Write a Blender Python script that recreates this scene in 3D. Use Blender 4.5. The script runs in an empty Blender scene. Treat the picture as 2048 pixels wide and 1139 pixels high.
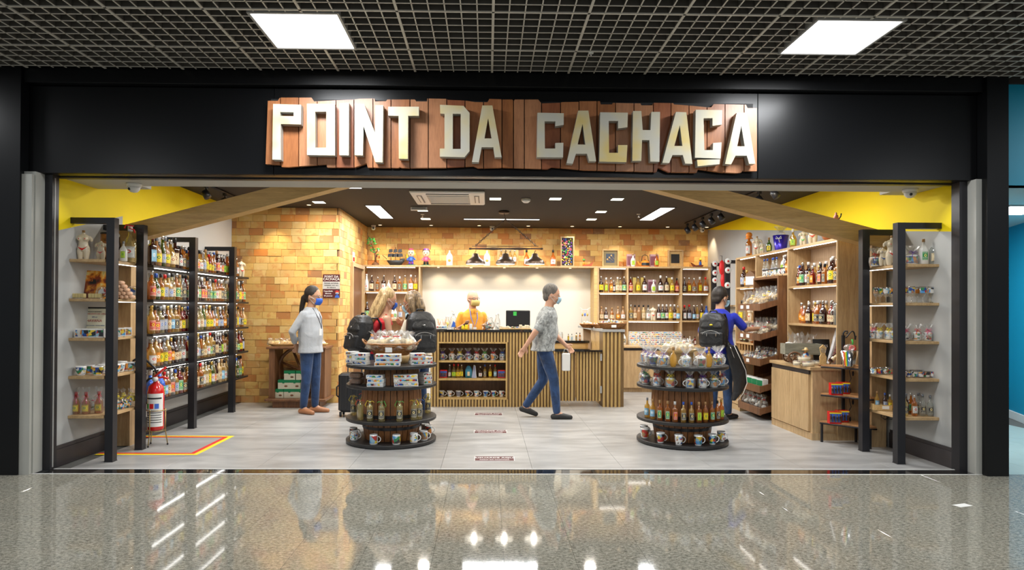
import bpy, bmesh, math, random
from mathutils import Vector, Matrix, Euler
random.seed(7)
C = bpy.context.scene.collection
D = bpy.data
PI = math.pi
R = math.radians
# ------------------------------------------------------------------ camera, world, exposure
EYE = 1.4
FPX, PPX, PPY = 1300.0, 995.0, 606.5
cd = D.cameras.new('camera'); cam = D.objects.new('camera', cd); C.objects.link(cam)
cd.sensor_width = 36; cd.lens = FPX / 2048 * 36
cd.shift_x = 29 / 2048; cd.shift_y = 37 / 2048
cd.clip_start = .05; cd.clip_end = 80
cam.matrix_world = Matrix.Translation((0, 0, EYE)) @ Matrix.Rotation(R(-.9), 4, 'Z') @ Matrix.Rotation(R(90.42), 4, 'X') @ Matrix.Rotation(R(.28), 4, 'Z')
sc = bpy.context.scene
sc.camera = cam
sc.view_settings.view_transform = 'Standard'; sc.view_settings.look = 'None'
sc.view_settings.gamma = 1; sc.view_settings.exposure = 0.0
sc.view_settings.use_curve_mapping = False
sc.cycles.use_denoising = True
sc.cycles.max_bounces = 8; sc.cycles.diffuse_bounces = 3; sc.cycles.glossy_bounces = 3
sc.cycles.transmission_bounces = 4; sc.cycles.transparent_max_bounces = 14
sc.cycles.sample_clamp_indirect = 6; sc.cycles.caustics_reflective = False; sc.cycles.caustics_refractive = False
w = D.worlds.new('mall_ambient'); sc.world = w; w.use_nodes = True
w.node_tree.nodes['Background'].inputs[0].default_value = (.86, .93, 1, 1)
w.node_tree.nodes['Background'].inputs[1].default_value = .30

def area(name, loc, sx, sy, power, col=(1, 1, 1), rot=(0, 0, 0)):
    l = D.lights.new(name, 'AREA'); l.shape = 'RECTANGLE'; l.size = sx; l.size_y = sy; l.energy = power; l.color = col
    o = D.objects.new(name, l); o.location = loc; o.rotation_euler = rot; C.objects.link(o); return o
def spot(name, loc, power, ang, col, rot=(0, 0, 0), blend=.6, rad=.03):
    l = D.lights.new(name, 'SPOT'); l.energy = power; l.spot_size = R(ang); l.color = col; l.spot_blend = blend; l.shadow_soft_size = rad
    o = D.objects.new(name, l); o.location = loc; o.rotation_euler = rot; C.objects.link(o); return o
WARM = (1, .80, .52); NEU = (1, .93, .82); COOL = (.96, .98, 1)
HALL = 3.385; ROOM = 2.865; PAN = 5.55
# the hall's ceiling panels (two in view, the same rows go on behind the camera)
for gx in (-5.3, -1.32, 2.55, 6.4):
    for gy in (4.69, .9, -2.6):
        area('hall_light', (gx, gy, HALL - .03), .56, .56, 50, COOL)
# the shop's recessed ceiling panels
area('shop_light', (-1.65, 9.99, ROOM - .035), .2, 1.3, 42, COOL)
area('shop_light', (2.6, 9.99, ROOM - .035), .2, 1.3, 42, COOL)
area('shop_light', (.23, 10.68, ROOM - .035), 1.2, .1, 34, COOL)
area('shop_light', (-1.65, 7.6, ROOM - .035), .2, 1.1, 42, COOL)
area('shop_light', (2.6, 7.4, ROOM - .035), .2, 1.1, 42, COOL)
DOWN = [(-2.35, 9.08), (-.98, 9.76), (-1.02, 10.69), (.1, 8.69), (.9, 8.65), (1.73, 8.65), (1.71, 9.78), (1.7, 10.61), (-2.35, 7.0), (-.9, 6.9), (.1, 6.8), (.95, 6.8), (3.0, 6.9)]
for x, y in DOWN: area('shop_downlight', (x, y, ROOM - .03), .13, .13, 17, NEU)
for x in (-3.2, -2.55): spot('brick_spot', (x + .1, 9.25, ROOM - .03), 40, 70, WARM, (R(14), 0, 0))
for x in (-1.9, -1.0, -.15, .72, 1.5, 2.35, 3.2, 3.9): spot('back_spot', (x, 11.5, ROOM - .03), 27, 80, WARM, (R(14), 0, 0))
for x, y in ((-3.3, 7.9), (-3.3, 8.5), (3.35, 10.2)): spot('track_beam', (x, y, 2.55), 30, 60, NEU, (0, R(-22 if x < 0 else 22), 0))
spot('track_beam', (-3.0, 6.35, 2.6), 16, 70, NEU, (R(-25), R(-30), 0)); spot('track_beam', (3.3, 6.35, 2.6), 16, 70, NEU, (R(-25), R(30), 0))
area('corridor_light', (5.75, 6.98, 2.47), .55, .55, 45, COOL)
area('corridor_light', (5.3, 8.6, 2.47), .55, .55, 25, COOL)

def ray(px, py):
    v = Vector(((px - PPX) / FPX, -(py - PPY) / FPX, -1)); return cam.matrix_world.to_3x3() @ v
def at_y(px, py, Y): d = ray(px, py); return Vector((0, 0, EYE)) + d * (Y / d.y)
def at_x(px, py, X): d = ray(px, py); return Vector((0, 0, EYE)) + d * (X / d.x)
def at_z(px, py, Z): d = ray(px, py); return Vector((0, 0, EYE)) + d * ((Z - EYE) / d.z)

# ------------------------------------------------------------------ materials
def nt(name):
    m = D.materials.new(name); m.use_nodes = True; t = m.node_tree
    return m, t, t.nodes['Principled BSDF']
def N(t, kind, **kw):
    n = t.nodes.new('ShaderNode' + kind)
    for k, v in kw.items():
        if k[0] == 'i' and k[1:].isdigit(): n.inputs[int(k[1:])].default_value = v
        elif k.startswith('in_'): n.inputs[k[3:]].default_value = v
        else: setattr(n, k, v)
    return n
def rgb(c): return (c[0], c[1], c[2], 1)
def coords(t, scale=(1, 1, 1), rnd=0, src='Object'):
    tc = N(t, 'TexCoord'); mp = N(t, 'Mapping'); mp.inputs['Scale'].default_value = scale
    t.links.new(tc.outputs[src], mp.inputs['Vector'])
    if rnd:
        oi = N(t, 'ObjectInfo'); mu = N(t, 'Math', operation='MULTIPLY', i1=rnd); t.links.new(oi.outputs['Random'], mu.inputs[0])
        t.links.new(mu.outputs[0], mp.inputs['Location'])
    return mp.outputs[0]
def ramp(t, fac, stops, interp='LINEAR'):
    r = N(t, 'ValToRGB'); r.color_ramp.interpolation = interp; e = r.color_ramp.elements
    while len(e) < len(stops): e.new(.5)
    for k, (p, c) in enumerate(stops): e[k].position = p; e[k].color = rgb(c)
    t.links.new(fac, r.inputs[0]); return r.outputs[0]
def mix(t, fac, a, b, mode='MIX'):
    m = N(t, 'MixRGB', blend_type=mode)
    for k, v in ((0, fac), (1, a), (2, b)):
        if isinstance(v, (int, float)): m.inputs[k].default_value = v
        elif isinstance(v, tuple): m.inputs[k].default_value = rgb(v)
        else: t.links.new(v, m.inputs[k])
    return m.outputs[0]
def noise(t, vec, scale, detail=3, rough=.5, dist=0):
    n = N(t, 'TexNoise'); n.inputs['Scale'].default_value = scale; n.inputs['Detail'].default_value = detail
    n.inputs['Roughness'].default_value = rough; n.inputs['Distortion'].default_value = dist
    t.links.new(vec, n.inputs['Vector']); return n.outputs['Fac']
def bump(t, p, h, strength=.3, dist=.01):
    b = N(t, 'Bump'); b.inputs['Strength'].default_value = strength; b.inputs['Distance'].default_value = dist
    t.links.new(h, b.inputs['Height']); t.links.new(b.outputs[0], p.inputs['Normal'])
def M(name, col, rough=.5, metal=0, var=.0, vscale=6, coat=0, spec=.5, sheen=0):
    m, t, p = nt(name); p.inputs['Base Color'].default_value = rgb(col); p.inputs['Roughness'].default_value = rough
    p.inputs['Metallic'].default_value = metal; p.inputs['Coat Weight'].default_value = coat; p.inputs['Specular IOR Level'].default_value = spec
    p.inputs['Sheen Weight'].default_value = sheen
    if var:
        v = coords(t, rnd=9); f = noise(t, v, vscale, 4)
        t.links.new(ramp(t, f, [(.3, tuple(c * (1 - var) for c in col)), (.7, tuple(min(1, c * (1 + var)) for c in col))]), p.inputs['Base Color'])
    return m
def wood(name, a, b, scale=(14, 14, 1.2), rough=.45, contrast=(.35, .65), rnd=20, bumps=.12):
    m, t, p = nt(name); v = coords(t, scale, rnd); f = noise(t, v, 2.2, 6, .62, .6)
    f2 = noise(t, v, 14, 2); col = ramp(t, f, [(contrast[0], a), (contrast[1], b)])
    col = mix(t, .16, col, ramp(t, f2, [(.35, tuple(c * .5 for c in a)), (.6, b)]))
    t.links.new(col, p.inputs['Base Color']); p.inputs['Roughness'].default_value = rough; bump(t, p, f, bumps, .004); return m
def glow(name, col, s):
    m, t, p = nt(name); p.inputs['Base Color'].default_value = rgb((.8, .8, .8)); p.inputs['Emission Color'].default_value = rgb(col)
    p.inputs['Emission Strength'].default_value = s; return m
def tinted(name, col, body=.45, rough=.05, shine=1.0, body_col=None):
    m, t, p = nt(name); t.nodes.remove(p); out = t.nodes['Material Output']
    tr = N(t, 'BsdfTransparent', i0=rgb(col)); di = N(t, 'BsdfDiffuse', i0=rgb(body_col or col)); gl = N(t, 'BsdfGlossy'); gl.inputs['Roughness'].default_value = rough
    tl = N(t, 'BsdfTranslucent', i0=rgb(body_col or col)); a0 = N(t, 'MixShader', i0=.5)
    t.links.new(di.outputs[0], a0.inputs[1]); t.links.new(tl.outputs[0], a0.inputs[2])
    a = N(t, 'MixShader', i0=body); t.links.new(tr.outputs[0], a.inputs[1]); t.links.new(a0.outputs[0], a.inputs[2])
    fr = N(t, 'LayerWeight', i0=.25); mu = N(t, 'Math', operation='MULTIPLY_ADD', i1=.8 * shine, i2=.05 * shine); t.links.new(fr.outputs['Facing'], mu.inputs[0])
    mu.use_clamp = True
    b = N(t, 'MixShader'); t.links.new(mu.outputs[0], b.inputs[0]); t.links.new(a.outputs[0], b.inputs[1]); t.links.new(gl.outputs[0], b.inputs[2])
    t.links.new(b.outputs[0], out.inputs[0]); return m

OAK = wood('oak_panel', (.43, .275, .13), (.62, .43, .225))
OAKX = wood('oak_shelf', (.43, .27, .12), (.60, .41, .21), scale=(14, 1.2, 14))
OAKB = wood('oak_beam', (.50, .30, .11), (.72, .49, .20), scale=(1.0, 14, 14), contrast=(.3, .7))
SLAT = wood('golden_slat', (.38, .235, .07), (.58, .39, .15), scale=(16, 16, 1.0))
GAP = wood('groove_back', (.15, .085, .028), (.22, .13, .05))
PALE = wood('pale_back_panel', (.62, .44, .28), (.74, .57, .40), scale=(20, 20, 1.2), rough=.6)
WALNUT = wood('walnut', (.09, .035, .012), (.23, .10, .035), contrast=(.3, .7))
RUSTIC = wood('rustic_brown_wood', (.12, .05, .02), (.25, .11, .045))
STAVE = wood('old_stave', (.09, .035, .012), (.42, .17, .05), scale=(10, 10, 1.6), contrast=(.25, .75), rough=.5, bumps=.35)
SIGNWOOD = wood('printed_sign_wood', (.30, .085, .03), (.62, .24, .085), scale=(6, 6, .9), contrast=(.25, .75), rough=.4)
BLACKM = M('black_satin_metal', (.018, .018, .022), .38, .2)
BLACKW = M('black_board', (.022, .021, .021), .42, 0, .2, 12)
FASCIA = M('black_gloss_panel', (.004, .0043, .005), .30, 0, spec=.32)
GREYW = M('grey_wall_paint', (.47, .475, .46), .85)
WHITEW = M('white_wall_paint', (.72, .71, .68), .8)
CREAMW = M('cream_recess_paint', (.66, .64, .58), .8)
JAMB = M('jamb_grey_paint', (.42, .42, .385), .75, 0, .06, 3)
YELLOW = M('yellow_wall_paint', (1.0, .76, .0), .7)
SOFF = M('soffit_paint', (.50, .49, .45), .8)
DARKC = M('dark_brown_ceiling', (.024, .017, .013), .8)
BASEB = M('dark_baseboard', (.035, .030, .032), .4)
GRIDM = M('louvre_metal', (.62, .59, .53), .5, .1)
GRIDSHADE = M('louvre_side_shade', (.10, .092, .082), .6)  # shade on the louvre bars' sides, put into the colour; bottom caps stay bright
PLENUM = M('dark_plenum', (.03, .027, .024), .9)
WHITEP = M('white_plastic', (.75, .74, .71), .35)
GREYP = M('grey_plastic', (.35, .35, .34), .4)
BLACKP = M('black_plastic', (.012, .012, .014), .35)
CHROME = M('chrome', (.7, .7, .7), .15, 1)
BRASS = M('dull_brass_wire', (.45, .33, .13), .3, .9)
BRONZE = M('bronze_lamp', (.085, .055, .038), .35, .6)
RED = M('red_enamel', (.62, .01, .008), .22, coat=.5)
WHITE = M('white_glaze', (.80, .79, .76), .2, coat=.3)
PAPER = M('white_paper', (.80, .80, .77), .7)
CREAM = M('cream_ceramic', (.72, .62, .45), .18, coat=.5)
INK = M('black_ink', (.01, .01, .01), .6)
INKB = M('blue_ink', (.02, .08, .3), .6)
INKR = M('red_ink', (.5, .03, .02), .6)
INKO = M('orange_ink', (.9, .25, .02), .5)
PANELL = glow('light_panel', (1, 1, 1), 3.2)
STRIP = glow('led_strip', (1, .98, .93), 9)
SPOTE = glow('downlight_face', (1, .97, .78), 5)
WARME = glow('warm_spot_face', (1, .75, .45), 2.5)
BULB = glow('bulb', (1, .9, .75), 25)
BLUEW = M('blue_wall_paint', (.0, .26, .42), .6)
BLUEF = M('bright_blue_fascia', (.0, .33, .52), .5)
TEALC = M('pale_grey_ceiling', (.50, .56, .55), .7)
TEALF = M('pale_teal_tile', (.42, .54, .51), .35, 0, .05, 4)

def brick_mat():
    m, t, p = nt('clay_brick'); oi = N(t, 'ObjectInfo'); v = coords(t, (1, 1, 1), 30)
    base = ramp(t, oi.outputs['Random'], [(0, (.62, .37, .11)), (.18, (.74, .50, .16)), (.36, (.52, .27, .08)), (.5, (.76, .55, .22)), (.66, (.62, .34, .09)), (.8, (.74, .46, .15)), (.9, (.32, .17, .08)), (1, (.64, .25, .05))], 'LINEAR')
    f = noise(t, v, 7, 4, .6, .5); f2 = noise(t, v, 60, 3)
    c = mix(t, ramp(t, f, [(.52, (0, 0, 0)), (.68, (.75, .75, .75))]), base, (.58, .22, .06))
    c = mix(t, ramp(t, f, [(.25, (.5, .5, .5)), (.4, (0, 0, 0))]), c, (.80, .62, .34))
    t.links.new(c, p.inputs['Base Color']); p.inputs['Roughness'].default_value = .75; bump(t, p, f2, .25, .004); return m
BRICK = brick_mat()
MORTAR = M('mortar', (.16, .10, .055), .9)

def granite():
    m, t, p = nt('polished_granite'); g = N(t, 'NewGeometry'); oi = N(t, 'ObjectInfo')
    mp = N(t, 'Mapping'); mp.inputs['Scale'].default_value = (1, 1.6, 1); t.links.new(g.outputs['Position'], mp.inputs['Vector'])
    v = mp.outputs[0]
    a = noise(t, v, 38, 6, .82); b = noise(t, v, 2.2, 3, .6, 1.0); c = noise(t, v, 190, 2, .6)
    col = ramp(t, a, [(.38, (.02, .02, .018)), (.455, (.17, .165, .135)), (.53, (.34, .325, .265)), (.63, (.58, .56, .48))])
    col = mix(t, .22, col, ramp(t, b, [(.3, (.20, .21, .17)), (.7, (.36, .32, .235))]))
    col = mix(t, .25, col, ramp(t, c, [(.42, (.02, .02, .02)), (.56, (.5, .48, .40))]))
    k = N(t, 'MapRange', i3=.97, i4=1.03); t.links.new(oi.outputs['Random'], k.inputs[0]); h = N(t, 'HueSaturation'); t.links.new(k.outputs[0], h.inputs['Value']); t.links.new(col, h.inputs['Color'])
    t.links.new(h.outputs[0], p.inputs['Base Color']); p.inputs['Roughness'].default_value = .05
    p.inputs['IOR'].default_value = 1.6; return m
GRAN = granite()
BGRAN = M('black_granite', (.012, .012, .012), .07, 0, .5, 60, coat=.5)
def shopfloor():
    m, t, p = nt('grey_vinyl_floor'); g = N(t, 'NewGeometry'); oi = N(t, 'ObjectInfo')
    mp = N(t, 'Mapping'); mp.inputs['Scale'].default_value = (.8, 2.6, 1); t.links.new(g.outputs['Position'], mp.inputs['Vector'])
    a = noise(t, mp.outputs[0], 2.4, 5, .55, .4)
    col = ramp(t, a, [(.3, (.29, .288, .28)), (.5, (.38, .377, .37)), (.7, (.48, .475, .46))])
    k = N(t, 'MapRange', i3=.96, i4=1.04); t.links.new(oi.outputs['Random'], k.inputs[0]); h = N(t, 'HueSaturation'); t.links.new(k.outputs[0], h.inputs['Value']); t.links.new(col, h.inputs['Color'])
    t.links.new(h.outputs[0], p.inputs['Base Color']); p.inputs['Roughness'].default_value = .3; return m
VINYL = shopfloor()
GROUT = M('dark_joint', (.12, .12, .11), .8)

# ------------------------------------------------------------------ mesh builder
class MB:
    def __init__(s): s.v = []; s.f = []; s.mi = []; s.uv = {}; s.sm = []
    def add(s, vs, fs, mi=0, smooth=False, T=None, uvs=None):
        b = len(s.v)
        for q in vs:
            q = Vector(q); s.v.append(T @ q if T else q)
        for k, f in enumerate(fs):
            if uvs: s.uv[len(s.f)] = uvs[k]
            s.f.append([b + i for i in f]); s.mi.append(mi); s.sm.append(smooth)
        return s
    def box(s, x0, x1, y0, y1, z0, z1, mi=0, T=None):
        return s.add([(x0, y0, z0), (x1, y0, z0), (x1, y1, z0), (x0, y1, z0), (x0, y0, z1), (x1, y0, z1), (x1, y1, z1), (x0, y1, z1)],
                     [(0, 3, 2, 1), (4, 5, 6, 7), (0, 1, 5, 4), (1, 2, 6, 5), (2, 3, 7, 6), (3, 0, 4, 7)], mi, False, T)
    def bbox(s, x0, x1, y0, y1, z0, z1, b=.01, mi=0, T=None):  # chamfered box: frames in z with inset corners
        P = []
        for z, i in ((z0, b), (z0 + b, 0), (z1 - b, 0), (z1, b)):
            for (a, c) in ((x0 + i + b, y0 + i), (x1 - i - b, y0 + i), (x1 - i, y0 + i + b), (x1 - i, y1 - i - b), (x1 - i - b, y1 - i), (x0 + i + b, y1 - i), (x0 + i, y1 - i - b), (x0 + i, y0 + i + b)): P.append((a, c, z))
        F = [tuple(range(7, -1, -1)), tuple(range(24, 32))]
        for r in range(3):
            for k in range(8): F.append((r * 8 + k, r * 8 + (k + 1) % 8, r * 8 + 8 + (k + 1) % 8, r * 8 + 8 + k))
        return s.add(P, F, mi, False, T)
    def lathe(s, prof, n=16, cx=0, cy=0, mi=0, smooth=True, cap=True, T=None, sy=1, a0=0, a1=2 * PI):
        full = abs(a1 - a0 - 2 * PI) < 1e-6; m = n if full else n + 1; P = []; F = []
        for r, z in prof:
            for k in range(m):
                a = a0 + (a1 - a0) * k / n; P.append((cx + r * math.cos(a), cy + r * sy * math.sin(a), z))
        for j in range(len(prof) - 1):
            for k in range(n):
                k2 = (k + 1) % m; F.append((j * m + k, j * m + k2, (j + 1) * m + k2, (j + 1) * m + k))
        if cap and full:
            if prof[0][0] > 1e-5: F.append(tuple(range(m - 1, -1, -1)))
            if prof[-1][0] > 1e-5: F.append(tuple(range((len(prof) - 1) * m, len(prof) * m)))
        return s.add(P, F, mi, smooth, T)
    def tube(s, pts, r, n=8, mi=0, closed=False, flat=1.0, smooth=True):
        pts = [Vector(p) for p in pts]; m = len(pts); rs = r if isinstance(r, (list, tuple)) else [r] * m; P = []; F = []
        up = Vector((0, 0, 1)); prev = None
        for i, p in enumerate(pts):
            a = pts[(i - 1) % m] if (i or closed) else p; b = pts[(i + 1) % m] if (i < m - 1 or closed) else p
            t = (b - a).normalized() if (b - a).length > 1e-9 else Vector((0, 0, 1))
            if prev is None:
                ref = up if abs(t.dot(up)) < .95 else Vector((1, 0, 0)); x = t.cross(ref).normalized()
            else:
                x = (prev - t * prev.dot(t)); x = x.normalized() if x.length > 1e-6 else t.orthogonal().normalized()
            prev = x; y = t.cross(x)
            for k in range(n):
                an = 2 * PI * k / n; P.append(p + x * math.cos(an) * rs[i] + y * math.sin(an) * rs[i] * flat)
        for i in range(m if closed else m - 1):
            j = (i + 1) % m
            for k in range(n): F.append((i * n + k, i * n + (k + 1) % n, j * n + (k + 1) % n, j * n + k))
        if not closed: F += [tuple(range(n - 1, -1, -1)), tuple(range((m - 1) * n, m * n))]
        return s.add(P, F, mi, smooth)
    def prism(s, poly, y0, y1, mi=0, T=None):  # polygon in x,z extruded along y
        n = len(poly); P = [(a, y0, b) for a, b in poly] + [(a, y1, b) for a, b in poly]
        F = [tuple(range(n)), tuple(range(2 * n - 1, n - 1, -1))] + [(k, k + n, (k + 1) % n + n, (k + 1) % n) for k in range(n)]
        return s.add(P, F, mi, False, T)
    def slab(s, poly, z0, z1, mi=0, T=None):  # polygon in x,y extruded along z
        n = len(poly); P = [(a, b, z0) for a, b in poly] + [(a, b, z1) for a, b in poly]
        F = [tuple(range(n - 1, -1, -1)), tuple(range(n, 2 * n))] + [(k, (k + 1) % n, (k + 1) % n + n, k + n) for k in range(n)]
        return s.add(P, F, mi, False, T)
    def ball(s, c, r, n=10, mi=0, T=None, sx=1, sy=1, sz=1):
        P = []; F = []; m = n // 2
        for j in range(1, m):
            for k in range(n):
                a = PI * j / m; b = 2 * PI * k / n
                P.append((c[0] + r * sx * math.sin(a) * math.cos(b), c[1] + r * sy * math.sin(a) * math.sin(b), c[2] + r * sz * math.cos(a)))
        P += [(c[0], c[1], c[2] + r * sz), (c[0], c[1], c[2] - r * sz)]; t = len(P) - 2
        for j in range(m - 2):
            for k in range(n): F.append((j * n + k, (j + 1) * n + k, (j + 1) * n + (k + 1) % n, j * n + (k + 1) % n))
        for k in range(n): F.append((t, k, (k + 1) % n)); F.append((t + 1, (m - 2) * n + (k + 1) % n, (m - 2) * n + k))
        return s.add(P, F, mi, True, T)
    def mesh(s, name, mats):
        me = D.meshes.new(name); me.from_pydata(s.v, [], s.f)
        for m in (mats if isinstance(mats, (list, tuple)) else [mats]): me.materials.append(m)
        me.polygons.foreach_set('material_index', s.mi); me.polygons.foreach_set('use_smooth', s.sm)
        if s.uv:
            ul = me.uv_layers.new(name='UVMap')
            for k, uvs in s.uv.items():
                for li, u in zip(me.polygons[k].loop_indices, uvs): ul.data[li].uv = u
        me.update(); return me
    def build(s, name, mats, parent=None, loc=None): return link(name, s.mesh(name, mats), parent, loc)
def link(name, me, parent=None, loc=None, rot=None, scale=None):
    o = D.objects.new(name, me); C.objects.link(o)
    if parent: o.parent = parent
    if loc is not None: o.location = loc
    if rot is not None: o.rotation_euler = rot
    if scale is not None: o.scale = (scale,) * 3 if isinstance(scale, (int, float)) else scale
    return o
def tag(o, label=None, cat=None, group=None, kind=None):
    if label: o['label'] = label
    if cat: o['category'] = cat
    if group: o['group'] = group
    if kind: o['kind'] = kind
    return o
def thing(name, label, cat, loc=(0, 0, 0), rz=0, group=None):
    o = D.objects.new(name, None); C.objects.link(o); o.location = loc; o.rotation_euler = (0, 0, rz); o.empty_display_size = .1
    return tag(o, label, cat, group)
def struct(name, mb, mats, label=None, parent=None):
    o = mb.build(name, mats, parent)
    if not parent: tag(o, label or name.replace('_', ' ') + ' of the shop front', name.split('_')[0], kind='structure')
    return o
def box(x0, x1, y0, y1, z0, z1): return MB().box(x0, x1, y0, y1, z0, z1)
def dup(root, loc, rz=0, label=None, group=None, scale=None):
    r = root.copy(); C.objects.link(r); r.location = loc; r.rotation_euler = (0, 0, rz)
    if scale: r.scale = (scale,) * 3
    if label: r['label'] = label
    if group: r['group'] = group
    for ch in list(root.children):
        c = ch.copy(); C.objects.link(c); c.parent = r
        for g in list(ch.children): d = g.copy(); C.objects.link(d); d.parent = c
    return r
def text_mesh(s, size, mat, extrude=.0006, align='CENTER', spacing=1.0, bold=0.0):
    cu = D.curves.new('lettering', 'FONT'); cu.body = s; cu.size = size; cu.extrude = extrude; cu.align_x = align; cu.align_y = 'CENTER'; cu.space_character = spacing; cu.offset = bold
    cu.resolution_u = 2
    o = D.objects.new('lettering', cu); C.objects.link(o); dg = bpy.context.evaluated_depsgraph_get(); me = D.meshes.new_from_object(o.evaluated_get(dg))
    D.objects.remove(o); me.materials.clear(); me.materials.append(mat); return me
ONES = 'first second third fourth fifth sixth seventh eighth ninth tenth eleventh twelfth thirteenth fourteenth fifteenth sixteenth seventeenth eighteenth nineteenth'.split()
def nth(k):
    k += 1
    if k < 20: return ONES[k - 1]
    t = {2: 'twent', 3: 'thirt', 4: 'fort', 5: 'fift', 6: 'sixt'}[k // 10]
    return t + 'ieth' if k % 10 == 0 else t + 'y-' + ONES[k % 10 - 1]
# ------------------------------------------------------------------ the setting: hall floor
LX, RX = -3.76, 4.15        # shop side walls
hf = struct('floor', box(-9, 9, -4, 5.5, -.06, -.012), GROUT, 'polished grey granite floor of the hall')
tile = MB().bbox(-.1994, .1994, -.1994, .1994, -.02, 0, .0005).mesh('tile', GRAN)
for i in range(-13, 18):
    for j in range(7): link('tile', tile, hf, (-.1 + i * .4, 5.305 - j * .4, 0))
struct('far_granite', box(-9, 9, -4, 2.705, -.011, -.0005), GRAN, parent=hf)
th = struct('floor_threshold', box(-3.72, 4.2, 5.5, 5.665, -.03, .001), BGRAN, 'black granite threshold strip across the shop entrance')
struct('edge_strip', box(-3.72, 4.2, 5.655, 5.672, -.01, .004), WHITEP, parent=th)
struct('edge_strip', box(-3.93, 4.4, 5.494, 5.504, -.01, .003), PAPER, parent=th)
sf = struct('floor_shop', box(-3.9, 4.4, 5.66, 12.3, -.06, -.006), GROUT, 'light grey vinyl tiled floor inside the shop')
vt = MB().bbox(-.399, .399, -.399, .399, -.02, 0, .0008).mesh('tile', VINYL)
for i in range(-4, 6):
    for j in range(8): link('tile', vt, sf, (.0 + i * .8 - .2 * 0, 6.07 + j * .8, 0))

# hall ceiling: egg-crate louvre
hc = struct('ceiling', box(-9, 9, -6, 5.6, HALL + .5, HALL + .55), PLENUM, 'dark hall ceiling void above the open metal louvre grid')
PX0 = -1.625 - .6 * 6
lights = [(-1.32, 4.69), (2.55, 4.69)]
def seg(me_name, x0, x1, y0, y1, h): MB().box(x0, x1, y0, y1, HALL - (.004 if h else 0), HALL + .004).box(x0 + .001, x1 - .001, y0 + .001, y1 - .001, HALL + .004, HALL + .05, 1).build('runner' if h else 'slat', [GRIDM, GRIDSHADE], hc)
def cut_runs(fixed, lo, hi, half, axis):
    runs = [(lo, hi)]
    for lx, ly in lights:
        a, b = (lx, ly) if axis == 'y' else (ly, lx)
        if abs(fixed - a) < .3:
            new = []
            for r0, r1 in runs:
                if r0 < b - .3 < r1 or r0 < b + .3 < r1: new += [(r0, b - .31), (b + .31, r1)]
                else: new.append((r0, r1))
            runs = new
    return runs
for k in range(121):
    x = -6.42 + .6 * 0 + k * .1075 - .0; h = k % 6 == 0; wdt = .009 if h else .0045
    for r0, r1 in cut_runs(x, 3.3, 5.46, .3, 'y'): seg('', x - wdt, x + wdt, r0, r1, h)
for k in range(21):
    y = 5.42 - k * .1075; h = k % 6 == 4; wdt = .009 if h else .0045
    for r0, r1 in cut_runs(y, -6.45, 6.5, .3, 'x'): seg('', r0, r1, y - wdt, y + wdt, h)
for n, (x, y) in enumerate(lights):
    t = thing('ceiling_panel_light', ['square white light panel in louvre ceiling above the word POINT', 'square white light panel in louvre ceiling above the word CACHACA'][n], 'ceiling light', (x, y, HALL), group='square hall light panels')
    MB().box(-.31, .31, -.31, -.293, -.008, .06).box(-.31, .31, .293, .31, -.008, .06).box(-.31, -.293, -.293, .293, -.008, .06).box(.293, .31, -.293, .293, -.008, .06).build('frame', GREYP, t)
    box(-.293, .293, -.293, .293, .0, .012).build('diffuser', PANELL, t)
for k, (x, y, ln) in enumerate(((-2.9, 4.6, 2.6), (3.9, 4.9, 1.8), (.6, 4.1, 2.2))):
    MB().tube([(x - ln / 2, y, HALL + .3), (x + ln / 2, y + .3, HALL + .32)], .05, 8).build('conduit', PLENUM, hc)
t = thing('sprinkler_head', 'small white sprinkler poking through the louvre ceiling above the sign', 'sprinkler', tuple(at_z(1182, 104, HALL)))
MB().lathe([(.02, -.012), (.02, .01), (.012, .03)], 10).build('body', WHITEP, t); MB().lathe([(.006, -.03), (.006, -.01)], 8).build('deflector', CHROME, t)

# facade: pillars, fascia, jambs
struct('wall_left', box(-9, -3.885, 5.45, 6.1, 0, HALL), FASCIA, 'black glossy wall beside the entrance, next to the yellow display')
pr = struct('wall_right', box(4.235, 4.42, 5.44, 5.9, 0, HALL), FASCIA, 'black glossy pillar between the shop and the blue corridor')
fa = struct('beam_fascia', box(-3.885, 4.235, 5.58, 5.76, 2.525, HALL), FASCIA, 'long black fascia over the shop entrance that carries the sign')
xs = [-3.885, -1.883 + .0, 2.63, 4.235]
xs[1] = at_y(548, 260, 5.56).x; xs[2] = at_y(1515, 260, 5.56).x
for a, b in zip(xs, xs[1:]): MB().bbox(a + .002, b - .002, 5.555, 5.585, 2.527, 3.262, .002).build('panel', FASCIA, fa)
MB().bbox(-3.885, 4.235, 5.475, 5.585, 3.268, HALL + .005, .003).build('top_band', FASCIA, fa)
struct('soffit', box(-3.80, 4.2, 5.76, 6.15, 2.53, 2.90), SOFF, parent=fa)
struct('soffit_track', box(-3.75, 4.15, 5.70, 5.765, 2.515, 2.53), BLACKM, parent=fa)
t1 = struct('trim_1', MB().box(-3.94, -3.79, 5.5, 5.62, 0, 2.527).box(-3.94, -3.8, 5.47, 5.5, 0, 2.5), JAMB, 'grey painted jamb beside the yellow end of the entrance')
t2 = struct('trim_2', box(-3.815, -3.725, 5.615, 5.70, 0, 2.527), BLACKM, 'black shutter guide post beside the fire extinguisher side')
MB().box(-3.725, -3.722, 5.64, 5.655, .02, 2.5).build('guide_slot', GREYP, t2)
t3 = struct('trim_3', MB().box(4.185, 4.25, 5.5, 5.62, 0, 2.527), JAMB, 'grey painted jamb beside the blue corridor')
struct('trim_4', box(4.115, 4.185, 5.60, 5.70, 0, 2.527), BLACKM, 'black shutter guide post beside the glassware shelves')
struct('upper_wall', box(-9, 9, 5.6, 5.75, HALL + .001, HALL + .5), PLENUM, parent=fa)
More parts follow.
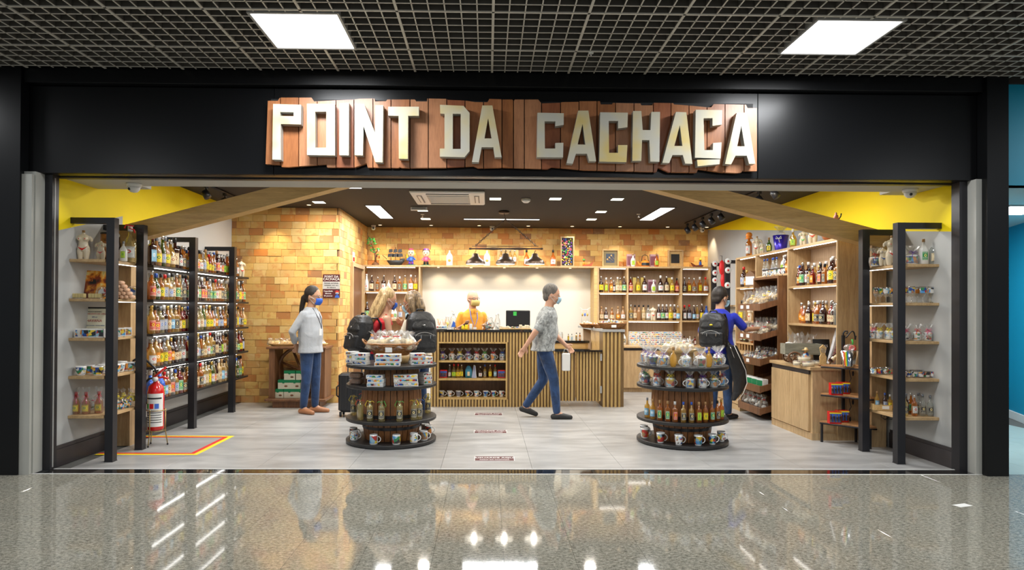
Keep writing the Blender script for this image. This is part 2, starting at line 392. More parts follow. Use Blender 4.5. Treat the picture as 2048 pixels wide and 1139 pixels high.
# shop shell
def wallquad(pts, y=None): return pts
def strip_wall(X0, X1, th, y0, y1, split_a, split_b, side):
    # side wall from y0 to y1 at X0..X1, grey below and yellow above a rising line
    mb = MB(); o = th
    for mi, z in ((0, (0, 0, split_a, split_b)), (1, (split_a, split_b, ROOM, ROOM))):
        v = [(X0, y0, z[0]), (X1, y1, z[1]), (X1, y1, z[3]), (X0, y0, z[2])]
        v2 = [(a + o, b, c) for a, b, c in v]
        mb.add(v + v2, [(0, 1, 2, 3), (7, 6, 5, 4), (0, 4, 5, 1), (3, 2, 6, 7), (1, 5, 6, 2), (0, 3, 7, 4)], mi)
    return mb
struct('wall_side_left', strip_wall(LX, LX, -.1, 5.7, 6.75, 2.05, 2.33, -1), [GREYW, YELLOW], 'side wall with grey lower and yellow upper paint by the black frames')
struct('wall_side_left_rear', strip_wall(LX, LX, -.1, 6.75, 9.6, 2.18, 2.861, -1), [WHITEW, YELLOW], 'white and yellow side wall behind the black bottle shelves')
struct('wall_side_right', strip_wall(RX, 4.04, .1, 5.7, 11.86, 2.10, 2.86, 1), [GREYW, YELLOW], 'side wall with grey lower and yellow upper paint behind the oak shelving')
cl = struct('ceiling_shop', box(-3.9, 4.3, 5.76, 12.1, ROOM, ROOM + .08), DARKC, 'dark brown flat ceiling inside the shop')
struct('soffit_block', box(LX, -3.25, 6.15, 6.32, 2.53, ROOM), SOFF, parent=cl)
struct('soffit_block', box(3.85, RX, 6.15, 6.32, 2.53, ROOM), SOFF, parent=cl)
# baseboards
for nm, X, d, X2 in (('baseboard_left', LX, .022, LX), ('baseboard_right', RX - .01, -.022, RX - .01)):
    mb = MB(); yy = 6.6
    a, b = sorted((X, X + d)); c_, d_ = sorted((X, X + d * .6))
    mb.box(a, b, 5.7, yy, 0, .15).box(c_, d_, 5.7, yy, .15, .18)
    if X < 0: mb.box(a, b, 6.74, 9.6, 0, .15).box(c_, d_, 6.74, 9.6, .15, .18)
    struct(nm, mb, BASEB, 'dark baseboard along the %s wall' % ('extinguisher side' if X < 0 else 'glassware side'))
# brick walls, brick by brick
brick_full = {}
def bmesh_for(L):
    L = round(L, 3)
    if L not in brick_full: brick_full[L] = MB().bbox(.0012, L - .0012, -.015, .012, .001, .1012, .0025).mesh('brick', BRICK)
    return brick_full[L]
def brickwall(par, origin, ang, length, z0, z1, ch=.1023, bl=.203, ends=(0, 0)):
    T = Matrix.Translation(origin) @ Matrix.Rotation(ang, 4, 'Z'); n = 0
    rows = int(round((z1 - z0) / ch))
    for r in range(rows):
        x = -random.choice([0, .5, .25, .75]) * bl + (r % 2) * bl * .1
        while x < length - .01:
            a, b = max(0, x), min(length, x + bl)
            if b - a > .03:
                o = link('brick', bmesh_for(round((b - a) / .02) * .02 if b - a < bl - .001 else bl), par)
                o.matrix_world = T @ Matrix.Translation((a, random.uniform(-.004, .003), z0 + r * ch)); n += 1
            x += bl
    return n
wb = struct('wall_back_left', box(LX, -2.2, 9.615, 9.8, 0, ROOM), MORTAR, 'clay brick wall behind the woman in the grey shirt')
brickwall(wb, (LX, 9.612, 0), 0, -2.19 - LX, 0, ROOM)
ws = struct('wall_niche_side', box(-2.35, -2.2, 9.8, 11.9, 0, ROOM), MORTAR, 'receding clay brick side wall beside the oak doorway')
brickwall(ws, (-2.197, 9.6, 0), PI / 2, 2.26, 0, ROOM)
wr = struct('wall_back', box(-2.35, 4.3, 11.875, 12.0, 0, ROOM), MORTAR, 'clay brick wall above the rear shelving')
brickwall(wr, (-2.2, 11.87, 0), 0, 6.25, 2.06, ROOM, .1008)
brickwall(wr, (-2.2, 11.87, 0), 0, .12, 0, 2.06, .103)
# blue corridor beyond the right pillar
cb = struct('wall_corridor', MB().slab([(5.84, 5.9), (6.1, 5.9), (7.5, 9.3), (4.4, 9.4), (4.4, 9.3), (7.24, 9.2)][0:1] + [(6.1, 5.9), (7.45, 9.4), (4.42, 9.4), (4.42, 9.25), (7.2, 9.25)], .0, 2.5), BLUEW, 'blue corridor wall beyond the black pillar')
struct('baseboard_corridor', MB().slab([(5.82, 5.9), (5.85, 5.9), (7.21, 9.25), (7.18, 9.25)], 0, .1), WHITEW, 'pale skirting under the blue corridor wall')
struct('wall_corridor_fascia', box(4.42, 9, 5.62, 5.75, 2.5, HALL), BLUEF, 'bright blue fascia over the corridor opening')
struct('ceiling_corridor', box(4.42, 9, 5.63, 9.4, 2.5, 2.56), TEALC, 'pale teal flat ceiling over the corridor')
cf = struct('floor_corridor', box(4.42, 9, 5.5, 9.2, -.06, -.003), GROUT, 'pale teal tiled corridor floor')
ct = MB().bbox(-.1985, .1985, -.1985, .1985, -.02, 0, .001).mesh('tile', TEALF)
for i in range(5):
    for j in range(9): link('tile', ct, cf, (4.62 + i * .4, 5.7 + j * .4, .0))
t = thing('corridor_light_panel', 'bright ceiling light panel in the blue corridor', 'ceiling light', (5.75, 6.98, 2.5)); box(-.3, .3, -.3, .3, -.012, -.004).build('diffuser', PANELL, t); MB().box(-.32, .32, -.32, -.3, -.014, 0).box(-.32, .32, .3, .32, -.014, 0).box(-.32, -.3, -.3, .3, -.014, 0).box(.3, .32, -.3, .3, -.014, 0).build('frame', GREYP, t)
struct('trim_5', box(4.42, 4.45, 5.52, 5.75, 0, .12), BGRAN, 'granite kerb block at the foot of the black pillar')

# ------------------------------------------------------------------ sign
def P3(ox, oy, s, pts, Y): return [at_y(ox + a / s, oy + b / s, Y) for a, b in pts]
S4 = 2048 / 530.0
top = [(135,122),(215,122),(232,97),(475,97),(495,127),(665,118),(805,112),(850,106),(962,104),(968,127),(1050,125),(1062,112),(1275,112),(1285,127),(1368,127),(1370,104),(1520,107),(1530,115),(1660,120),(1740,132),(1835,133),(1850,107),(1938,110)]
top = [(500 + a / S4, 170 + b / S4) for a, b in top] + [(1000 + a / S4, 170 + b / S4) for a, b in [(15,112),(95,112),(105,125),(115,112),(295,112),(320,142),(467,137),(480,132),(612,130),(615,125),(772,125),(778,150),(865,150),(872,138),(1085,142),(1092,157),(1180,157),(1182,137),(1338,140),(1345,150),(1480,160),(1600,172),(1633,172),(1652,147),(1900,152),(1912,178),(1988,178)]]
bot = [(120,610),(240,615),(245,632),(300,634),(590,610),(597,635),(808,636),(902,603),(910,636),(1145,640),(1158,633),(1170,640),(1500,638),(1725,625),(1760,640),(1930,637)]
bot = [(500 + a / S4, 170 + b / S4) for a, b in bot] + [(1000 + a / S4, 170 + b / S4) for a, b in [(15,635),(370,648),(400,633),(650,655),(1210,670),(1222,635),(1305,672),(1520,675),(1530,648),(1700,672),(1830,680),(1865,675),(1870,662),(1985,665)]]
cuts = [None,560.8,597.6,634.6,672,708,746,782,820,856.6,893.4,930,967,1004,1027,1048.7,1083,1121,1158,1194,1231,1268,1306.7,1342,1378,1414,1450,1488,None]
def interp(pl, x):
    for (a, b), (c, d) in zip(pl, pl[1:]):
        if a <= x <= c: return b + (d - b) * (x - a) / max(1e-6, c - a)
    return pl[0][1] if x < pl[0][0] else pl[-1][1]
sg = thing('shop_sign', 'broken-edged brown plank signboard reading POINT DA CACHACA in raised cream letters', 'sign', (0, 5.5, 2.9))
tints = [wood('sign_plank_%s' % c, a, b, scale=(6, 6, .9), contrast=(.2, .8), rough=.35) for c, a, b in (('orange', (.36, .125, .045), (.56, .23, .09)), ('russet', (.25, .07, .028), (.42, .145, .06)), ('tan', (.38, .155, .07), (.58, .27, .13)), ('brown', (.28, .095, .035), (.48, .185, .06)))]
Ys = 5.49
for k in range(len(cuts) - 1):
    xa = cuts[k] if cuts[k] else top[0][0]; xb = cuts[k + 1] if cuts[k + 1] else top[-1][0]
    g = .9
    T_ = [(xa + g, interp(top, xa + g))] + [p for p in top if xa + g < p[0] < xb - g] + [(xb - g, interp(top, xb - g))]
    B_ = [(xa + g, interp(bot, xa + g))] + [p for p in bot if xa + g < p[0] < xb - g] + [(xb - g, interp(bot, xb - g))]
    if k == 0: B_ = [(531.3, bot[0][1])] + [p for p in bot if 531.5 < p[0] < xb - g] + B_[-1:]
    poly = [at_y(x, y, Ys) for x, y in B_] + [at_y(x, y, Ys) for x, y in reversed(T_)]
    o = MB().prism([(p.x, p.z - 2.9) for p in poly], -.012, .02 + random.uniform(0, .004)).build('plank', tints[(k * 7 + k // 3) % 4], sg)
pl = at_y(534, 300, Ys); q = at_y(1513, 300, Ys); box(pl.x + .02, q.x - .02, .018, .055, -.26, .26).build('backing', INK, sg)
def letter_mat():
    m, t, p = nt('cream_letter_face'); v = coords(t, (1, 1, 1), 7); f = noise(t, v, 3.2, 2)
    t.links.new(ramp(t, f, [(.35, (.62, .60, .52)), (.52, (.68, .62, .45)), (.68, (.74, .58, .22))]), p.inputs['Base Color']); p.inputs['Roughness'].default_value = .5; return m
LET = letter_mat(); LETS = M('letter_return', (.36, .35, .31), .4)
LETTERS = [
 ('P', 500, [(178,145),(395,152),(393,303),(237,300),(238,577),(172,575)], [(233,208),(337,210),(337,240),(233,238)]),
 ('O', 500, [(440,143),(655,148),(657,543),(440,540)], [(503,205),(590,205),(588,483),(505,483)]),
 ('I', 500, [(692,140),(765,138),(763,543),(690,541)], None),
 ('N', 500, [(810,148),(882,147),(965,368),(968,155),(1030,155),(1025,597),(968,595),(877,315),(872,543),(808,541)], None),
 ('T', 500, [(1068,167),(1305,167),(1305,238),(1222,237),(1220,570),(1150,568),(1148,238),(1068,236)], None),
 ('D', 500, [(1468,152),(1650,160),(1697,215),(1697,510),(1658,557),(1467,552),(1467,490),(1503,490),(1503,222),(1470,220)], [(1567,222),(1628,222),(1628,493),(1567,493)]),
 ('A', 500, [(1795,157),(1873,157),(1945,557),(1892,557),(1880,480),(1790,480),(1768,595),(1715,595)], [(1840,255),(1867,412),(1812,412)]),
 ('C', 1000, [(290,213),(493,217),(492,307),(428,318),(428,280),(345,280),(347,490),(428,490),(428,447),(490,445),(487,558),(285,557)], None),
 ('A', 1000, [(605,197),(683,197),(743,588),(690,588),(672,530),(587,530),(563,607),(515,603)], [(638,300),(660,460),(600,458)]),
 ('C', 1000, [(775,210),(988,213),(985,325),(913,335),(913,277),(840,277),(843,523),(912,523),(912,463),(985,463),(977,595),(767,590)], None),
 ('H', 1000, [(1028,200),(1092,200),(1103,347),(1163,347),(1170,207),(1237,207),(1232,592),(1162,590),(1155,425),(1098,425),(1092,585),(1023,585)], None),
 ('A', 1000, [(1360,207),(1440,210),(1487,608),(1432,606),(1413,540),(1333,540),(1308,602),(1255,600)], [(1390,310),(1410,470),(1347,470)]),
 ('C cedilla', 1000, [(1513,190),(1718,193),(1715,305),(1643,315),(1643,255),(1573,257),(1580,502),(1645,502),(1647,447),(1713,442),(1705,568),(1507,560)], None),
 ('cedilla', 1000, [(1523,577),(1700,573),(1697,610),(1528,627)], None),
 ('A', 1000, [(1830,213),(1908,213),(1973,608),(1925,608),(1908,545),(1820,545),(1787,612),(1740,608)], [(1865,313),(1892,473),(1833,473)])]
def poly_letter(polys, depth, mats):
    cu = D.curves.new('letter', 'CURVE'); cu.dimensions = '2D'; cu.fill_mode = 'BOTH'; cu.extrude = depth / 2
    for pts in polys:
        s = cu.splines.new('POLY'); s.points.add(len(pts) - 1); s.use_cyclic_u = True
        for p, q in zip(s.points, pts): p.co = (q[0], q[1], 0, 1)
    o = D.objects.new('letter', cu); C.objects.link(o); me = D.meshes.new_from_object(o.evaluated_get(bpy.context.evaluated_depsgraph_get())); D.objects.remove(o)
    me.materials.clear()
    for m in mats: me.materials.append(m)
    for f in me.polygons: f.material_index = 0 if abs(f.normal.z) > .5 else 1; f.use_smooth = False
    return me
LY = 5.405
for nm, ox, outer, hole in LETTERS:
    polys = [[(lambda q: (q.x, q.z - 2.9))(at_y(ox + a / S4, 170 + b / S4, LY)) for a, b in pl_] for pl_ in ([outer] + ([hole] if hole else []))]
    o = link('cedilla' if nm == 'cedilla' else 'letter', poly_letter(polys, .07, [LET, LETS]), sg, (0, LY - 5.5 + .035, 0), (PI / 2, 0, 0))
# ------------------------------------------------------------------ beams, frames, shelves, cabinets
SHZ = [1.825, 1.47, 1.115, .772, .418]
t = thing('gable_beam', 'oak-clad post and sloping beam rising from the extinguisher side wall', 'beam', (LX, 6.6, 0))
def bar_prism(x0, za0, zb0, x1, za1, zb1, y0, y1): return MB().prism([(x0, za0), (x1, za1), (x1, zb1), (x0, zb0)], y0, y1)
box(.0, .172, 0, .15, 0, 2.20).build('post', OAK, t)
k = (2.647 - 2.10) / (3.447 - 1.397)
bar_prism(.0, 2.10 - .315 * k, 2.10 - .315 * k + .178, 3.3, 2.10 + 2.985 * k, 2.10 + 2.985 * k + .178, -.003, .16).build('sloping_beam', OAKB, t)
t = thing('gable_beam', 'oak-clad post and sloping beam rising from the glassware side wall', 'beam', (4.13, 6.6, 0))
box(-.19, -.04, 0, .15, 0, 2.20).build('post', OAK, t)
k = (2.647 - 2.12) / (3.714 - 1.588)
bar_prism(-3.5, 2.12 + 3.084 * k, 2.12 + 3.084 * k + .178, 0, 2.12 - .416 * k, 2.12 - .416 * k + .178, -.003, .16).build('sloping_beam', OAKB, t)

def steel_frame(x, y, side, label, top=2.2, xw=None):
    t = thing('black_steel_frame', label, 'frame', (x, y, 0), group='black steel frames beside the shelves')
    box(-.036, .036, -.036, .036, 0, top).build('post', BLACKM, t)
    wx = (xw if xw is not None else (LX if side < 0 else RX)) - x
    a, b = sorted((wx, .036 * side)); box(a, b, -.034, .034, top - .052, top).build('top_bar', BLACKM, t)
    box(-.04, .04, -.04, .04, 0, .004).build('foot_plate', BLACKP, t)
for y, lb in ((5.945, 'black steel frame nearest the entrance on the extinguisher side'), (6.445, 'black steel frame just in front of the fire extinguisher'), (7.57, 'black steel frame midway along the bottle shelves'), (8.73, 'black steel frame at the far end of the bottle shelves')):
    steel_frame(-3.40, y, -1, lb)
steel_frame(3.775, 5.9, 1, 'black steel frame nearest the entrance on the glassware side')
steel_frame(3.755, 6.42, 1, 'black steel frame beside the scrolled plant stand')
steel_frame(3.87, 11.05, 1, 'slim black steel frame beside the rear oak cabinet', 2.19, 4.05)
steel_frame(3.86, 10.4, 1, 'slim black steel frame behind the man in the blue shirt', 2.19, 4.05)
for s, (xa, xb) in ((-1, (LX, -3.445)), (1, (3.815, RX))):
    for n, z in enumerate(SHZ):
        t = thing('wall_shelf', 'oak wall shelf of the %s, %s from the top' % ('extinguisher side' if s < 0 else 'glassware side', ONES[n]), 'shelf', (0, 5.9, z - .026), group='oak shelves by the entrance')
        MB().bbox(xa, xb, 0, .70 if s < 0 else .70, 0, .026, .002).build('board', OAKX, t)
        if n < 2: box(xb - .05 if s < 0 else xa + .042, xb - .042 if s < 0 else xa + .05, .18, .62, -.004, 0).build('led_strip', STRIP, t)
        elif n == 2 or n == 3: box((xa + xb) / 2, (xa + xb) / 2 + .02, .25, .27, -.006, 0).build('screw_cap', CHROME, t)
for n, z in enumerate(SHZ):
    t = thing('wall_shelf', 'long black wall shelf of bottles, %s from the top' % ONES[n], 'shelf', (0, 6.75, z - .022), group='black bottle shelves')
    MB().bbox(LX, -3.44, 0, 2.68, 0, .024, .002).build('board', BLACKW, t)
    if n < 4:
        for a, b in ((.08, .78), (.86, 1.94), (2.02, 2.3)): box(-3.475, -3.462, a, b, -.007, 0).build('led_strip', STRIP, t)
# rear oak cabinet: three bays on the niche side, white recess, three bays on the other
def cab_boards(t, xs, zs, y0, y1, zt, zb, th=.026):
    for x in xs: box(x - th / 2, x + th / 2, y0, y1, zb, zt).build('upright', OAK, t)
    for k in range(len(xs) - 1):
        for z in zs: box(xs[k] + th / 2, xs[k + 1] - th / 2, y0 + .003, y1, z - th, z).build('shelf_board', OAKX, t)
YF = 11.4
t = thing('display_cabinet', 'oak cabinet with bottle bays beside the doorway, behind the two women', 'cabinet', (0, 0, 0), group='rear oak cabinets')
cab_boards(t, [-2.2, -1.19], [1.69, 1.2, .78], YF, 11.86, 2.12, 0)
box(-2.187, -1.203, 11.835, 11.86, 0, 2.1).build('back_panel', PALE, t)
for z in (2.108, 1.664): box(-2.12, -1.27, YF + .03, YF + .045, z - .007, z).build('led_strip', STRIP, t)
for a, b in ((-2.185, -1.7), (-1.695, -1.2)):
    d = MB().bbox(a, b, YF - .02, YF, .08, .75, .002).build('door', OAK, t)
t = thing('display_cabinet', 'wide oak cabinet with three bottle bays behind the slatted counter end', 'cabinet', (0, 0, 0), group='rear oak cabinets')
cab_boards(t, [1.95, 2.47, 3.42, 3.935], [1.69, 1.2], YF, 11.86, 2.12, .76)
box(1.963, 3.92, 11.835, 11.86, .75, 2.1).build('back_panel', PALE, t)
for a, b, zz in ((1.99, 2.44, (2.108, 1.664)), (2.5, 3.38, (1.664, 1.174)), (3.46, 3.9, (2.108, 1.664))):
    for z in zz: box(a, b, YF + .03, YF + .045, z - .007, z).build('led_strip', STRIP, t)
MB().bbox(1.9, 3.95, 10.87, 11.86, .745, .775, .003).build('worktop', OAKX, t)
box(1.9, 3.95, 10.93, 11.3, .06, .70).build('carcass', OAK, t)
box(1.9, 3.95, 10.95, 11.3, 0, .06).build('plinth', OAK, t); box(1.9, 3.95, 10.915, 10.93, .70, .745).build('finger_groove', BASEB, t)
for a, b in ((1.95, 2.6), (2.605, 3.25), (3.255, 3.93)): MB().bbox(a, b, 10.9, 10.93, .075, .70, .002).build('door', OAK, t)
t = thing('cabinet_header', 'long thin oak board spanning the white recess, ornaments standing on it', 'shelf', (0, 0, 0))
box(-2.215, 3.95, YF - .005, 11.865, 2.12, 2.147).build('board', OAKX, t)
for x in (-.87, -.29, .30, .88, 1.47): MB().lathe([(.022, 2.113), (.022, 2.12)], 10, x, YF + .12).build('recessed_spot', WARME, t)
for x in (-.87, -.29, .30, .88, 1.47): spot('recess_spot', (x, YF + .14, 2.10), 5, 95, WARM, (R(30), 0, 0))
box(1.875, 1.94, YF, 11.8, 0, 2.12).build('side_panel', OAKB, t)
struct('wall_recess', box(-1.18, 1.88, 11.80, 11.87, 0, 2.12), CREAMW, 'cream painted recess wall behind the cashier')
# doorway in the niche side
d1 = struct('door_1', MB().box(-2.195, -2.135, 10.36, 10.42, 0, 2.12).box(-2.195, -2.135, 11.28, 11.36, 0, 2.12).box(-2.195, -2.135, 10.42, 11.28, 2.06, 2.12), OAK, 'oak framed doorway in the brick niche side wall')
struct('door_leaf', box(-2.19, -2.172, 10.42, 11.28, 0, 2.06), RUSTIC, parent=d1)
# right wall unit
XU = 3.765; XW = 4.07
t = thing('shelving_unit', 'tall oak shelving unit of bottles along the wall behind the rustic wooden rack', 'shelf unit', (0, 0, 0))
for y in (6.94, 8.09, 9.06, 9.79): box(XU, XW, y - .014, y + .014, .792, 2.15).build('upright', OAK, t)
box(XU + .003, XW, 6.927, 9.804, 2.15, 2.178).build('top_board', OAKX, t)
box(XW - .02, XW, 6.954, 9.79, .792, 2.15).build('back_panel', PALE, t)
for a, b, zz in ((6.954, 8.076, (1.69, 1.235)), (8.104, 9.046, (1.86,)), (9.074, 9.776, (1.73, 1.235, .92))):
    for z in zz: box(XU + .004, XW - .02, a, b, z - .026, z).build('shelf_board', OAKX, t)
for a, b, zz in ((7.0, 8.0, (2.148, 1.664)), (8.15, 9.0, (2.148,)), (9.1, 9.7, (2.148, 1.704))):
    for z in zz: box(XU + .03, XU + .042, a, b, z - .004, z).build('led_strip', STRIP, t)
for k in range(6): box(XU + .01, XU + .02, 9.15 + k * .105, 9.165 + k * .105, .792, .895).build('divider', OAK, t)
t = thing('base_cabinet', 'oak base cabinet with two doors beside the plant stand', 'cabinet', (0, 0, 0), group='oak base cabinets')
box(3.5, XW, 6.94, 7.91, .06, .75).build('carcass', OAK, t); box(3.49, XW, 6.93, 7.92, 0, .075).build('plinth', OAK, t)
MB().bbox(3.465, XW + .04, 6.92, 7.93, .75, .785, .002).build('worktop', OAKX, t)
box(3.478, 3.5, 6.98, 7.88, .705, .75).build('finger_groove', BASEB, t)
for a, b in ((6.99, 7.43), (7.435, 7.9)): MB().bbox(3.478, 3.5, a, b, .085, .70, .002).build('door', OAK, t)
box(XU, 4.1, 6.922, 6.938, 0, 2.15).build('end_panel', OAK, t)
t = thing('base_cabinet', 'oak base cabinet under the far end of the wall unit, behind the hanging jacket', 'cabinet', (0, 0, 0), group='oak base cabinets')
box(3.5, XW, 8.92, 9.8, .06, .76).build('carcass', OAK, t); box(3.485, XW, 8.91, 9.81, 0, .075).build('plinth', OAK, t)
MB().bbox(3.465, XW, 8.9, 9.82, .76, .79, .002).build('worktop', OAKX, t); MB().bbox(3.478, 3.5, 8.96, 9.78, .085, .74, .002).build('door', OAK, t)
# rustic crate rack
t = thing('crate_rack', 'tall rustic brown wooden rack with sloping goods trays in the wall unit', 'rack', (0, 0, 0))
box(3.66, 3.98, 8.115, 8.15, 0, 1.83).build('side_board', WALNUT, t); box(3.66, 3.98, 8.86, 8.89, 0, 1.83).build('side_board', WALNUT, t)
box(3.66, 3.98, 8.15, 8.86, 1.80, 1.83).build('top_board', WALNUT, t); box(3.95, 3.98, 8.15, 8.86, 0, 1.8).build('back_board', WALNUT, t)
TRAYS = [1.44, 1.06, .74, .40, .12]
for z in TRAYS:
    tr = MB().add([(3.46, 8.16, z - .03), (3.46, 8.85, z - .03), (3.95, 8.85, z + .13), (3.95, 8.16, z + .13), (3.46, 8.16, z - .045), (3.46, 8.85, z - .045), (3.95, 8.85, z + .115), (3.95, 8.16, z + .115)], [(0, 1, 2, 3), (7, 6, 5, 4), (0, 4, 5, 1), (1, 5, 6, 2), (2, 6, 7, 3), (3, 7, 4, 0)]).build('tray', RUSTIC, t)
    box(3.44, 3.46, 8.15, 8.86, z - .055, z + .035).build('tray_lip', RUSTIC, tr)
    for yy in (8.15, 8.845): MB().prism([(3.46, z - .045), (3.95, z + .1), (3.95, z + .16), (3.46, z + .035)], yy, yy + .015).build('tray_side', RUSTIC, tr)
    if z > .5:
        for q in (8.48, 8.68): box(3.436, 3.44, q, q + .09, z - .03, z + .015).build('price_tag', PAPER, tr)
# scrolled corner stand
t = thing('plant_stand', 'black iron stand with three wooden shelves and a scrolled top by the oak panel', 'stand', (0, 0, 0))
c = at_y(1693, 880, 6.75)
for n, (z, x0, x1) in enumerate(((.82, 3.55, 3.93), (.52, 3.55, 3.93), (.225, 3.54, 3.93))):
    MB().slab([(x0, 6.86), (x1, 6.86), (x1, 6.50), (x0 + .32, 6.50)], z - .018, z).build('shelf_board', wood('stand_board', (.34, .15, .05), (.55, .28, .11), scale=(1.2, 14, 14)) if n == 0 else D.materials['stand_board'], t)
    MB().tube([(x0, 6.86, z - .026), (x1, 6.86, z - .026), (x1, 6.50, z - .026), (x0 + .32, 6.50, z - .026), (x0, 6.86, z - .026)], .009, 4).build('rim', BLACKM, t)
for x, y in ((3.555, 6.85), (3.92, 6.85), (3.87, 6.51)): box(x - .01, x + .01, y - .01, y + .01, 0, .205).build('leg', BLACKM, t)
box(3.785, 3.815, 6.87, 6.89, .205, 1.13).build('upright', BLACKM, t)
sp = [(3.80, 6.88, 1.08), (3.80, 6.88, 1.15), (3.81, 6.87, 1.175), (3.835, 6.86, 1.175), (3.835, 6.86, 1.155), (3.82, 6.86, 1.15)]
MB().tube(sp, .008, 6).build('scroll', BLACKM, t)
MB().tube([(3.81 + .03 * math.sin(a) + a * .032, 6.85, 1.13 + .045 * math.sin(a * 1.6 - .6)) for a in [k * .25 for k in range(18)]], .007, 6).build('scroll', BLACKM, t)
for z0 in (.26, .56):
    MB().tube([(3.72, 6.8, z0 - .02), (3.73, 6.8, z0 + .02), (3.80, 6.8, z0 + .04), (3.84, 6.8, z0 + .12), (3.82, 6.8, z0 + .2), (3.87, 6.8, z0 + .24)], .004, 5).build('vine_stem', BLACKM, t)
    for (x, z) in ((3.79, z0 + .03), (3.86, z0 + .17), (3.83, z0 - .01)): MB().ball((x, 6.8, z), .022, 8, sx=.55, sy=.12, sz=1.3).build('leaf', BLACKM, t)
# ------------------------------------------------------------------ slatted counter
t = thing('service_counter', 'slatted golden wood counter with black top and three recessed display shelves', 'counter', (0, 0, 0), group='slatted counter units')
x0, x1, yf = -.80, .955, 9.25; nx0, nx1, nz0, nz1 = -.685, .268, .125, .90
MB().box(x0, nx0 - .02, yf, 9.85, 0, 1.06).box(nx1 + .02, x1, yf, 9.85, 0, 1.06).box(nx0 - .02, nx1 + .02, yf, 9.85, 0, nz0 - .02).box(nx0 - .02, nx1 + .02, yf, 9.85, nz1 + .02, 1.06).build('carcass', GAP, t)
MB().bbox(x0 - .01, x1 + .01, yf - .03, 9.9, 1.06, 1.095, .004).build('countertop', BGRAN, t)
MB().box(nx0 - .02, nx0, yf - .022, 9.6, nz0 - .02, nz1 + .02).box(nx1, nx1 + .02, yf - .022, 9.6, nz0 - .02, nz1 + .02).box(nx0, nx1, yf - .022, 9.6, nz1, nz1 + .02).box(nx0, nx1, yf - .022, 9.6, nz0 - .02, nz0).build('niche_frame', SLAT, t)
box(nx0, nx1, 9.58, 9.6, nz0, nz1).build('niche_back', wood('niche_brown', (.13, .06, .022), (.22, .11, .04)), t)
for z in (.652, .398): box(nx0, nx1, yf - .018, 9.58, z - .022, z).build('niche_shelf', SLAT, t)
def slats(t, xa, xb, ya, za, zb, pitch=.0447, wd=.024, cut=None):
    n = int((xb - xa) / pitch)
    for k in range(n + 1):
        x = xa + k * pitch
        if x + wd > xb + .003: break
        if cut and cut[0] - .022 < x + wd / 2 < cut[1] + .022:
            box(x, x + wd, ya - .02, ya, za, cut[2] - .02).build('slat', SLAT, t); box(x, x + wd, ya - .02, ya, cut[3] + .02, zb).build('slat', SLAT, t)
        else: box(x, x + wd, ya - .02, ya, za, zb).build('slat', SLAT, t)
slats(t, x0 + .005, x1, yf, 0, 1.06, cut=(nx0, nx1, nz0, nz1))
t = thing('counter_gate', 'low slatted double gate between the counter and its end pillar', 'gate', (0, 0, 0))
for a, b in ((.975, 1.262), (1.278, 1.63)):
    box(a, b, 9.27, 9.29, .085, .79).build('gate_panel', GAP, t); slats(t, a + .004, b, 9.27, .085, .79, .0447)
box(.965, 1.64, 9.22, 9.5, .79, .812).build('flap_top', BGRAN, t)
for z in (.2, .66): box(1.612, 1.636, 9.235, 9.25, z, z + .1).build('hinge', GREYP, t)
t = thing('service_counter', 'slatted end pillar of the counter running back towards the bottle cabinet', 'counter', (0, 0, 0), group='slatted counter units')
box(1.652, 1.955, 9.27, 9.55, 0, 1.07).build('carcass', GAP, t); slats(t, 1.655, 1.955, 9.27, .0, 1.07, .055, .03)
MB().slab([(1.64, 9.235), (1.965, 9.235), (1.965, 11.3), (1.58, 11.3)], 1.072, 1.105).build('countertop', GREYP, t)
box(1.655, 1.69, 9.55, 10.35, 0, 1.07).build('side_panel', OAKB, t); box(1.655, 1.95, 9.56, 11.25, .62, .65).build('inner_shelf', OAKX, t)
box(1.92, 1.95, 9.56, 11.25, 0, 1.07).build('side_panel', OAKB, t); box(1.66, 1.92, 11.2, 11.25, .65, 1.07).build('inner_back', PALE, t)
t = thing('work_table', 'low oak back counter with a black top behind the counter gate', 'counter', (0, 0, 0))
box(.55, 1.62, 10.25, 10.8, .86, .895).build('worktop', BGRAN, t); box(.57, 1.6, 10.27, 10.78, 0, .86).build('carcass', OAKB, t); box(.62, 1.56, 10.262, 10.27, .68, .84).build('drawer', OAKB, t)
# ------------------------------------------------------------------ ceiling fittings in the shop
def panel(label, x, y, sx, sy):
    t = thing('recessed_panel_light', label, 'ceiling light', (x, y, ROOM), group='long recessed shop lights'); a, b = sx / 2, sy / 2
    box(-a, a, -b, b, -.004, .0).build('diffuser', PANELL, t); MB().box(-a - .012, a + .012, -b - .012, -b, -.007, 0).box(-a - .012, a + .012, b, b + .012, -.007, 0).box(-a - .012, -a, -b, b, -.007, 0).box(a, a + .012, -b, b, -.007, 0).build('frame', DARKC, t)
panel('long white panel light on the dark ceiling over the brick corner', -1.65, 9.99, .21, 1.33)
panel('long white panel light on the dark ceiling near the track spots', 2.6, 9.99, .21, 1.33)
panel('thin white strip light on the dark ceiling above the pendant lamp', .23, 10.68, 1.24, .11)
panel('white panel light just past the oak beam on the extinguisher side', -1.65, 7.45, .21, 1.1)
for n, (x, y) in enumerate(DOWN[:8]):
    t = thing('square_downlight', 'small square downlight, %s of those on the dark shop ceiling counted from the brick wall' % ONES[n], 'ceiling light', (x, y, ROOM), group='square downlights')
    box(-.075, .075, -.075, .075, -.006, -.001).build('diffuser', SPOTE, t); MB().lathe([(.115, -.003), (.115, 0)], 4, a0=PI / 4, a1=PI / 4 + 2 * PI).build('trim_plate', DARKC, t)
k = 0
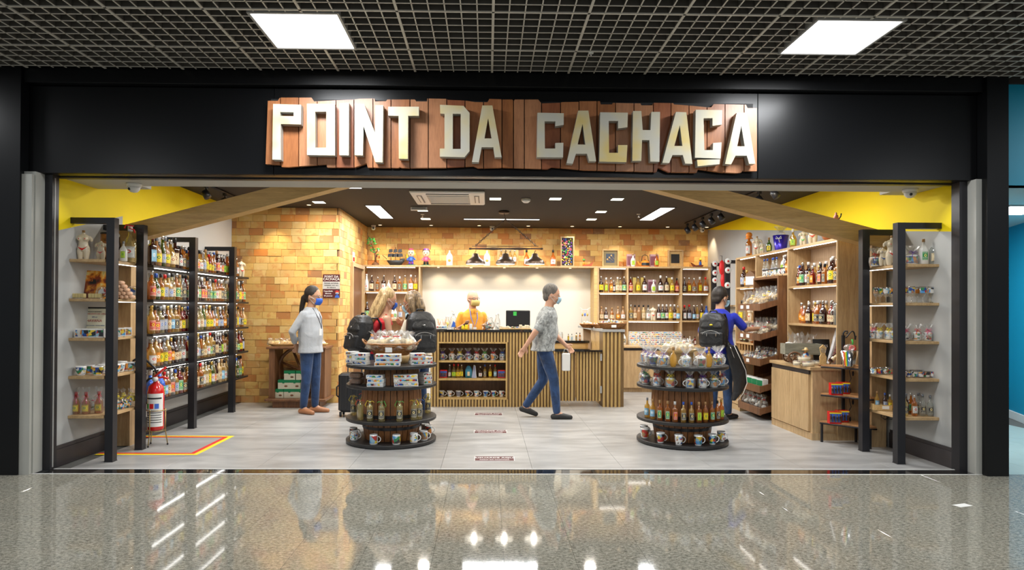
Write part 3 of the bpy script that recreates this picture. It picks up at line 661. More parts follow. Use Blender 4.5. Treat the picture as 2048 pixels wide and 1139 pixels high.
for xs_, y in (((-3.2, -2.55), 9.3), ((-1.9, -1.0, -.15, .72, 1.5, 2.35, 3.2, 3.9), 11.5)):
    for x in xs_:
        t = thing('round_spotlight', 'tiny round recessed spotlight washing the brick wall, %s from the extinguisher side' % ONES[k], 'ceiling light', (x, y, ROOM), group='round wall-wash spotlights'); k += 1
        MB().lathe([(.042, -.006), (.045, 0)], 14).build('ring', BRONZE, t); MB().lathe([(.03, -.008), (.03, -.005)], 12).build('lamp_face', WARME, t)
# cassette air conditioner
t = thing('air_conditioner', 'white ceiling cassette air conditioner with a slotted grille', 'air conditioner', (-.51, 8.56, ROOM))
MB().bbox(-.47, .47, -.47, .47, -.035, 0, .012).build('housing', WHITEP, t)
box(-.27, .27, -.27, .27, -.04, -.034).build('intake_grille', GREYP, t)
for k in range(16): box(-.25, .25, -.26 + k * .034, -.248 + k * .034, -.044, -.039).build('grille_slat', WHITEP, t)
for a in range(4):
    o = box(-.27, .27, -.40, -.335, -.039, -.033).build('air_outlet', BLACKP, t); o.rotation_euler = (0, 0, a * PI / 2); f = box(-.27, .27, -.385, -.35, -.045, -.04).build('louvre_flap', WHITEP, o)
t = thing('smoke_detector', 'round white smoke detector beside the row of downlights', 'smoke detector', (.51, 8.67, ROOM)); MB().lathe([(.03, -.055), (.045, -.045), (.06, -.03), (.062, 0)], 16).build('body', WHITEP, t); MB().lathe([(.058, -.032), (.062, -.026)], 16, cap=False).build('sensor_slot', BLACKP, t)
t = thing('emergency_light', 'small white emergency light box below the air conditioner', 'light', (-1.0, 9.45, ROOM)); MB().bbox(-.12, .12, -.03, .03, -.05, 0, .006).build('housing', WHITEP, t); box(-.1, .1, -.036, -.03, -.04, -.012).build('lens', GREYP, t)
for n, (px, py, Y) in enumerate(((845, 434, 10.2), (1277, 433, 10.0))):
    p = at_y(px, py, Y); t = thing('sprinkler_head', 'chrome ceiling sprinkler near the %s' % ('air conditioner' if n == 0 else 'long panel light by the track spots'), 'sprinkler', (p.x, Y, ROOM))
    MB().lathe([(.03, -.004), (.03, 0)], 12).build('rosette', WHITEP, t); MB().lathe([(.008, -.05), (.012, -.03), (.008, -.004)], 8).build('body', CHROME, t); MB().lathe([(.02, -.054), (.02, -.05)], 10).build('deflector', CHROME, t)
# dome and bullet cameras
def camera_dome(lb, x, y, z):
    t = thing('dome_camera', lb, 'security camera', (x, y, z), group='dome security cameras'); MB().lathe([(.062, -.03), (.066, -.01), (.066, 0)], 18).build('base', WHITEP, t)
    MB().lathe([(.0, -.085), (.03, -.078), (.05, -.055), (.055, -.028)], 18).build('dome', WHITEP, t); MB().ball((-.02, -.042, -.055), .014, 8).build('lens', BLACKP, t)
p = at_z(268, 369, 2.52); camera_dome('white dome camera under the soffit above the black frame, extinguisher side', p.x, p.y, 2.53)
p = at_z(1844, 378, 2.50); camera_dome('white dome camera under the soffit above the black frame, glassware side', p.x, 6.0, 2.53)
for n, (px, py, Y) in enumerate(((747, 456, 11.6), (984, 457, 11.6), (1404, 458, 11.6))):
    p = at_y(px, py, Y); t = thing('bullet_camera', 'small white camera at the top of the rear brick wall, %s' % ('in the niche corner', 'behind the pendant lamp', 'by the grey wall')[n], 'security camera', (p.x, Y, ROOM), group='small rear wall cameras')
    MB().lathe([(.04, -.02), (.045, 0)], 14).build('mount', WHITEP, t); MB().ball((0, -.01, -.05), .04, 12).build('body', WHITEP, t); MB().ball((.005, -.045, -.055), .016, 8).build('lens', BLACKP, t)
# track lights
def track(lb, pts, heads, y_off=0):
    t = thing('track_light', lb, 'track light', (0, 0, 0), group='black track lights'); a, b = Vector(pts[0]), Vector(pts[1])
    MB().tube([a, b], .016, 4).build('rail', BLACKM, t)
    for f in heads:
        p = a.lerp(b, f); h = box(p.x - .015, p.x + .015, p.y - .03, p.y + .03, p.z - .05, p.z - .01).build('adapter', BLACKM, t)
        MB().tube([p + Vector((0, 0, -.05)), p + Vector((0, 0, -.10))], .008, 6).build('stem', BLACKM, t)
        d = Vector((.5 if p.x < 0 else -.45, -.15, -.8)) if p.x < 0 else Vector((.35, -.5, -.8)); d.normalize(); q = p + Vector((0, 0, -.12))
        MB().tube([q - d * .045, q - d * .03, q + d * .05], [.03, .043, .043], 10).build('lamp_head', BLACKP, t)
track('black ceiling track with spot heads behind the beam, extinguisher side', ((-3.33, 7.55, 2.85), (-3.33, 9.0, 2.85)), (.12, .5, .8))
track('black ceiling track with five spot heads near the grey wall', ((3.36, 9.2, 2.85), (3.36, 11.0, 2.85)), (.06, .28, .5, .72, .93))
track('black ceiling track with spot heads in front of the beam, glassware side', ((3.3, 7.3, 2.85), (3.3, 8.5, 2.85)), (.1, .45, .85))
# pendant lamp
t = thing('pendant_lamp', 'bronze pendant lamp with three bell shades hanging on chains over the counter', 'lamp', (.245, 9.8, 0))
Yp = 9.8; g = lambda px, py: (lambda p: (p.x - .245, 0, p.z))(at_y(px, py, Yp))
MB().lathe([(.075, ROOM - .035), (.085, ROOM - .01), (.06, ROOM)], 18).build('canopy', BRONZE, t)
hub = g(1011, 438); MB().tube([(0, 0, ROOM - .03), hub], .006, 6).build('drop_chain', BRONZE, t)
for px in (951, 1072):
    e = g(px, 491); a = Vector(hub); b = Vector(e); n = 16
    ch = MB()
    for k in range(n):
        c = a.lerp(b, (k + .5) / n); dd = (b - a).normalized(); L = (b - a).length / n * .62; s = dd.cross(Vector((0, 1, 0))) * .012 if k % 2 else Vector((0, .012, 0))
        ch.tube([c - dd * L, c + s, c + dd * L, c - s], .006, 4, closed=True)
    ch.build('chain', BRONZE, t)
a, b = g(944, 492), g(1077, 492); MB().tube([a, b], .006, 6).build('upper_rod', BRONZE, t)
a, b = Vector(g(938, 497)), Vector(g(1086, 497)); MB().tube([a.lerp(b, f) for f in (0, .02, .04, .2, .32, .45, .5, .55, .68, .8, .96, .98, 1)], [.012, .016, .01, .012, .022, .013, .012, .013, .022, .012, .01, .016, .012], 10).build('carrying_bar', BRONZE, t)
for n, px in enumerate((951, 1011, 1070)):
    c = g(px, 500); z0 = g(px, 507)[2]; zb = g(px, 528)[2]; r = .145
    MB().tube([(c[0], 0, c[2]), (c[0] + .012, 0, (c[2] + z0) / 2 + .015), (c[0] - .01, 0, (c[2] + z0) / 2), (c[0], 0, z0)], .006, 6).build('hook', BRONZE, t)
    s = MB().lathe([(.03, z0 + .005), (.045, z0 - .005), (.05, z0 - .04), (.085, z0 - .075), (.125, z0 - .1), (r, zb + .03), (r + .002, zb)], 24, c[0], 0, cap=False).build('lamp_shade', BRONZE, t)
    MB().lathe([(.02, z0 - .012), (.045, z0 - .045), (.08, z0 - .08), (.12, z0 - .105), (r - .004, zb + .028), (r - .003, zb + .002)], 24, c[0], 0, cap=False).build('shade_lining', WHITEP, s)
    MB().ball((c[0], 0, zb + .03), .026, 10).build('bulb', BULB, s)
    l = D.lights.new('pendant_bulb', 'POINT'); l.energy = 5; l.color = NEU; l.shadow_soft_size = .03; o = D.objects.new('pendant_bulb', l); o.location = (.245 + c[0], Yp, zb - .01); C.objects.link(o)
# ------------------------------------------------------------------ goods: materials and prototypes
GL = {'amber': tinted('amber_liquor', (.95, .50, .10), .5, body_col=(.62, .24, .03)), 'golden': tinted('golden_liquor', (1, .80, .32), .45, body_col=(.80, .52, .12)),
      'dark brown': tinted('dark_liquor', (.35, .10, .03), .7, body_col=(.075, .022, .012)), 'clear': tinted('clear_liquor', (.93, .96, .93), .22, body_col=(.75, .78, .75)),
      'pale gold': tinted('pale_liquor', (1, .93, .6), .35, body_col=(.78, .68, .36)), 'green': tinted('green_glass', (.2, .5, .1), .5, body_col=(.16, .22, .03)),
      'blue': M('blue_glaze_bottle', (.03, .12, .55), .12, coat=.6), 'white': M('white_ceramic_bottle', (.74, .72, .66), .15, coat=.5), 'brown': M('brown_ceramic_bottle', (.30, .15, .06), .2, coat=.5),
      'orange': tinted('orange_spirit', (1, .5, .15), .6, body_col=(.9, .3, .05)), 'red': tinted('red_liquor', (.6, .03, .01), .6, body_col=(.35, .02, .01)), 'tan': M('tan_ceramic_bottle', (.50, .34, .15), .25, coat=.4)}
CG = tinted('clear_glass', (.97, .98, .98), .07, .03, 1.3, body_col=(.9, .92, .92))
CELLO = tinted('cellophane', (.97, .98, .98), .10, .22, .8, body_col=(.95, .95, .95))
def print_mat(name, scale=26, white=.0, sat=1.5, val=1.0, rnd=40):
    m, t, p = nt(name); v = coords(t, (1, 1, 1), rnd); vo = N(t, 'TexVoronoi'); vo.inputs['Scale'].default_value = scale; t.links.new(v, vo.inputs['Vector'])
    sx_ = N(t, 'SeparateXYZ'); t.links.new(vo.outputs['Color'], sx_.inputs[0])
    pal = [(.02, .07, .30), (.10, .32, .62), (.70, .25, .03), (.80, .58, .06), (.03, .22, .08), (.50, .04, .03), (.62, .60, .55), (.03, .03, .035), (.35, .20, .10), (.30, .50, .62)]
    c = ramp(t, sx_.outputs[0], [(k / 10, tuple(q * val for q in pal[k])) for k in range(10)], 'CONSTANT')
    if white: f = noise(t, v, scale * .8, 2); c = mix(t, ramp(t, f, [(white, (1, 1, 1)), (white + .04, (0, 0, 0))]), c, (.78, .77, .74))
    t.links.new(c, p.inputs['Base Color']); p.inputs['Roughness'].default_value = .3; return m
def label_mat(name, base, ink, acc, emblem=.16, lines=True):
    m, t, p = nt(name); tc = N(t, 'TexCoord'); sp = N(t, 'SeparateXYZ'); t.links.new(tc.outputs['UV'], sp.inputs[0]); oi = N(t, 'ObjectInfo')
    def mth(op, a, b=None):
        n = N(t, 'Math', operation=op)
        for k, q in enumerate((a, b)):
            if q is None: continue
            if isinstance(q, (int, float)): n.inputs[k].default_value = q
            else: t.links.new(q, n.inputs[k])
        return n.outputs[0]
    u, v = sp.outputs[0], sp.outputs[1]; cv = mth('ADD', .5, mth('MULTIPLY', oi.outputs['Random'], .18)) if False else .56
    d = mth('SQRT', mth('ADD', mth('POWER', mth('MULTIPLY', mth('SUBTRACT', u, .5), .8), 2), mth('POWER', mth('SUBTRACT', v, cv), 2)))
    c = mix(t, mth('LESS_THAN', d, emblem), base, acc); c = mix(t, mth('LESS_THAN', d, emblem * .45), c, base)
    if lines:
        st = mth('LESS_THAN', mth('FRACT', mth('MULTIPLY', v, 9)), .38); nz = noise(t, coords(t, (90, 3, 3), 50, 'UV'), 1, 1); on = mth('MULTIPLY', mth('MULTIPLY', st, mth('GREATER_THAN', nz, .47)), mth('GREATER_THAN', mth('ABSOLUTE', mth('SUBTRACT', v, cv)), emblem + .02))
        on = mth('MULTIPLY', on, mth('LESS_THAN', mth('ABSOLUTE', mth('SUBTRACT', u, .5)), .36)); c = mix(t, on, c, ink)
    e = mth('MAXIMUM', mth('ABSOLUTE', mth('SUBTRACT', u, .5)), mth('ABSOLUTE', mth('SUBTRACT', v, .5))); c = mix(t, mth('MULTIPLY', mth('GREATER_THAN', e, .44), mth('LESS_THAN', e, .465)), c, ink)
    t.links.new(c, p.inputs['Base Color']); p.inputs['Roughness'].default_value = .45; return m
LB = {'white': label_mat('white_label', (.80, .79, .74), (.05, .05, .05), (.55, .06, .04)), 'cream': label_mat('cream_label', (.78, .66, .42), (.2, .08, .03), (.35, .12, .04)),
      'yellow': label_mat('yellow_label', (.90, .68, .02), (.05, .03, .01), (.05, .2, .05)), 'black': label_mat('black_label', (.02, .02, .022), (.75, .70, .55), (.80, .66, .3)),
      'red': label_mat('red_label', (.60, .04, .02), (.85, .8, .6), (.85, .6, .05)), 'green': label_mat('green_label', (.02, .28, .07), (.8, .8, .7), (.8, .75, .2)),
      'lime': label_mat('lime_label', (.50, .72, .04), (.03, .1, .02), (.05, .25, .04)), 'orange': label_mat('orange_label', (.88, .33, .02), (.1, .03, .01), (.85, .8, .6)),
      'silver': label_mat('silver_label', (.52, .54, .58), (.05, .06, .12), (.1, .2, .5)), 'pale blue': label_mat('pale_blue_label', (.30, .58, .75), (.02, .05, .2), (.8, .8, .8))}
CP = {'black': BLACKP, 'silver': CHROME, 'white': WHITEP, 'gold': M('gold_cap', (.75, .48, .12), .25, .8), 'cork': M('cork', (.42, .24, .10), .8), 'red': RED, 'blue': M('blue_cap', (.03, .1, .45), .3), 'grey': M('pewter_cap', (.25, .27, .30), .3, .6)}
def rings(mb, rs, n=16, mi=0, cap=True, sq=0):  # rs: (cx,cy,z,rx,ry)
    P = []; F = []
    for cx, cy, z, rx, ry in rs:
        for k in range(n):
            a = 2 * PI * (k + .5) / n; c, s = math.cos(a), math.sin(a)
            if sq: e = 1 - .62 * sq; c, s = math.copysign(abs(c) ** e, c), math.copysign(abs(s) ** e, s)
            P.append((cx + rx * c, cy + ry * s, z))
    for j in range(len(rs) - 1):
        for k in range(n): F.append((j * n + k, j * n + (k + 1) % n, (j + 1) * n + (k + 1) % n, (j + 1) * n + k))
    if cap: F += [tuple(range(n - 1, -1, -1)), tuple(range((len(rs) - 1) * n, len(rs) * n))]
    return mb.add(P, F, mi, True)
SHAPES = {  # radius/height profile (fractions of height), squareness, label z range, label radius, cap z0..z1, cap r
    'tall': (.0375, [(.9, 0), (1, .02), (1, .56), (.93, .62), (.6, .68), (.4, .72), (.36, .88)], 0, (.13, .48), (.86, 1.0), .40),
    'square': (.038, [(.92, 0), (1, .02), (1, .58), (.9, .64), (.5, .68), (.36, .71), (.36, .86)], .8, (.12, .5), (.84, 1.0), .45),
    'slim': (.030, [(.9, 0), (1, .02), (1, .50), (.8, .60), (.5, .72), (.42, .90)], 0, (.12, .42), (.88, 1.0), .46),
    'stout': (.046, [(.85, 0), (1, .03), (1, .45), (.92, .55), (.55, .66), (.32, .72), (.30, .86)], 0, (.12, .42), (.84, 1.0), .38),
    'flask': (.055, [(.55, 0), (.8, .06), (1, .28), (.95, .46), (.65, .62), (.3, .70), (.26, .86)], 0, (.14, .46), (.84, 1.0), .34),
    'jug': (.050, [(.9, 0), (1, .03), (1, .52), (.85, .62), (.5, .72), (.28, .78), (.24, .90)], .3, (.16, .5), (.88, 1.0), .3)}
_bm = {}
def _w(label): return label
def bottle_meshes(shape):
    if shape in _bm: return _bm[shape]
    r, prof, sq, lz, cz, cr = SHAPES[shape]; H = 1.0
    fl = .42 if shape == 'flask' else (.8 if shape in ('jug', 'square') else 1)
    g = lambda: rings(MB(), [(0, 0, z * .3, r * a, r * a * (fl if z < .64 else min(1, fl + .3))) for a, z in prof], 12, sq=sq)
    lab = MB(); n = 6; wdt = .62 if sq or fl < 1 else 1.0; P = []; F = []; U = []
    for k in range(n + 1):
        a = -PI / 2 + (k / n - .5) * 2 * wdt
        if sq or fl < 1: x = (k / n - .5) * 1.3 * r * (1 if shape != 'flask' else .9); y = -r * fl * 1.03 if sq > .5 else -r * fl * math.sqrt(max(.05, 1 - (x / r) ** 2)) * 1.04
        else: x, y = r * 1.03 * math.cos(a), r * 1.03 * math.sin(a)
        P += [(x, y, lz[0] * .3), (x, y, lz[1] * .3)]
    for k in range(n):
        F.append((2 * k, 2 * k + 2, 2 * k + 3, 2 * k + 1)); U.append([(k / n, 0), ((k + 1) / n, 0), ((k + 1) / n, 1), (k / n, 1)])
    capm = MB().lathe([(r * cr, cz[0] * .3), (r * cr, cz[1] * .3 - .003), (r * cr * .85, cz[1] * .3)], 10)
    _bm[shape] = (g, (P, F, U), capm, {}); return _bm[shape]
def bottle(label, loc, rz, shape='tall', col='amber', lab='white', cap='black', h=.29, group=None, fat=1.08):
    g, (P, F, U), capm, cache = bottle_meshes(shape)
    def get(key, fn):
        if key not in cache: cache[key] = fn()
        return cache[key]
    s = h / .3
    o = link('liquor_bottle', get(col, lambda: g().mesh('bottle', GL[col])), None, loc, (0, 0, rz), (s * fat, s * fat, s)); tag(o, label, 'bottle', group)
    if lab: link('paper_label', get('L' + lab, lambda: MB().add(P, F, 0, True, None, U).mesh('label', LB[lab])), o)
    if cap: link('cap', get('C' + cap, lambda: capm.mesh('cap', CP[cap])), o)
    return o
PRINT = print_mat('souvenir_print', 34, .0, 1.7, 1.0); PRINTW = print_mat('white_souvenir_print', 42, .47, 1.7); PRINTB = print_mat('box_print', 38, .40, 1.6)
STRAW = wood('wicker_brown', (.20, .07, .02), (.48, .22, .06), scale=(40, 40, 90), contrast=(.4, .6)); STRAWL = wood('wicker_pale', (.50, .30, .11), (.72, .50, .22), scale=(40, 40, 90), contrast=(.4, .6))
RIB = {c: M('ribbon_' + c, v, .4) for c, v in dict(red=(.75, .02, .02), yellow=(.95, .75, .02), green=(.05, .5, .08), purple=(.16, .04, .42), pink=(.9, .12, .25), blue=(.05, .15, .6), orange=(.95, .3, .03)).items()}
CANDY = print_mat('wrapped_candy', 55, .42, 1.3); BREAD = M('pale_bread', (.74, .60, .38), .7, 0, .3, 18); TOAST = M('biscuit', (.74, .50, .22), .7, 0, .35, 30); CREAMF = M('cream_sweets', (.80, .68, .48), .6, 0, .25, 26)
def mug_mesh(r0, r1, h, handle=True):
    a = MB().lathe([(r0 * .92, 0), (r0, .004), (r1, h), (r1 * .9, h), (r0 * .88, .01), (0, .008)], 18, cap=False); a.add([(r0 * .92 * math.cos(k * PI / 9), r0 * .92 * math.sin(k * PI / 9), 0) for k in range(18)], [tuple(range(17, -1, -1))])
    return a
mugs = {}
def mug(label, loc, rz=0, h=.095, r0=.038, r1=.040, handle=True, wrap=None, mat=None, name='mug', cat='mug', group=None, fill=None, base=None):
    key = (h, r0, r1, handle, wrap, mat.name if mat else '', name, fill.name if fill else '', base.name if base else '')
    if key in mugs: return dup(mugs[key], loc, rz, label, group)
    o = tag(link(name, mug_mesh(r0, r1, h).mesh(name, base or WHITE), None, loc, (0, 0, rz)), label, cat, group)
    rr = lambda z: r0 + (r1 - r0) * z / h
    MB().lathe([(rr(h * .14) + .0006, h * .14), (rr(h * .88) + .0006, h * .88)], 20, a0=.45 if handle else 0.0, a1=2 * PI - .45 if handle else 2 * PI, cap=False).build('printed_band', mat or PRINT, o)
    if handle: MB().tube([(rr(h * .8) - .002 + .03 * math.sin(a) * 1.05, 0, h * .5 + h * .3 * math.cos(a)) for a in [PI * k / 8 for k in range(9)]], .005, 6).build('handle', WHITE, o)
    if fill: MB().ball((0, 0, h * .9), r1 * .9, 10, sz=.7).build('contents', fill, o)
    if wrap: cello(o, r1 * 1.25, h * 1.05, wrap)
    mugs[key] = o; return o
def cello(par, r, h, rib, top=1.0):
    random.seed(int(r * 1e4) + len(rib)); n = 22; prof = [(r * .96, .002, .02), (r * 1.05, h * .4, .06), (r * .95, h * .95, .12), (r * .16, h * 1.25, .2), (r * .5, h * 1.5, .5), (r * .95 * top, h * 1.85, .55)]
    P = []; F = []
    for rr, z, j in prof:
        for k in range(n): a = 2 * PI * k / n; q = rr * (1 + j * (.5 if k % 2 else -.5) + random.uniform(-.08, .08)); P.append((q * math.cos(a), q * math.sin(a), z + (random.uniform(-.12, .12) * h if z > h * 1.6 else 0)))
    for i in range(len(prof) - 1):
        for k in range(n): F.append((i * n + k, i * n + (k + 1) % n, (i + 1) * n + (k + 1) % n, (i + 1) * n + k))
    MB().add(P, F, 0, False).build('cellophane_wrap', CELLO, par); m = MB()
    for s in (-1, 1): m.tube([(0, -r * .2, h * 1.22), (s * r * .4, -r * .35, h * 1.36), (s * r * .7, -r * .35, h * 1.2), (s * r * .25, -r * .3, h * 1.16), (0, -r * .2, h * 1.22)], .005, 4, flat=.4)
    for s in (-1, 1): m.tube([(0, -r * .22, h * 1.2), (s * r * .3, -r * .6, h * 1.0), (s * r * .55, -r * .9, h * .78)], .004, 4, flat=.4)
    m.build('ribbon', RIB[rib], par)
def gbox(name, label, cat, loc, sx, sy, sz, mat, front=None, rz=0, group=None, lid=None):
    o = tag(MB().bbox(-sx / 2, sx / 2, -sy / 2, sy / 2, 0, sz, min(.002, sz * .1)).build(name, mat, None, loc), label, cat, group); o.rotation_euler = (0, 0, rz)
    if front: box(-sx / 2 * .92, sx / 2 * .92, -sy / 2 - .0012, -sy / 2, sz * (.14 if sz > .05 else .32), sz * .84).build('printed_front', front, o)
    if lid: box(-sx / 2, sx / 2, -sy / 2, sy / 2, sz, sz + .003).build('lid', lid, o)
    return o
def torso(label, loc, rz, h=.24, mat=None, red=None, head=True, group='torso bottles'):
    s = h / .24; o = thing('torso_bottle', label, 'bottle', loc, rz, group); m = MB()
    for q in (-1, 1): rings(m, [(q * .021, 0, 0, .017, .019), (q * .022, 0, .03, .021, .022), (q * .022, 0, .07, .027, .028), (q * .016, 0, .095, .028, .03)], 12)
    rings(m, [(0, 0, .07, .046, .028), (0, 0, .095, .048, .031), (0, 0, .12, .036, .026), (0, 0, .14, .034, .025), (0, 0, .17, .044, .029), (0, 0, .19, .047, .026), (0, 0, .2, .034, .02), (0, 0, .208, .014, .014), (0, 0, .222, .012, .012)], 14)
    for q in (-1, 1): m.ball((q * .022, -.024, .168), .018, 10); m.tube([(q * .04, 0, .19), (q * .056, .002, .17), (q * .058, .004, .15)], [.012, .012, .009], 8)
    b = m.build('figure_body', mat or CREAM, o); rm = b.modifiers.new('r', 'REMESH'); rm.mode = 'VOXEL'; rm.voxel_size = .0035; rm.use_smooth_shade = True
    me = D.meshes.new_from_object(b.evaluated_get(bpy.context.evaluated_depsgraph_get())); b.modifiers.clear(); b.data = me
    m = MB()
    for q in (-1, 1): m.ball((q * .022, -.041, .168), .0045, 8)
    m.prism([(0, .074), (.03, .10), (.038, .105), (.0, .09), (-.038, .105), (-.03, .10)], -.034, -.028); m.build('painted_detail', red or RED, o)
    if head: MB().lathe([(.011, .222), (.012, .24)], 10).build('cork', CP['cork'], o)
    o.scale = (s,) * 3; return o
# ------------------------------------------------------------------ black bottle shelves: every bottle
random.seed(11)
shp = ['tall'] * 6 + ['square'] * 3 + ['slim'] * 2 + ['stout'] * 2
cols = ['amber'] * 6 + ['golden'] * 5 + ['pale gold'] * 4 + ['dark brown'] * 4 + ['clear'] * 2 + ['red', 'green', 'tan']
labs = ['white'] * 5 + ['cream'] * 3 + ['yellow'] * 4 + ['black'] * 4 + ['red', 'green', 'lime', 'orange', 'silver', 'silver', 'green', 'red', 'pale blue']
caps = ['silver'] * 4 + ['white'] * 4 + ['black'] * 3 + ['gold', 'cork', 'grey', 'red', 'blue']
TIER = ['topmost', 'second', 'middle', 'fourth', 'lowest']
for n, z in enumerate(SHZ):
    y = 6.82; k = 0
    while y < 9.36:
        big = n == 0 and y < 7.4; h = random.uniform(.27, .305) if not big else random.uniform(.31, .35)
        if n == 0 and not big: h = random.uniform(.23, .30)
        c, l, cp, s = random.choice(cols), random.choice(labs), random.choice(caps), random.choice(shp)
        if n == 4 and k in (0, 2): c, l, cp, s, h = 'blue', 'green', 'white', 'stout', .32
        if n == 0 and k in (1, 3): c, l, cp, s = 'brown', 'yellow', 'grey', 'stout'
        if n == 0 and y > 8.2: c = random.choice(['amber', 'dark brown', 'red'])
        if n == 0 and y > 9.15: break
        bottle('%s bottle with %s label, %s from the entrance, %s black shelf' % (c, l, nth(k), TIER[n]), (-3.495 + random.uniform(-.008, .008), y, z + .002), R(62) + random.uniform(-.15, .15), s, c, l, cp, h, 'bottles on the black shelves')
        y += {'tall': .083, 'square': .083, 'slim': .071, 'stout': .1}[s] * (1.12 if big else 1); k += 1
    if True:  # rear rank, hardly visible between the front bottles
        m = MB(); m2 = MB(); y = 6.86
        while y < 9.3:
            r = .036; x = -3.62; T = Matrix.Translation((x, y, z + .002)); m.lathe([(r, 0), (r, .16), (r * .4, .2), (r * .36, .25)], 8, T=T); m2.lathe([(r * .42, .24), (r * .42, .285)], 8, T=T); y += .088
        o = tag(m.build('rear_bottle_rank', GL[['amber', 'golden', 'pale gold', 'amber', 'golden'][n]]), 'rear rank of bottles half hidden behind the front bottles, %s black shelf' % TIER[n], 'bottles', kind='stuff'); m2.build('cap_rank', CP[['grey', 'white', 'silver', 'white', 'silver'][n]], o)['kind'] = 'stuff'
torso('cream torso bottle alone at the far end of the topmost black shelf', (-3.51, 9.32, 1.827), R(50), .25)
torso('small cream torso bottle with green paint beside the far torso bottle', (-3.56, 9.2, 1.827), R(50), .15, None, RIB['green'], False)
def X_(px, Y): return at_y(px, 600, Y).x
# ------------------------------------------------------------------ oak shelves, extinguisher side
z = SHZ[0] + .001
torso('large cream torso bottle with cork on the top oak shelf, extinguisher side', (X_(166, 6.02), 6.02, z), R(12), .27)
torso('headless smaller cream torso bottle beside the large one, extinguisher side', (X_(201, 6.05), 6.05, z), R(12), .19, None, None, False)
t = thing('gift_tube', 'mottled copper gift tube with a dark lid behind the black frame', 'gift tube', (X_(212, 6.2), 6.2, z)); MB().lathe([(.05, 0), (.05, .255)], 20).build('tube_body', M('copper_paper', (.36, .15, .06), .35, .3, .6, 30), t); MB().lathe([(.052, .255), (.052, .27)], 20).build('lid', BLACKP, t)
bottle('dark bottle with cream label beside the gift tube', (X_(236, 6.3), 6.3, z), R(15), 'slim', 'dark brown', 'cream', 'silver', .27)
bottle('white jug bottle with lime label on the top oak shelf', (X_(246, 6.2), 6.2, z), R(15), 'jug', 'white', 'lime', 'grey', .19)
o = bottle('tall clear bottle tied with red and yellow ribbon on the top oak shelf', (X_(259, 6.35), 6.35, z), R(15), 'stout', 'pale gold', 'white', 'white', .36)
MB().tube([(-.03, -.03, .27), (-.02, -.03, .3), (.03, -.03, .29), (.0, -.03, .275), (.035, -.03, .26), (.04, -.035, .235)], .006, 5).build('ribbon', RIB['red'], o)
z = SHZ[1] + .001
def cover_mat():
    m, t, p = nt('book_cover_print'); v = coords(t, (1, 1, 1)); f = noise(t, v, 9, 3); t.links.new(ramp(t, f, [(.38, (.02, .015, .012)), (.48, (.30, .05, .01)), (.55, (.85, .35, .03)), (.62, (.9, .7, .25)), (.75, (.25, .3, .12))]), p.inputs['Base Color']); p.inputs['Roughness'].default_value = .3; return m
t = thing('book', 'large cookery book with flaming drinks cover leaning on the second oak shelf', 'book', (X_(183, 6.12), 6.12, z), R(8)); t.rotation_euler = (R(-12), R(3), R(8))
box(-.115, .115, 0, .03, .008, .26).build('pages', PAPER, t); box(-.12, .12, -.004, 0, 0, .268).build('front_cover', cover_mat(), t); box(-.12, .12, .03, .034, 0, .268).build('back_cover', INK, t)
for k, (s_, zz, mt) in enumerate((('WEBER', .205, INKO), ('BARS', .175, INKO))): link('title_lettering', text_mesh(s_, .035, mt), t, (-.05, -.006, zz), (PI / 2, 0, 0))
def plate(label, loc, r, rx): t = thing('glass_dish', label, 'dish', loc); MB().lathe([(r * .6, .0), (r, .012), (r * .97, .016), (r * .6, .006)], 24, cap=False).build('rim', CG, t); MB().lathe([(.0, .004), (r * .68, .004)], 24, cap=False).build('picture', print_mat('dish_picture', 12, .45, .5), t); t.rotation_euler = rx; return t
plate('round glass dish standing in front of the cookery book', (X_(205, 6.0), 6.0, z + .055), .055, (R(75), 0, R(5)))
plate('round pale glass dish beside the stack of straw rolls', (X_(266, 6.45), 6.45, z + .07), .062, (R(78), R(0), R(25)))
for n, px in enumerate((158, 191)):
    t = thing('candle_tray', 'clear tray of four square yellow candles, %s' % ('at the wall end of the second oak shelf' if n == 0 else 'in front of the cookery book'), 'tray', (X_(px, 5.97), 5.97, z), 0, 'trays of square candles'); box(-.06, .06, -.03, .03, 0, .004).build('tray_base', CG, t)
    for k in range(4): MB().bbox(-.056 + k * .028, -.03 + k * .028, -.02, .02, .004, .045, .003).build('candle', M('wax', (.62, .50, .22), .4) if (n, k) == (0, 0) else D.materials['wax'], t)
ROLL = M('straw_cigarette_paper', (.70, .42, .26), .6, 0, .25, 60); k = 0
rm_ = MB().lathe([(.0, -.05), (.006, -.05), (.017, -.05), (.019, -.047), (.019, .05)], 12, T=Matrix.Rotation(PI / 2, 4, 'X')).mesh('roll', ROLL)
for row in range(5):
    for c in range(5 - row):
        tag(link('straw_roll', rm_, None, (X_(233, 6.25) + c * .037 + row * .0185, 6.2 + c * .012, z + .02 + row * .033), (0, 0, R(15))), 'rolled corn-husk bundle, %s from the post in the %s row of the pile' % (ONES[c], ONES[row]), 'roll', 'pile of corn-husk rolls')
z = SHZ[2] + .001
t = thing('framed_certificate', 'cream certificate lettered HAVANA in a dark frame on the third oak shelf', 'certificate', (X_(186, 6.15), 6.15, z + .0), R(6)); t.rotation_euler = (R(-8), 0, R(4))
MB().box(-.13, -.115, 0, .02, 0, .28).box(.115, .13, 0, .02, 0, .28).box(-.115, .115, 0, .02, .265, .28).box(-.115, .115, 0, .02, 0, .015).build('frame', BLACKP, t); box(-.115, .115, .004, .012, .015, .265).build('sheet', M('cream_parchment', (.82, .80, .62), .6), t)
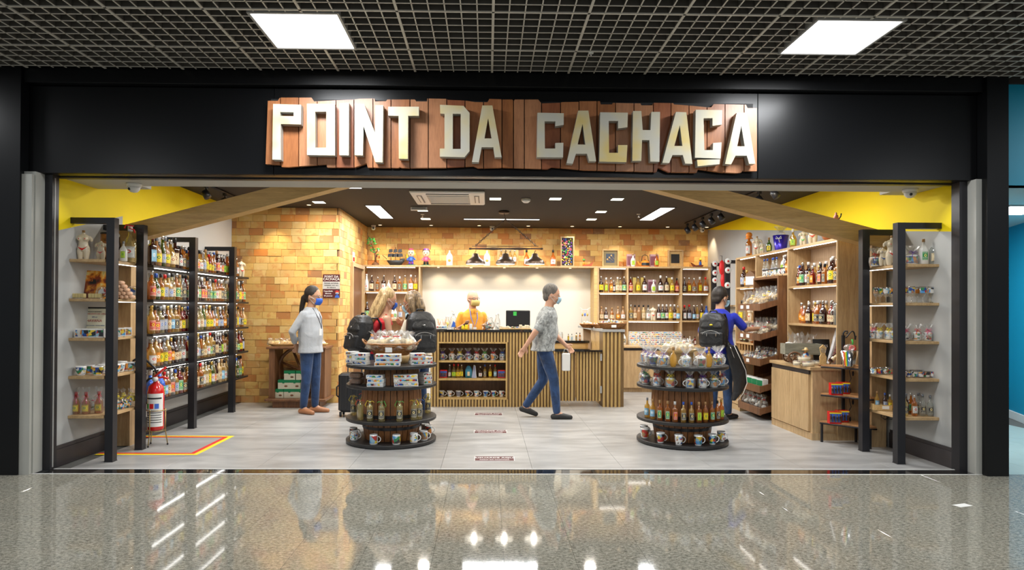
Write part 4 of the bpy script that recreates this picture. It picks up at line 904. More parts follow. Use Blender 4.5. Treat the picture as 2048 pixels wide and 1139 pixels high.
for s_, sz, zz, mt in (('AGUARDENTE DE CANA', .019, .215, INKR), ('600 ml', .017, .185, INKB), ('HAVANA', .034, .15, INKR), ('FAZENDA HAVANA - SALINAS MINAS', .0115, .105, INKB), ('PRODUTO BRASILEIRO', .012, .235, INK)): link('lettering', text_mesh(s_, sz, mt), t, (0, .003, zz), (PI / 2, 0, 0))
for n, px in enumerate((162, 175, 188, 203, 233, 244, 256)):
    Y = 5.97 if n < 4 else 6.1 + (n - 4) * .13
    gbox('souvenir_box', 'small printed souvenir box, %s from the wall on the third oak shelf' % ONES[n], 'box', (X_(px, Y), Y, z), .066, .06, .082, WHITE, PRINT, R(6 if n < 4 else 30), 'printed souvenir boxes')
z = SHZ[3] + .001
for n, (px, Y) in enumerate(((163, 5.97), (180, 6.1), (197, 5.98), (206, 6.15), (214, 6.3), (232, 6.2), (241, 6.3), (252, 6.4), (262, 6.42), (245, 6.52))):
    mug('printed ceramic cup, %s from the wall end on the fourth oak shelf' % ONES[n], (X_(px, Y), Y, z), R(20), .085, .034, .047, False, None, PRINT if n % 3 else PRINTW, 'cup', 'cup', 'cups on the fourth oak shelf')
z = SHZ[4] + .001
for n, (px, Y) in enumerate(((154, 6.0), (174, 6.0), (200, 6.05))):
    o = bottle('brown sauce bottle wrapped in clear film with pink bow, %s from the wall' % ONES[n], (X_(px, Y), Y, z), R(5), 'stout', 'amber', 'yellow', 'red', .2, 'pink-bowed brown bottles'); cello(o, .055, .19, 'pink', .7)
def bag(name, label, loc, r, h, fill, rib=None, group=None, rz=0, cat='bag', lump=5):
    o = tag(link(name, None, None, loc, (0, 0, rz)), label, cat, group); m = MB(); random.seed(int(loc[1] * 977) + int(loc[0] * 131))
    for k in range(lump): m.ball((random.uniform(-.45, .45) * r, random.uniform(-.45, .45) * r, r * .5 + random.uniform(0, max(0, h * .9 - r))), r * random.uniform(.46, .6), 8, sz=random.uniform(.6, 1))
    m.build('contents', fill, o); n = 14; P = []; F = []
    prof = [(r * .8, .001, .05), (r * 1.0, h * .25, .1), (r * .85, h * .6, .2), (r * .5, h * .9, .3), (r * .3, h * 1.02, .3), (r * .6, h * 1.3, .5)]
    for q, z_, j in prof:
        for k in range(n): a = 2 * PI * k / n; w_ = q * (1 + j * (.5 if k % 2 else -.5) + random.uniform(-.2, .2)); P.append((w_ * math.cos(a), w_ * math.sin(a), z_ + (random.uniform(-.14, .14) * h if z_ > .01 else 0)))
    for i in range(5):
        for k in range(n): F.append((i * n + k, i * n + (k + 1) % n, (i + 1) * n + (k + 1) % n, (i + 1) * n + k))
    MB().add(P, F).build('film', CELLO, o)
    if rib: MB().lathe([(r * .36, h * .92), (r * .4, h * .95), (r * .34, h * .98)], 10, cap=False).build('ribbon', RIB[rib], o)
    return o
bag('sweet_bag', 'bag of pink and white sweets between the brown bottles', (X_(188, 6.2), 6.2, z), .035, .1, CANDY, 'pink')
for n, (px, Y) in enumerate(((230, 6.25), (242, 6.3), (254, 6.38))):
    t = thing('sweet_basket', 'patterned yellow basket heaped with wrapped sweets, %s from the post' % ONES[n], 'basket', (X_(px, Y), Y, z), R(25), 'sweet baskets on the lowest oak shelf')
    MB().lathe([(.036, 0), (.05, .055), (.046, .055), (.032, .006)], 16, cap=False).build('basket', print_mat('yellow_weave', 70, .0, .8) if n == 0 else D.materials['yellow_weave'], t); MB().lathe([(0, .004), (.034, .004)], 16, cap=False).build('basket_base', STRAWL, t); m = MB(); random.seed(n)
    for k in range(12): m.ball((random.uniform(-.034, .034), random.uniform(-.034, .034), .055 + random.uniform(0, .03)), .014, 6)
    m.build('sweets', CANDY, t)
for n, (px, Y) in enumerate(((236, 6.45), (248, 6.5), (262, 6.52), (268, 6.45))): bag('sweet_bag', 'small film bag with yellow bow, %s from the post on the lowest oak shelf' % ONES[n], (X_(px, Y), Y, z), .035, .13, RIB['yellow'], 'yellow', 'yellow sweet bags')
# ------------------------------------------------------------------ oak shelves, glassware side
z = SHZ[0] + .003
mug('wrapped black and yellow mug beside the glassware-side post', (X_(1750, 6.3), 6.3, z), 0, .09, .036, .038, False, 'red', PRINT)
torso('small cream torso bottle with blue paint, glassware side', (X_(1766, 6.22), 6.22, z), R(-12), .19, None, INKB, False)
torso('large cream torso bottle with cork beside the black frame, glassware side', (X_(1784, 6.15), 6.15, z), R(-12), .285)
mug('wide wrapped cup with purple ribbon between black frame and white jug', (X_(1824, 6.02), 6.02, z), 0, .088, .045, .048, False, 'purple', PRINT)
bottle('white jug bottle with green label on the top oak shelf, glassware side', (X_(1847, 6.02), 6.02, z), R(-8), 'jug', 'white', 'green', 'cork', .24)
bottle('clear bottle with cream label at the wall end of the top oak shelf', (X_(1868, 6.0), 6.0, z), R(-8), 'stout', 'clear', 'cream', 'silver', .25)
bottle('dark bottle just behind the white jug on the top oak shelf', (X_(1860, 6.2), 6.2, z), R(-8), 'slim', 'dark brown', 'red', 'gold', .2)
z = SHZ[1] + .003; pr_ = None
for n, (px, Y) in enumerate(((1752, 6.3), (1760, 6.36), (1772, 6.25), (1782, 6.3), (1813, 6.1), (1823, 6.0), (1834, 6.14), (1846, 6.0), (1862, 6.0), (1840, 6.3), (1800, 6.2))):
    lb = 'stemmed souvenir glass with bright print, %s from the post on the second oak shelf' % ONES[n]; tall = n < 4
    if pr_ is None:
        pr_ = thing('stem_glass', lb, 'glass', (0, 0, 0), 0, 'stemmed souvenir glasses'); MB().lathe([(.026, 0), (.026, .003), (.006, .008), (.004, .05), (.02, .065), (.029, .09), (.029, .15), (.027, .15), (.027, .09), (.0, .066)], 16, cap=False).build('glass_body', CG, pr_)
        MB().lathe([(.0297, .088), (.0297, .138)], 12, cap=False, a0=PI + .3, a1=2 * PI - .3).build('printed_band', PRINT, pr_); MB().lathe([(.0, .0035), (.0265, .0035)], 14, cap=False).build('yellow_foot', RIB['yellow'], pr_); pr_.location = (X_(px, Y), Y, z); pr_.rotation_euler = (0, 0, R(-8))
    else: dup(pr_, (X_(px, Y), Y, z), R(-10), lb, 'stemmed souvenir glasses')
z = SHZ[2] + .003
for n, (px, Y) in enumerate(((1746, 6.42), (1759, 6.36), (1778, 6.25), (1790, 6.2), (1812, 6.05), (1834, 6.02), (1856, 6.0), (1800, 6.35))):
    c = ['pink', 'yellow', 'yellow', 'red', 'pink', 'red', 'pink', 'yellow'][n]; mug('small wrapped white mug with %s bow, %s from the post on the third oak shelf' % (c, ONES[n]), (X_(px, Y), Y, z), R(-10), .078, .031, .032, True, c, PRINTW, 'mug', 'mug', 'wrapped mugs, glassware side', RIB[c] if c != 'red' else CANDY)
z = SHZ[3] + .003; k = 0
for Y0, pxs in ((6.0, (1806, 1817, 1829, 1841, 1853, 1866)), (6.12, (1812, 1826, 1838)), (6.3, (1747, 1759, 1770, 1782, 1793)), (6.4, (1752, 1764, 1776))):
    for px in pxs: mug('printed shot glass, %s in the close-set rows on the fourth oak shelf' % nth(k), (X_(px, Y0), Y0, z), R(-10), .06, .023, .029, False, None, PRINTW if k % 2 else PRINT, 'shot_glass', 'glass', 'shot glasses, glassware side', None, CG); k += 1
z = SHZ[4] + .003
t = thing('wooden_tray', 'shallow pale wooden tray with a price card holding small bottles', 'tray', (X_(1768, 6.33), 6.33, z), R(-14)); MB().box(-.105, .105, -.05, -.044, 0, .055).box(-.105, .105, .044, .05, 0, .055).box(-.105, -.099, -.044, .044, 0, .055).box(.099, .105, -.044, .044, 0, .055).box(-.099, .099, -.044, .044, 0, .006).build('box_sides', STRAWL, t); box(-.03, .03, -.054, -.0505, .015, .045).build('price_card', PAPER, t)
for n, (px, Y, c, l, cp, h) in enumerate(((1754, 6.38, 'golden', 'pale blue', 'cork', .17), (1770, 6.34, 'dark brown', 'silver', 'blue', .16), (1780, 6.3, 'golden', 'yellow', 'white', .15), (1788, 6.27, 'golden', 'orange', 'white', .15), (1812, 6.12, 'dark brown', 'black', 'grey', .19), (1810, 6.0, 'pale gold', 'black', 'grey', .19), (1822, 6.15, 'amber', 'green', 'silver', .19), (1829, 5.99, 'amber', 'white', 'silver', .19), (1836, 6.16, 'clear', 'black', 'grey', .19), (1845, 6.0, 'clear', 'black', 'grey', .2), (1860, 5.98, 'clear', 'black', 'grey', .19))):
    bottle('small %s bottle with %s label, %s from the post on the lowest oak shelf' % (c, l, nth(n)), (X_(px, Y), Y, z + (.007 if n < 4 else 0)), R(-8), 'tall', c, l, cp, h, 'small bottles, glassware side')
t = thing('loose_cable', 'loop of thin black cable hanging under the lowest oak shelf', 'cable', (0, 0, 0)); p = at_y(1770, 850, 6.3); MB().tube([(p.x - .03, 6.3, .392), (p.x - .04, 6.3, .36), (p.x + .0, 6.3, .33), (p.x + .04, 6.3, .36), (p.x, 6.3, .37), (p.x - .02, 6.3, .34), (p.x + .07, 6.3, .335)], .003, 5).build('cable', BLACKP, t)
# ------------------------------------------------------------------ rear cabinets
def brow(items, z, Y, where, group):
    for n, (px, sh, c, l, cp, h) in enumerate(items):
        yy = Y + (.0 if n % 2 == 0 else .03)
        bottle('%s bottle%s, %s along %s' % (c, ' with %s label' % l if l else '', nth(n), where), (X_(px, yy), yy, z + .002), 0, sh, c, l, cp, h, group, 1.2 if sh in ('tall', 'slim') else 1.08)
brow([(733, 'slim', 'white', 'white', 'white', .30), (743, 'tall', 'dark brown', 'cream', 'silver', .28), (755, 'square', 'amber', 'black', 'silver', .25), (767, 'tall', 'dark brown', 'white', 'silver', .28), (777, 'jug', 'white', 'cream', 'white', .19), (789, 'tall', 'dark brown', 'cream', 'silver', .28), (799, 'square', 'amber', 'black', 'white', .26), (810, 'tall', 'golden', 'green', 'silver', .28), (821.5, 'tall', 'amber', 'white', 'white', .29), (831, 'tall', 'brown', 'yellow', 'silver', .28)], 1.69, 11.47, 'the upper shelf beside the doorway', 'upper bay bottles beside the doorway')
brow([(734, 'tall', 'dark brown', 'green', 'grey', .30), (746, 'slim', 'clear', 'silver', 'grey', .26), (785, 'slim', 'white', 'red', 'silver', .22), (791, 'jug', 'white', 'green', 'white', .2), (801, 'tall', 'brown', 'silver', 'grey', .27), (814, 'slim', 'clear', 'pale blue', 'blue', .26), (829, 'square', 'amber', 'white', 'black', .24)], 1.2, 11.47, 'the shelf behind the two women', 'lower bay bottles beside the doorway')
brow([(1202, 'tall', 'dark brown', 'yellow', 'silver', .28), (1212, 'square', 'golden', 'lime', 'white', .26), (1222, 'square', 'amber', 'orange', 'silver', .26), (1227.5, 'square', 'dark brown', 'white', 'silver', .21), (1235, 'tall', 'pale gold', 'cream', 'white', .27), (1240.5, 'square', 'golden', 'cream', 'silver', .26), (1248, 'tall', 'dark brown', 'green', 'silver', .28)], 1.69, 11.47, 'the upper narrow bay by the recess', 'upper narrow bay bottles')
brow([(1203, 'stout', 'brown', 'cream', 'cork', .24), (1212, 'stout', 'dark brown', 'white', 'white', .22), (1224, 'stout', 'amber', 'cream', 'cork', .22), (1236, 'stout', 'brown', 'orange', 'cork', .24), (1246, 'stout', 'brown', 'white', 'cork', .24)], 1.2, 11.47, 'the lower narrow bay by the recess', 'lower narrow bay bottles')
brow([(1261, 'tall', 'red', 'red', 'silver', .27), (1276, 'tall', 'golden', 'yellow', 'silver', .28), (1289, 'tall', 'dark brown', 'white', 'silver', .29), (1307, 'flask', 'white', 'lime', 'white', .23), (1321, 'stout', 'dark brown', 'white', 'white', .30), (1333, 'tall', 'dark brown', 'cream', 'silver', .29), (1344, 'tall', 'golden', 'yellow', 'white', .27), (1353.5, 'tall', 'red', 'red', 'black', .26)], 1.69, 11.46, 'the upper wide shelf', 'upper wide bay bottles')
for px, lb in ((1268, 'tall gold gift box between two bottles, near the narrow bay'), (1284, 'tall gold gift box behind the white-labelled bottle'), (1338, 'tall gold gift box towards the far bottles of the wide bay')): gbox('gift_box', lb, 'box', (X_(px, 11.58), 11.58, 1.69), .06, .06, .27, M('gold_card', (.62, .45, .12), .35, .3) if 'gold_card' not in D.materials else D.materials['gold_card'], None, 0, 'gold gift boxes')
gbox('gift_box', 'mauve and white gift box behind the white flask on the wide shelf', 'box', (X_(1303, 11.6), 11.6, 1.69), .14, .08, .235, M('mauve_card', (.45, .28, .30), .6), M('mauve_card_dark', (.2, .06, .08), .5))
brow([(1261.5, 'tall', 'golden', 'black', 'silver', .27), (1270, 'tall', 'brown', 'cream', 'black', .27), (1278, 'tall', 'brown', None, 'black', .27), (1287, 'tall', 'tan', 'cream', 'black', .27), (1296.5, 'tall', 'clear', 'white', 'black', .27)] + [(1317.5 + k * 7.9, 'tall', ['dark brown', 'dark brown', 'dark brown', 'golden', 'dark brown'][k], ['white', 'green', 'white', 'yellow', 'white'][k], 'white', .28) for k in range(5)] + [(1356, 'tall', 'golden', 'pale blue', 'silver', .26)], 1.2, 11.46, 'the lower wide shelf', 'lower wide bay bottles')
torso('cream torso bottle in the middle of the lower wide shelf', (X_(1306, 11.46), 11.46, 1.2), 0, .25)
brow([(1369, 'slim', 'dark brown', 'black', 'silver', .27), (1378, 'square', 'amber', 'yellow', 'silver', .27), (1388, 'stout', 'amber', 'black', 'silver', .26), (1399.5, 'square', 'amber', 'yellow', 'white', .28), (1411, 'stout', 'amber', 'white', 'red', .28)], 1.69, 11.46, 'the upper end bay by the steel frames', 'upper end bay bottles')
brow([(1369, 'square', 'dark brown', 'white', 'red', .27), (1378.5, 'tall', 'dark brown', 'silver', 'red', .28), (1388, 'slim', 'dark brown', 'pale blue', 'silver', .27), (1394.5, 'slim', 'golden', 'white', 'silver', .27), (1404, 'tall', 'dark brown', 'yellow', 'silver', .29), (1412.5, 'tall', 'blue', 'silver', 'blue', .26)], 1.2, 11.46, 'the lower end bay by the frames', 'lower end bay bottles')
brow([(1248, 'jug', 'white', 'black', 'black', .22), (1368.5, 'square', 'red', 'red', 'black', .16), (1380, 'square', 'white', 'orange', 'white', .15), (1390, 'square', 'red', 'white', 'black', .15)], .775, 11.25, 'the oak worktop under the bays', 'worktop bottles')
k = 0
for lay in range(7):
    px = 1258 + (lay // 2) * 3
    for n in range(5):
        c = X_(1268 + n * 21, 11.3); gbox('magnet_box', 'flat white box of printed magnets, %s from the counter in layer %s of the stack' % (ONES[n], ONES[lay]), 'box', (c + random.uniform(-.006, .006), 11.3, .7755 + lay * .033), .178 if lay < 6 else .16, .12, .031, WHITEP, PRINTB, random.uniform(-.02, .02), 'stacked magnet boxes')
# ------------------------------------------------------------------ wall unit goods, glassware side
def wrow(items, z, X, where, group, rz=-72):
    for n, (Y, sh, c, l, cp, h) in enumerate(items):
        bottle('%s bottle%s, %s from entrance, %s' % (c, ', %s label' % l if l else '', ONES[n], where), (X + (.03 if n % 3 == 2 else 0), Y, z + .002), R(rz), sh, c, l, cp, h, group, 1.25 if sh in ('tall', 'slim') else 1.1)
wrow([(7.03, 'tall', 'amber', 'black', 'silver', .27), (7.12, 'tall', 'dark brown', 'yellow', 'white', .30), (7.21, 'tall', 'dark brown', 'cream', 'white', .29), (7.30, 'square', 'amber', 'black', 'black', .23), (7.39, 'square', 'dark brown', 'red', 'black', .24), (7.48, 'square', 'golden', 'black', 'yellow' if 0 else 'gold', .22), (7.57, 'square', 'red', 'orange', 'silver', .22), (7.65, 'square', 'golden', 'black', 'black', .2), (7.73, 'tall', 'dark brown', 'white', 'white', .28), (7.81, 'tall', 'dark brown', 'green', 'silver', .28), (7.89, 'slim', 'red', 'orange', 'blue', .25), (7.98, 'flask', 'dark brown', 'black', 'silver', .24)], 1.69, 3.82, 'upper near shelf of the wall unit', 'upper wall-unit bottles')
wrow([(7.0, 'tall', 'clear', None, 'white', .36), (7.1, 'stout', 'dark brown', 'cream', 'silver', .25), (7.21, 'stout', 'red', 'cream', 'silver', .26), (7.33, 'stout', 'dark brown', 'black', 'silver', .27), (7.45, 'stout', 'amber', 'black', 'white', .27), (7.56, 'square', 'amber', 'yellow', 'gold', .25), (7.66, 'tall', 'dark brown', 'cream', 'white', .25), (7.77, 'stout', 'amber', 'orange', 'white', .21), (7.9, 'flask', 'orange', 'orange', 'silver', .25)], 1.235, 3.82, 'lower near shelf of the wall unit', 'lower wall-unit bottles')
wrow([(8.17, 'tall', 'amber', 'orange', 'white', .25), (8.25, 'slim', 'dark brown', 'white', 'white', .24), (8.36, 'jug', 'white', 'lime', 'white', .24)] + [(8.5 + k * .095, 'slim', 'clear', 'silver', 'blue', .23) for k in range(5)], 1.86, 3.81, 'shelf above the brown rack', 'bottles above the brown rack')
wrow([(9.6, 'tall', 'dark brown', 'silver', 'red', .30), (9.48, 'stout', 'golden', 'orange', 'gold', .24)], 1.73, 3.81, 'far upper wall-unit shelf', 'far upper wall-unit bottles')
t = gbox('carton', 'brown carton with a printed drinks picture on the far upper shelf', 'box', (3.82, 9.3, 1.731), .16, .12, .17, M('kraft_brown', (.20, .10, .045), .6), PAPER, R(-60)); MB().prism([(-.08, .17), (.08, .17), (0, .225)], -.06, .06).build('gable_lid', D.materials['kraft_brown'], t)
wrow([(9.15, 'tall', 'dark brown', 'yellow', 'black', .24), (9.66, 'stout', 'clear', 'yellow', 'black', .30)], 1.235, 3.81, 'far middle wall-unit shelf', 'far middle wall-unit bottles')
torso('cream torso bottle nearer the brown rack on the far middle shelf', (3.83, 9.12 - .0, 1.236), R(-65), .19, None, None, False); torso('cream torso bottle farther from the brown rack on the far middle shelf', (3.83, 9.42, 1.236), R(-65), .19, None, None, False)
wrow([(9.15, 'tall', 'white', 'white', 'black', .23), (9.27, 'tall', 'amber', 'black', 'silver', .25), (9.4, 'slim', 'clear', 'white', 'silver', .25), (9.52, 'square', 'dark brown', 'green', 'black', .25), (9.64, 'square', 'dark brown', 'white', 'black', .25)], .92, 3.81, 'low far wall-unit shelf', 'low far wall-unit bottles')
for n in range(6):
    o = gbox('coffee_pack', 'dark printed pack %s from the entrance on top of the brown rack' % ONES[n], 'pack', (3.80, 8.2 + n * .12, 1.831), .11, .05, .11, BLACKP, print_mat('pack_print', 40, .5, .7, .6) if n == 0 else D.materials['pack_print'], R(-80), 'dark packs on the brown rack')
for zz, nm in ((1.69, 'upper'), (1.235, 'lower')):
    for n in range(7): bottle('%s bottle in the rear rank, %s from entrance, %s near wall-unit shelf' % (['amber', 'golden'][n % 2], ONES[n], nm), (3.92, 7.05 + n * .135, zz + .002), R(-72), ['tall', 'square'][n % 2], ['amber', 'golden'][n % 2], ['white', 'black', 'yellow'][n % 3], ['silver', 'white'][n % 2], .27, 'rear rank of the wall unit', 1.2)
# above the unit
z = 2.179
def top_(px): p = at_x(px, 520, 3.86); return p.y
t = bottle('seed-filled bottle with cloth cap on top of the wall unit', (3.86, top_(1498), z), R(-60), 'tall', 'amber', 'white', 'cork', .33); MB().ball((0, 0, .29), .04, 10).lathe([(.05, .24), (.02, .27)], 10).build('cloth_cap', RIB['orange'], t)
torso('tall cream torso bottle on the wall unit beside the cloth-capped bottle', (3.86, top_(1514), z), R(-50), .27)
torso('short cream torso bottle on the wall unit near the blue bucket', (3.86, top_(1524), z), R(-50), .17, None, RIB['green'], False)
bottle('round olive flask on the wall unit before the blue bucket', (3.86, top_(1538), z), R(-40), 'flask', 'green', 'yellow', 'cork', .21)
bottle('round olive flask on the wall unit between blue bucket and torsos', (3.86, top_(1586), z), R(-40), 'flask', 'golden', 'lime', 'white', .24)
t = thing('gift_bucket', 'shiny blue bucket with white ribbon and film plume on the wall unit', 'bucket', (3.87, top_(1560), z), R(-40)); MB().lathe([(.07, 0), (.10, .2), (.095, .2), (.065, .01)], 24, cap=False).build('pail', M('blue_foil', (.05, .03, .45), .25, .5), t)
MB().lathe([(.06, .19), (.05, .24), (.02, .25), (.09, .32)], 14, cap=False, smooth=False).build('film_plume', CELLO, t); MB().tube([(0, -.09, .15), (-.03, -.1, .18), (-.035, -.1, .15), (0, -.092, .15), (.03, -.1, .18), (.035, -.1, .15), (0, -.092, .15), (.01, -.09, .1)], .005, 5).build('bow', PAPER, t)
torso('cream headless torso bottle on the wall unit under the beam', (3.86, top_(1606), z), R(-35), .2, None, RIB['green'], False); torso('taller cream torso bottle on the wall unit under the beam', (3.88, top_(1622), z), R(-35), .27)
t = thing('leather_gourd', 'brown leather gourd lying on the wall unit beside the beam', 'gourd', (3.87, top_(1657), z)); MB().ball((0, 0, .06), .075, 12, sx=1.0, sy=1.2, sz=.85).tube([(0, 0, .1), (0, -.03, .15)], [.03, .02], 8).build('body', M('leather', (.32, .10, .03), .5, 0, .3, 12), t)
t = thing('clay_figurine', 'tiny clay figurine standing on the sloping beam', 'figurine', (at_y(1672, 436, 6.68).x, 6.68, at_y(1672, 438, 6.68).z)); rings(MB(), [(0, 0, 0, .03, .02), (0, 0, .04, .02, .018), (0, 0, .05, .008, .008), (0, 0, .056, .015, .014), (0, 0, .075, .0, .0)], 10).build('figure', M('clay_pink', (.6, .25, .2), .6), t); MB().tube([(.03, 0, .0), (.05, 0, .03), (.055, 0, .06)], .006, 6).build('tail', BLACKP, t)
# rack trays: bagged goods
k = 0
for ti, (zt, fill, sz) in enumerate(((1.44, TOAST, .06), (1.06, BREAD, .065), (.74, CANDY, .045))):
    nn = 6 if ti < 2 else 8
    for n in range(nn):
        for c in range(2):
            x = 3.53 + c * .16; y = 8.22 + n * (.58 / (nn - 1)); bag('snack_bag', 'clear bag of %s in the brown rack, %s from the entrance, %s row' % (['crisp biscuits', 'pale flour cakes', 'dark sweets'][ti], ONES[n], ['front', 'rear'][c]), (x, y, zt + .0 + c * .055 - .01), sz, [.16, .14, .09][ti], fill if (n + c) % 3 or ti < 2 else BREAD, ['yellow', 'red', 'red'][ti] if (n + c) % 3 == 0 else None, 'bags in the brown rack', cat='bag', lump=4)
for n in range(4): gbox('coffee_box', 'green and white carton, %s from the entrance on the knee-high rack tray' % ONES[n], 'box', (3.52, 8.26 + n * .16, .415), .13, .08, .10, PAPER, M('green_card', (.0, .22, .08), .5) if n == 0 else D.materials['green_card'], R(-80), 'green cartons on the rack')
for n in range(5): bag('flour_bag', 'white bag with red tie, %s from the entrance on the lowest rack tray' % ONES[n], (3.53, 8.24 + n * .14, .12), .055, .14, PAPER, 'red', 'white bags on the rack', lump=3)
# goods on the near base cabinet
z = .786
t = thing('toy_cart', 'grey weathered toy wooden cart with spoked wheels on the base cabinet', 'toy cart', (X_(1570, 7.42), 7.42, z + .007), R(-8)); t.scale = (1.25, 1, 1.1); GW = wood('grey_wood', (.16, .15, .11), (.32, .31, .24), scale=(2, 14, 14))
MB().box(-.02, .30, -.09, -.075, .09, .20).box(-.02, .30, .075, .09, .09, .20).box(-.02, -.005, -.075, .075, .09, .20).box(.285, .30, -.075, .075, .09, .20).box(-.005, .285, -.075, .075, .09, .1).build('cart_body', GW, t)
for q in (-.1, .1):
    wh = MB().tube([(.06 + .055 * math.cos(a * PI / 8), q, .06 + .055 * math.sin(a * PI / 8)) for a in range(16)], .009, 6, closed=True).build('wheel', D.materials['rustic_brown_wood'], t)
    m = MB()
    for a in range(3): c, s = math.cos(a * PI / 3) * .052, math.sin(a * PI / 3) * .052; m.tube([(.06 - c, q, .06 - s), (.06 + c, q, .06 + s)], .005, 5)
    m.build('spoke_set', D.materials['rustic_brown_wood'], wh)
for n, (px, Y, zz) in enumerate(((1584, 7.85, 0), (1596, 7.8, 0), (1609, 7.72, 0), (1624, 7.62, 0))): bag('biscuit_bag', 'bag of pale wrapped sweets, %s from the brown rack on the base cabinet' % ONES[n], (X_(px, Y), Y, z + zz), .08, .25, CREAMF if n else PAPER, None, 'bags of pale sweets on the base cabinet', lump=16)
for n, (px, Y, zz, r) in enumerate(((1594, 7.12, 0, .045), (1617, 7.03, 0, .07), (1608, 7.12, .05, .07), (1632, 7.16, 0, .05))):
    t = thing('clear_food_tub', 'clear round tub of sweets, %s from the brown rack on the base cabinet' % ONES[n], 'tub', (X_(px, Y), Y, z + zz), 0, 'clear tubs on the base cabinet'); MB().lathe([(r * .85, 0), (r, .045), (r * 1.03, .047), (r * .8, .055), (0, .055)], 18, cap=False).build('tub', CELLO, t); MB().lathe([(r * .8, .004), (r * .9, .035), (0, .04)], 14).build('contents', CREAMF, t)
t = thing('straw_doll', 'little straw doll behind the clear tubs on the base cabinet', 'doll', (X_(1612, 7.25), 7.25, z)); MB().lathe([(.045, 0), (.03, .12), (.012, .14)], 12).build('dress', D.materials['souvenir_print'], t); MB().ball((0, 0, .155), .02, 8).build('head', STRAWL, t); MB().lathe([(.045, .16), (.018, .172), (.014, .19)], 12).build('hat', STRAWL, t)
t = thing('wooden_keepsake', 'pale wooden stand with a small medal bottle on the base cabinet', 'keepsake', (X_(1646, 7.05), 7.05, z), R(-10)); MB().bbox(-.045, .045, -.03, .03, 0, .015, .003).build('foot', D.materials['rustic_brown_wood'], t); MB().prism([(-.03, .015), (.03, .015), (.035, .1), (.02, .13), (.035, .2), (0, .235), (-.035, .2), (-.02, .13), (-.035, .1)], -.01, .01).build('board', STRAWL, t); MB().ball((0, -.018, .17), .028, 10, sy=.3).build('medal', CG, t)
t = thing('gift_bag', 'tall silver patterned gift box with red lettering leaning at the shelf end', 'gift box', (X_(1662, 7.12), 7.12, z + .012), R(-8)); t.rotation_euler = (0, R(14), R(-8)); MB().bbox(-.04, .04, -.03, .03, 0, .42, .004).build('box_body', M('silver_card', (.62, .62, .64), .3, .3, .25, 20), t); link('lettering', text_mesh('CAIPIRINHA', .045, INKR), t, (0, -.032, .14), (PI / 2, -PI / 2, 0))
t = thing('menu_book', 'dark printed booklet leaning against the back of the base cabinet', 'booklet', (X_(1645, 7.4), 7.4, z), R(-10)); t.rotation_euler = (R(-10), 0, R(-10)); box(-.09, .09, 0, .02, 0, .28).build('cover', INK, t); link('lettering', text_mesh('DRINKS', .04, PAPER), t, (0, -.002, .2), (PI / 2, 0, 0))
t = thing('bottle_holder', 'wooden cradle holding a tilted dark bottle on the base cabinet', 'bottle holder', (X_(1668, 6.99), 6.99, z), R(-10)); MB().tube([(-.09, 0, .01), (0, 0, .015), (.09, 0, .01)], .009, 6).tube([(-.05, 0, .01), (-.02, 0, .08), (.06, 0, .12)], .008, 6).build('cradle', D.materials['rustic_brown_wood'], t)
o = bottle('tilted dark bottle with cream label lying in the wooden cradle', (X_(1668, 6.99) - .05, 6.99, z + .055), 0, 'tall', 'dark brown', 'cream', 'black', .2); o.rotation_euler = (0, R(52), 0)
# goods on the plant stand
t = thing('ice_bucket', 'silver ice bucket with rainbow stripes and foil parcel inside', 'bucket', (3.74, 6.66, .821)); MB().lathe([(.06, 0), (.085, .16), (.08, .16), (.055, .01), (0, .01)], 24, cap=False).build('pail', CHROME, t)
for k, c in enumerate(('red', 'orange', 'yellow', 'green', 'blue')): MB().lathe([(.0615, .004), (.0862, .156)], 2, cap=False, a0=PI + .35 + k * .13, a1=PI + .46 + k * .13).build('stripe', RIB[c], t)
MB().ball((-.0, 0, .19), .05, 9, sx=1.2, sz=.8).build('foil_parcel', CELLO, t)
t = thing('fabric_rose', 'red fabric rose clipped to the iron scroll', 'flower', (3.86, 6.82, .99)); m = MB()
for k in range(9): a = k * 2.4; m.ball((.02 * math.cos(a) * (k > 0), -.01, .02 * math.sin(a) * (k > 0)), .024, 8, sx=1, sy=.5)
m.build('petals', RIB['red'], t); MB().tube([(0, 0, .03), (.01, 0, .07), (.0, 0, .1)], .008, 5).build('leaf', RIB['green'], t); MB().tube([(0, 0, -.02), (.0, 0, -.08), (-.05, 0, -.1)], .003, 5).build('stem', BLACKM, t)
n = 0
for px, z in ((1672, .521), (1686, .521), (1669, .226), (1684, .226)):
    Y = 6.68 + (.1 if n % 2 else 0); t = gbox('liqueur_box', 'red windowed box of miniature bottles, %s on the %s wooden tier' % (['outer', 'inner'][n % 2], ['middle', 'lowest'][n // 2]), 'box', (X_(px, Y), Y, z), .12, .06, .125, RED, RIB['blue'], R(-6), 'red miniature boxes'); n += 1
    for c in range(4): MB().lathe([(.012, .02), (.012, .075), (.005, .085), (.005, .1)], 8, -.045 + c * .03, -.033).build('miniature', GL['dark brown'], t)
    box(-.06, .06, -.0325, -.031, .105, .118).build('gold_band', RIB['yellow'], t)
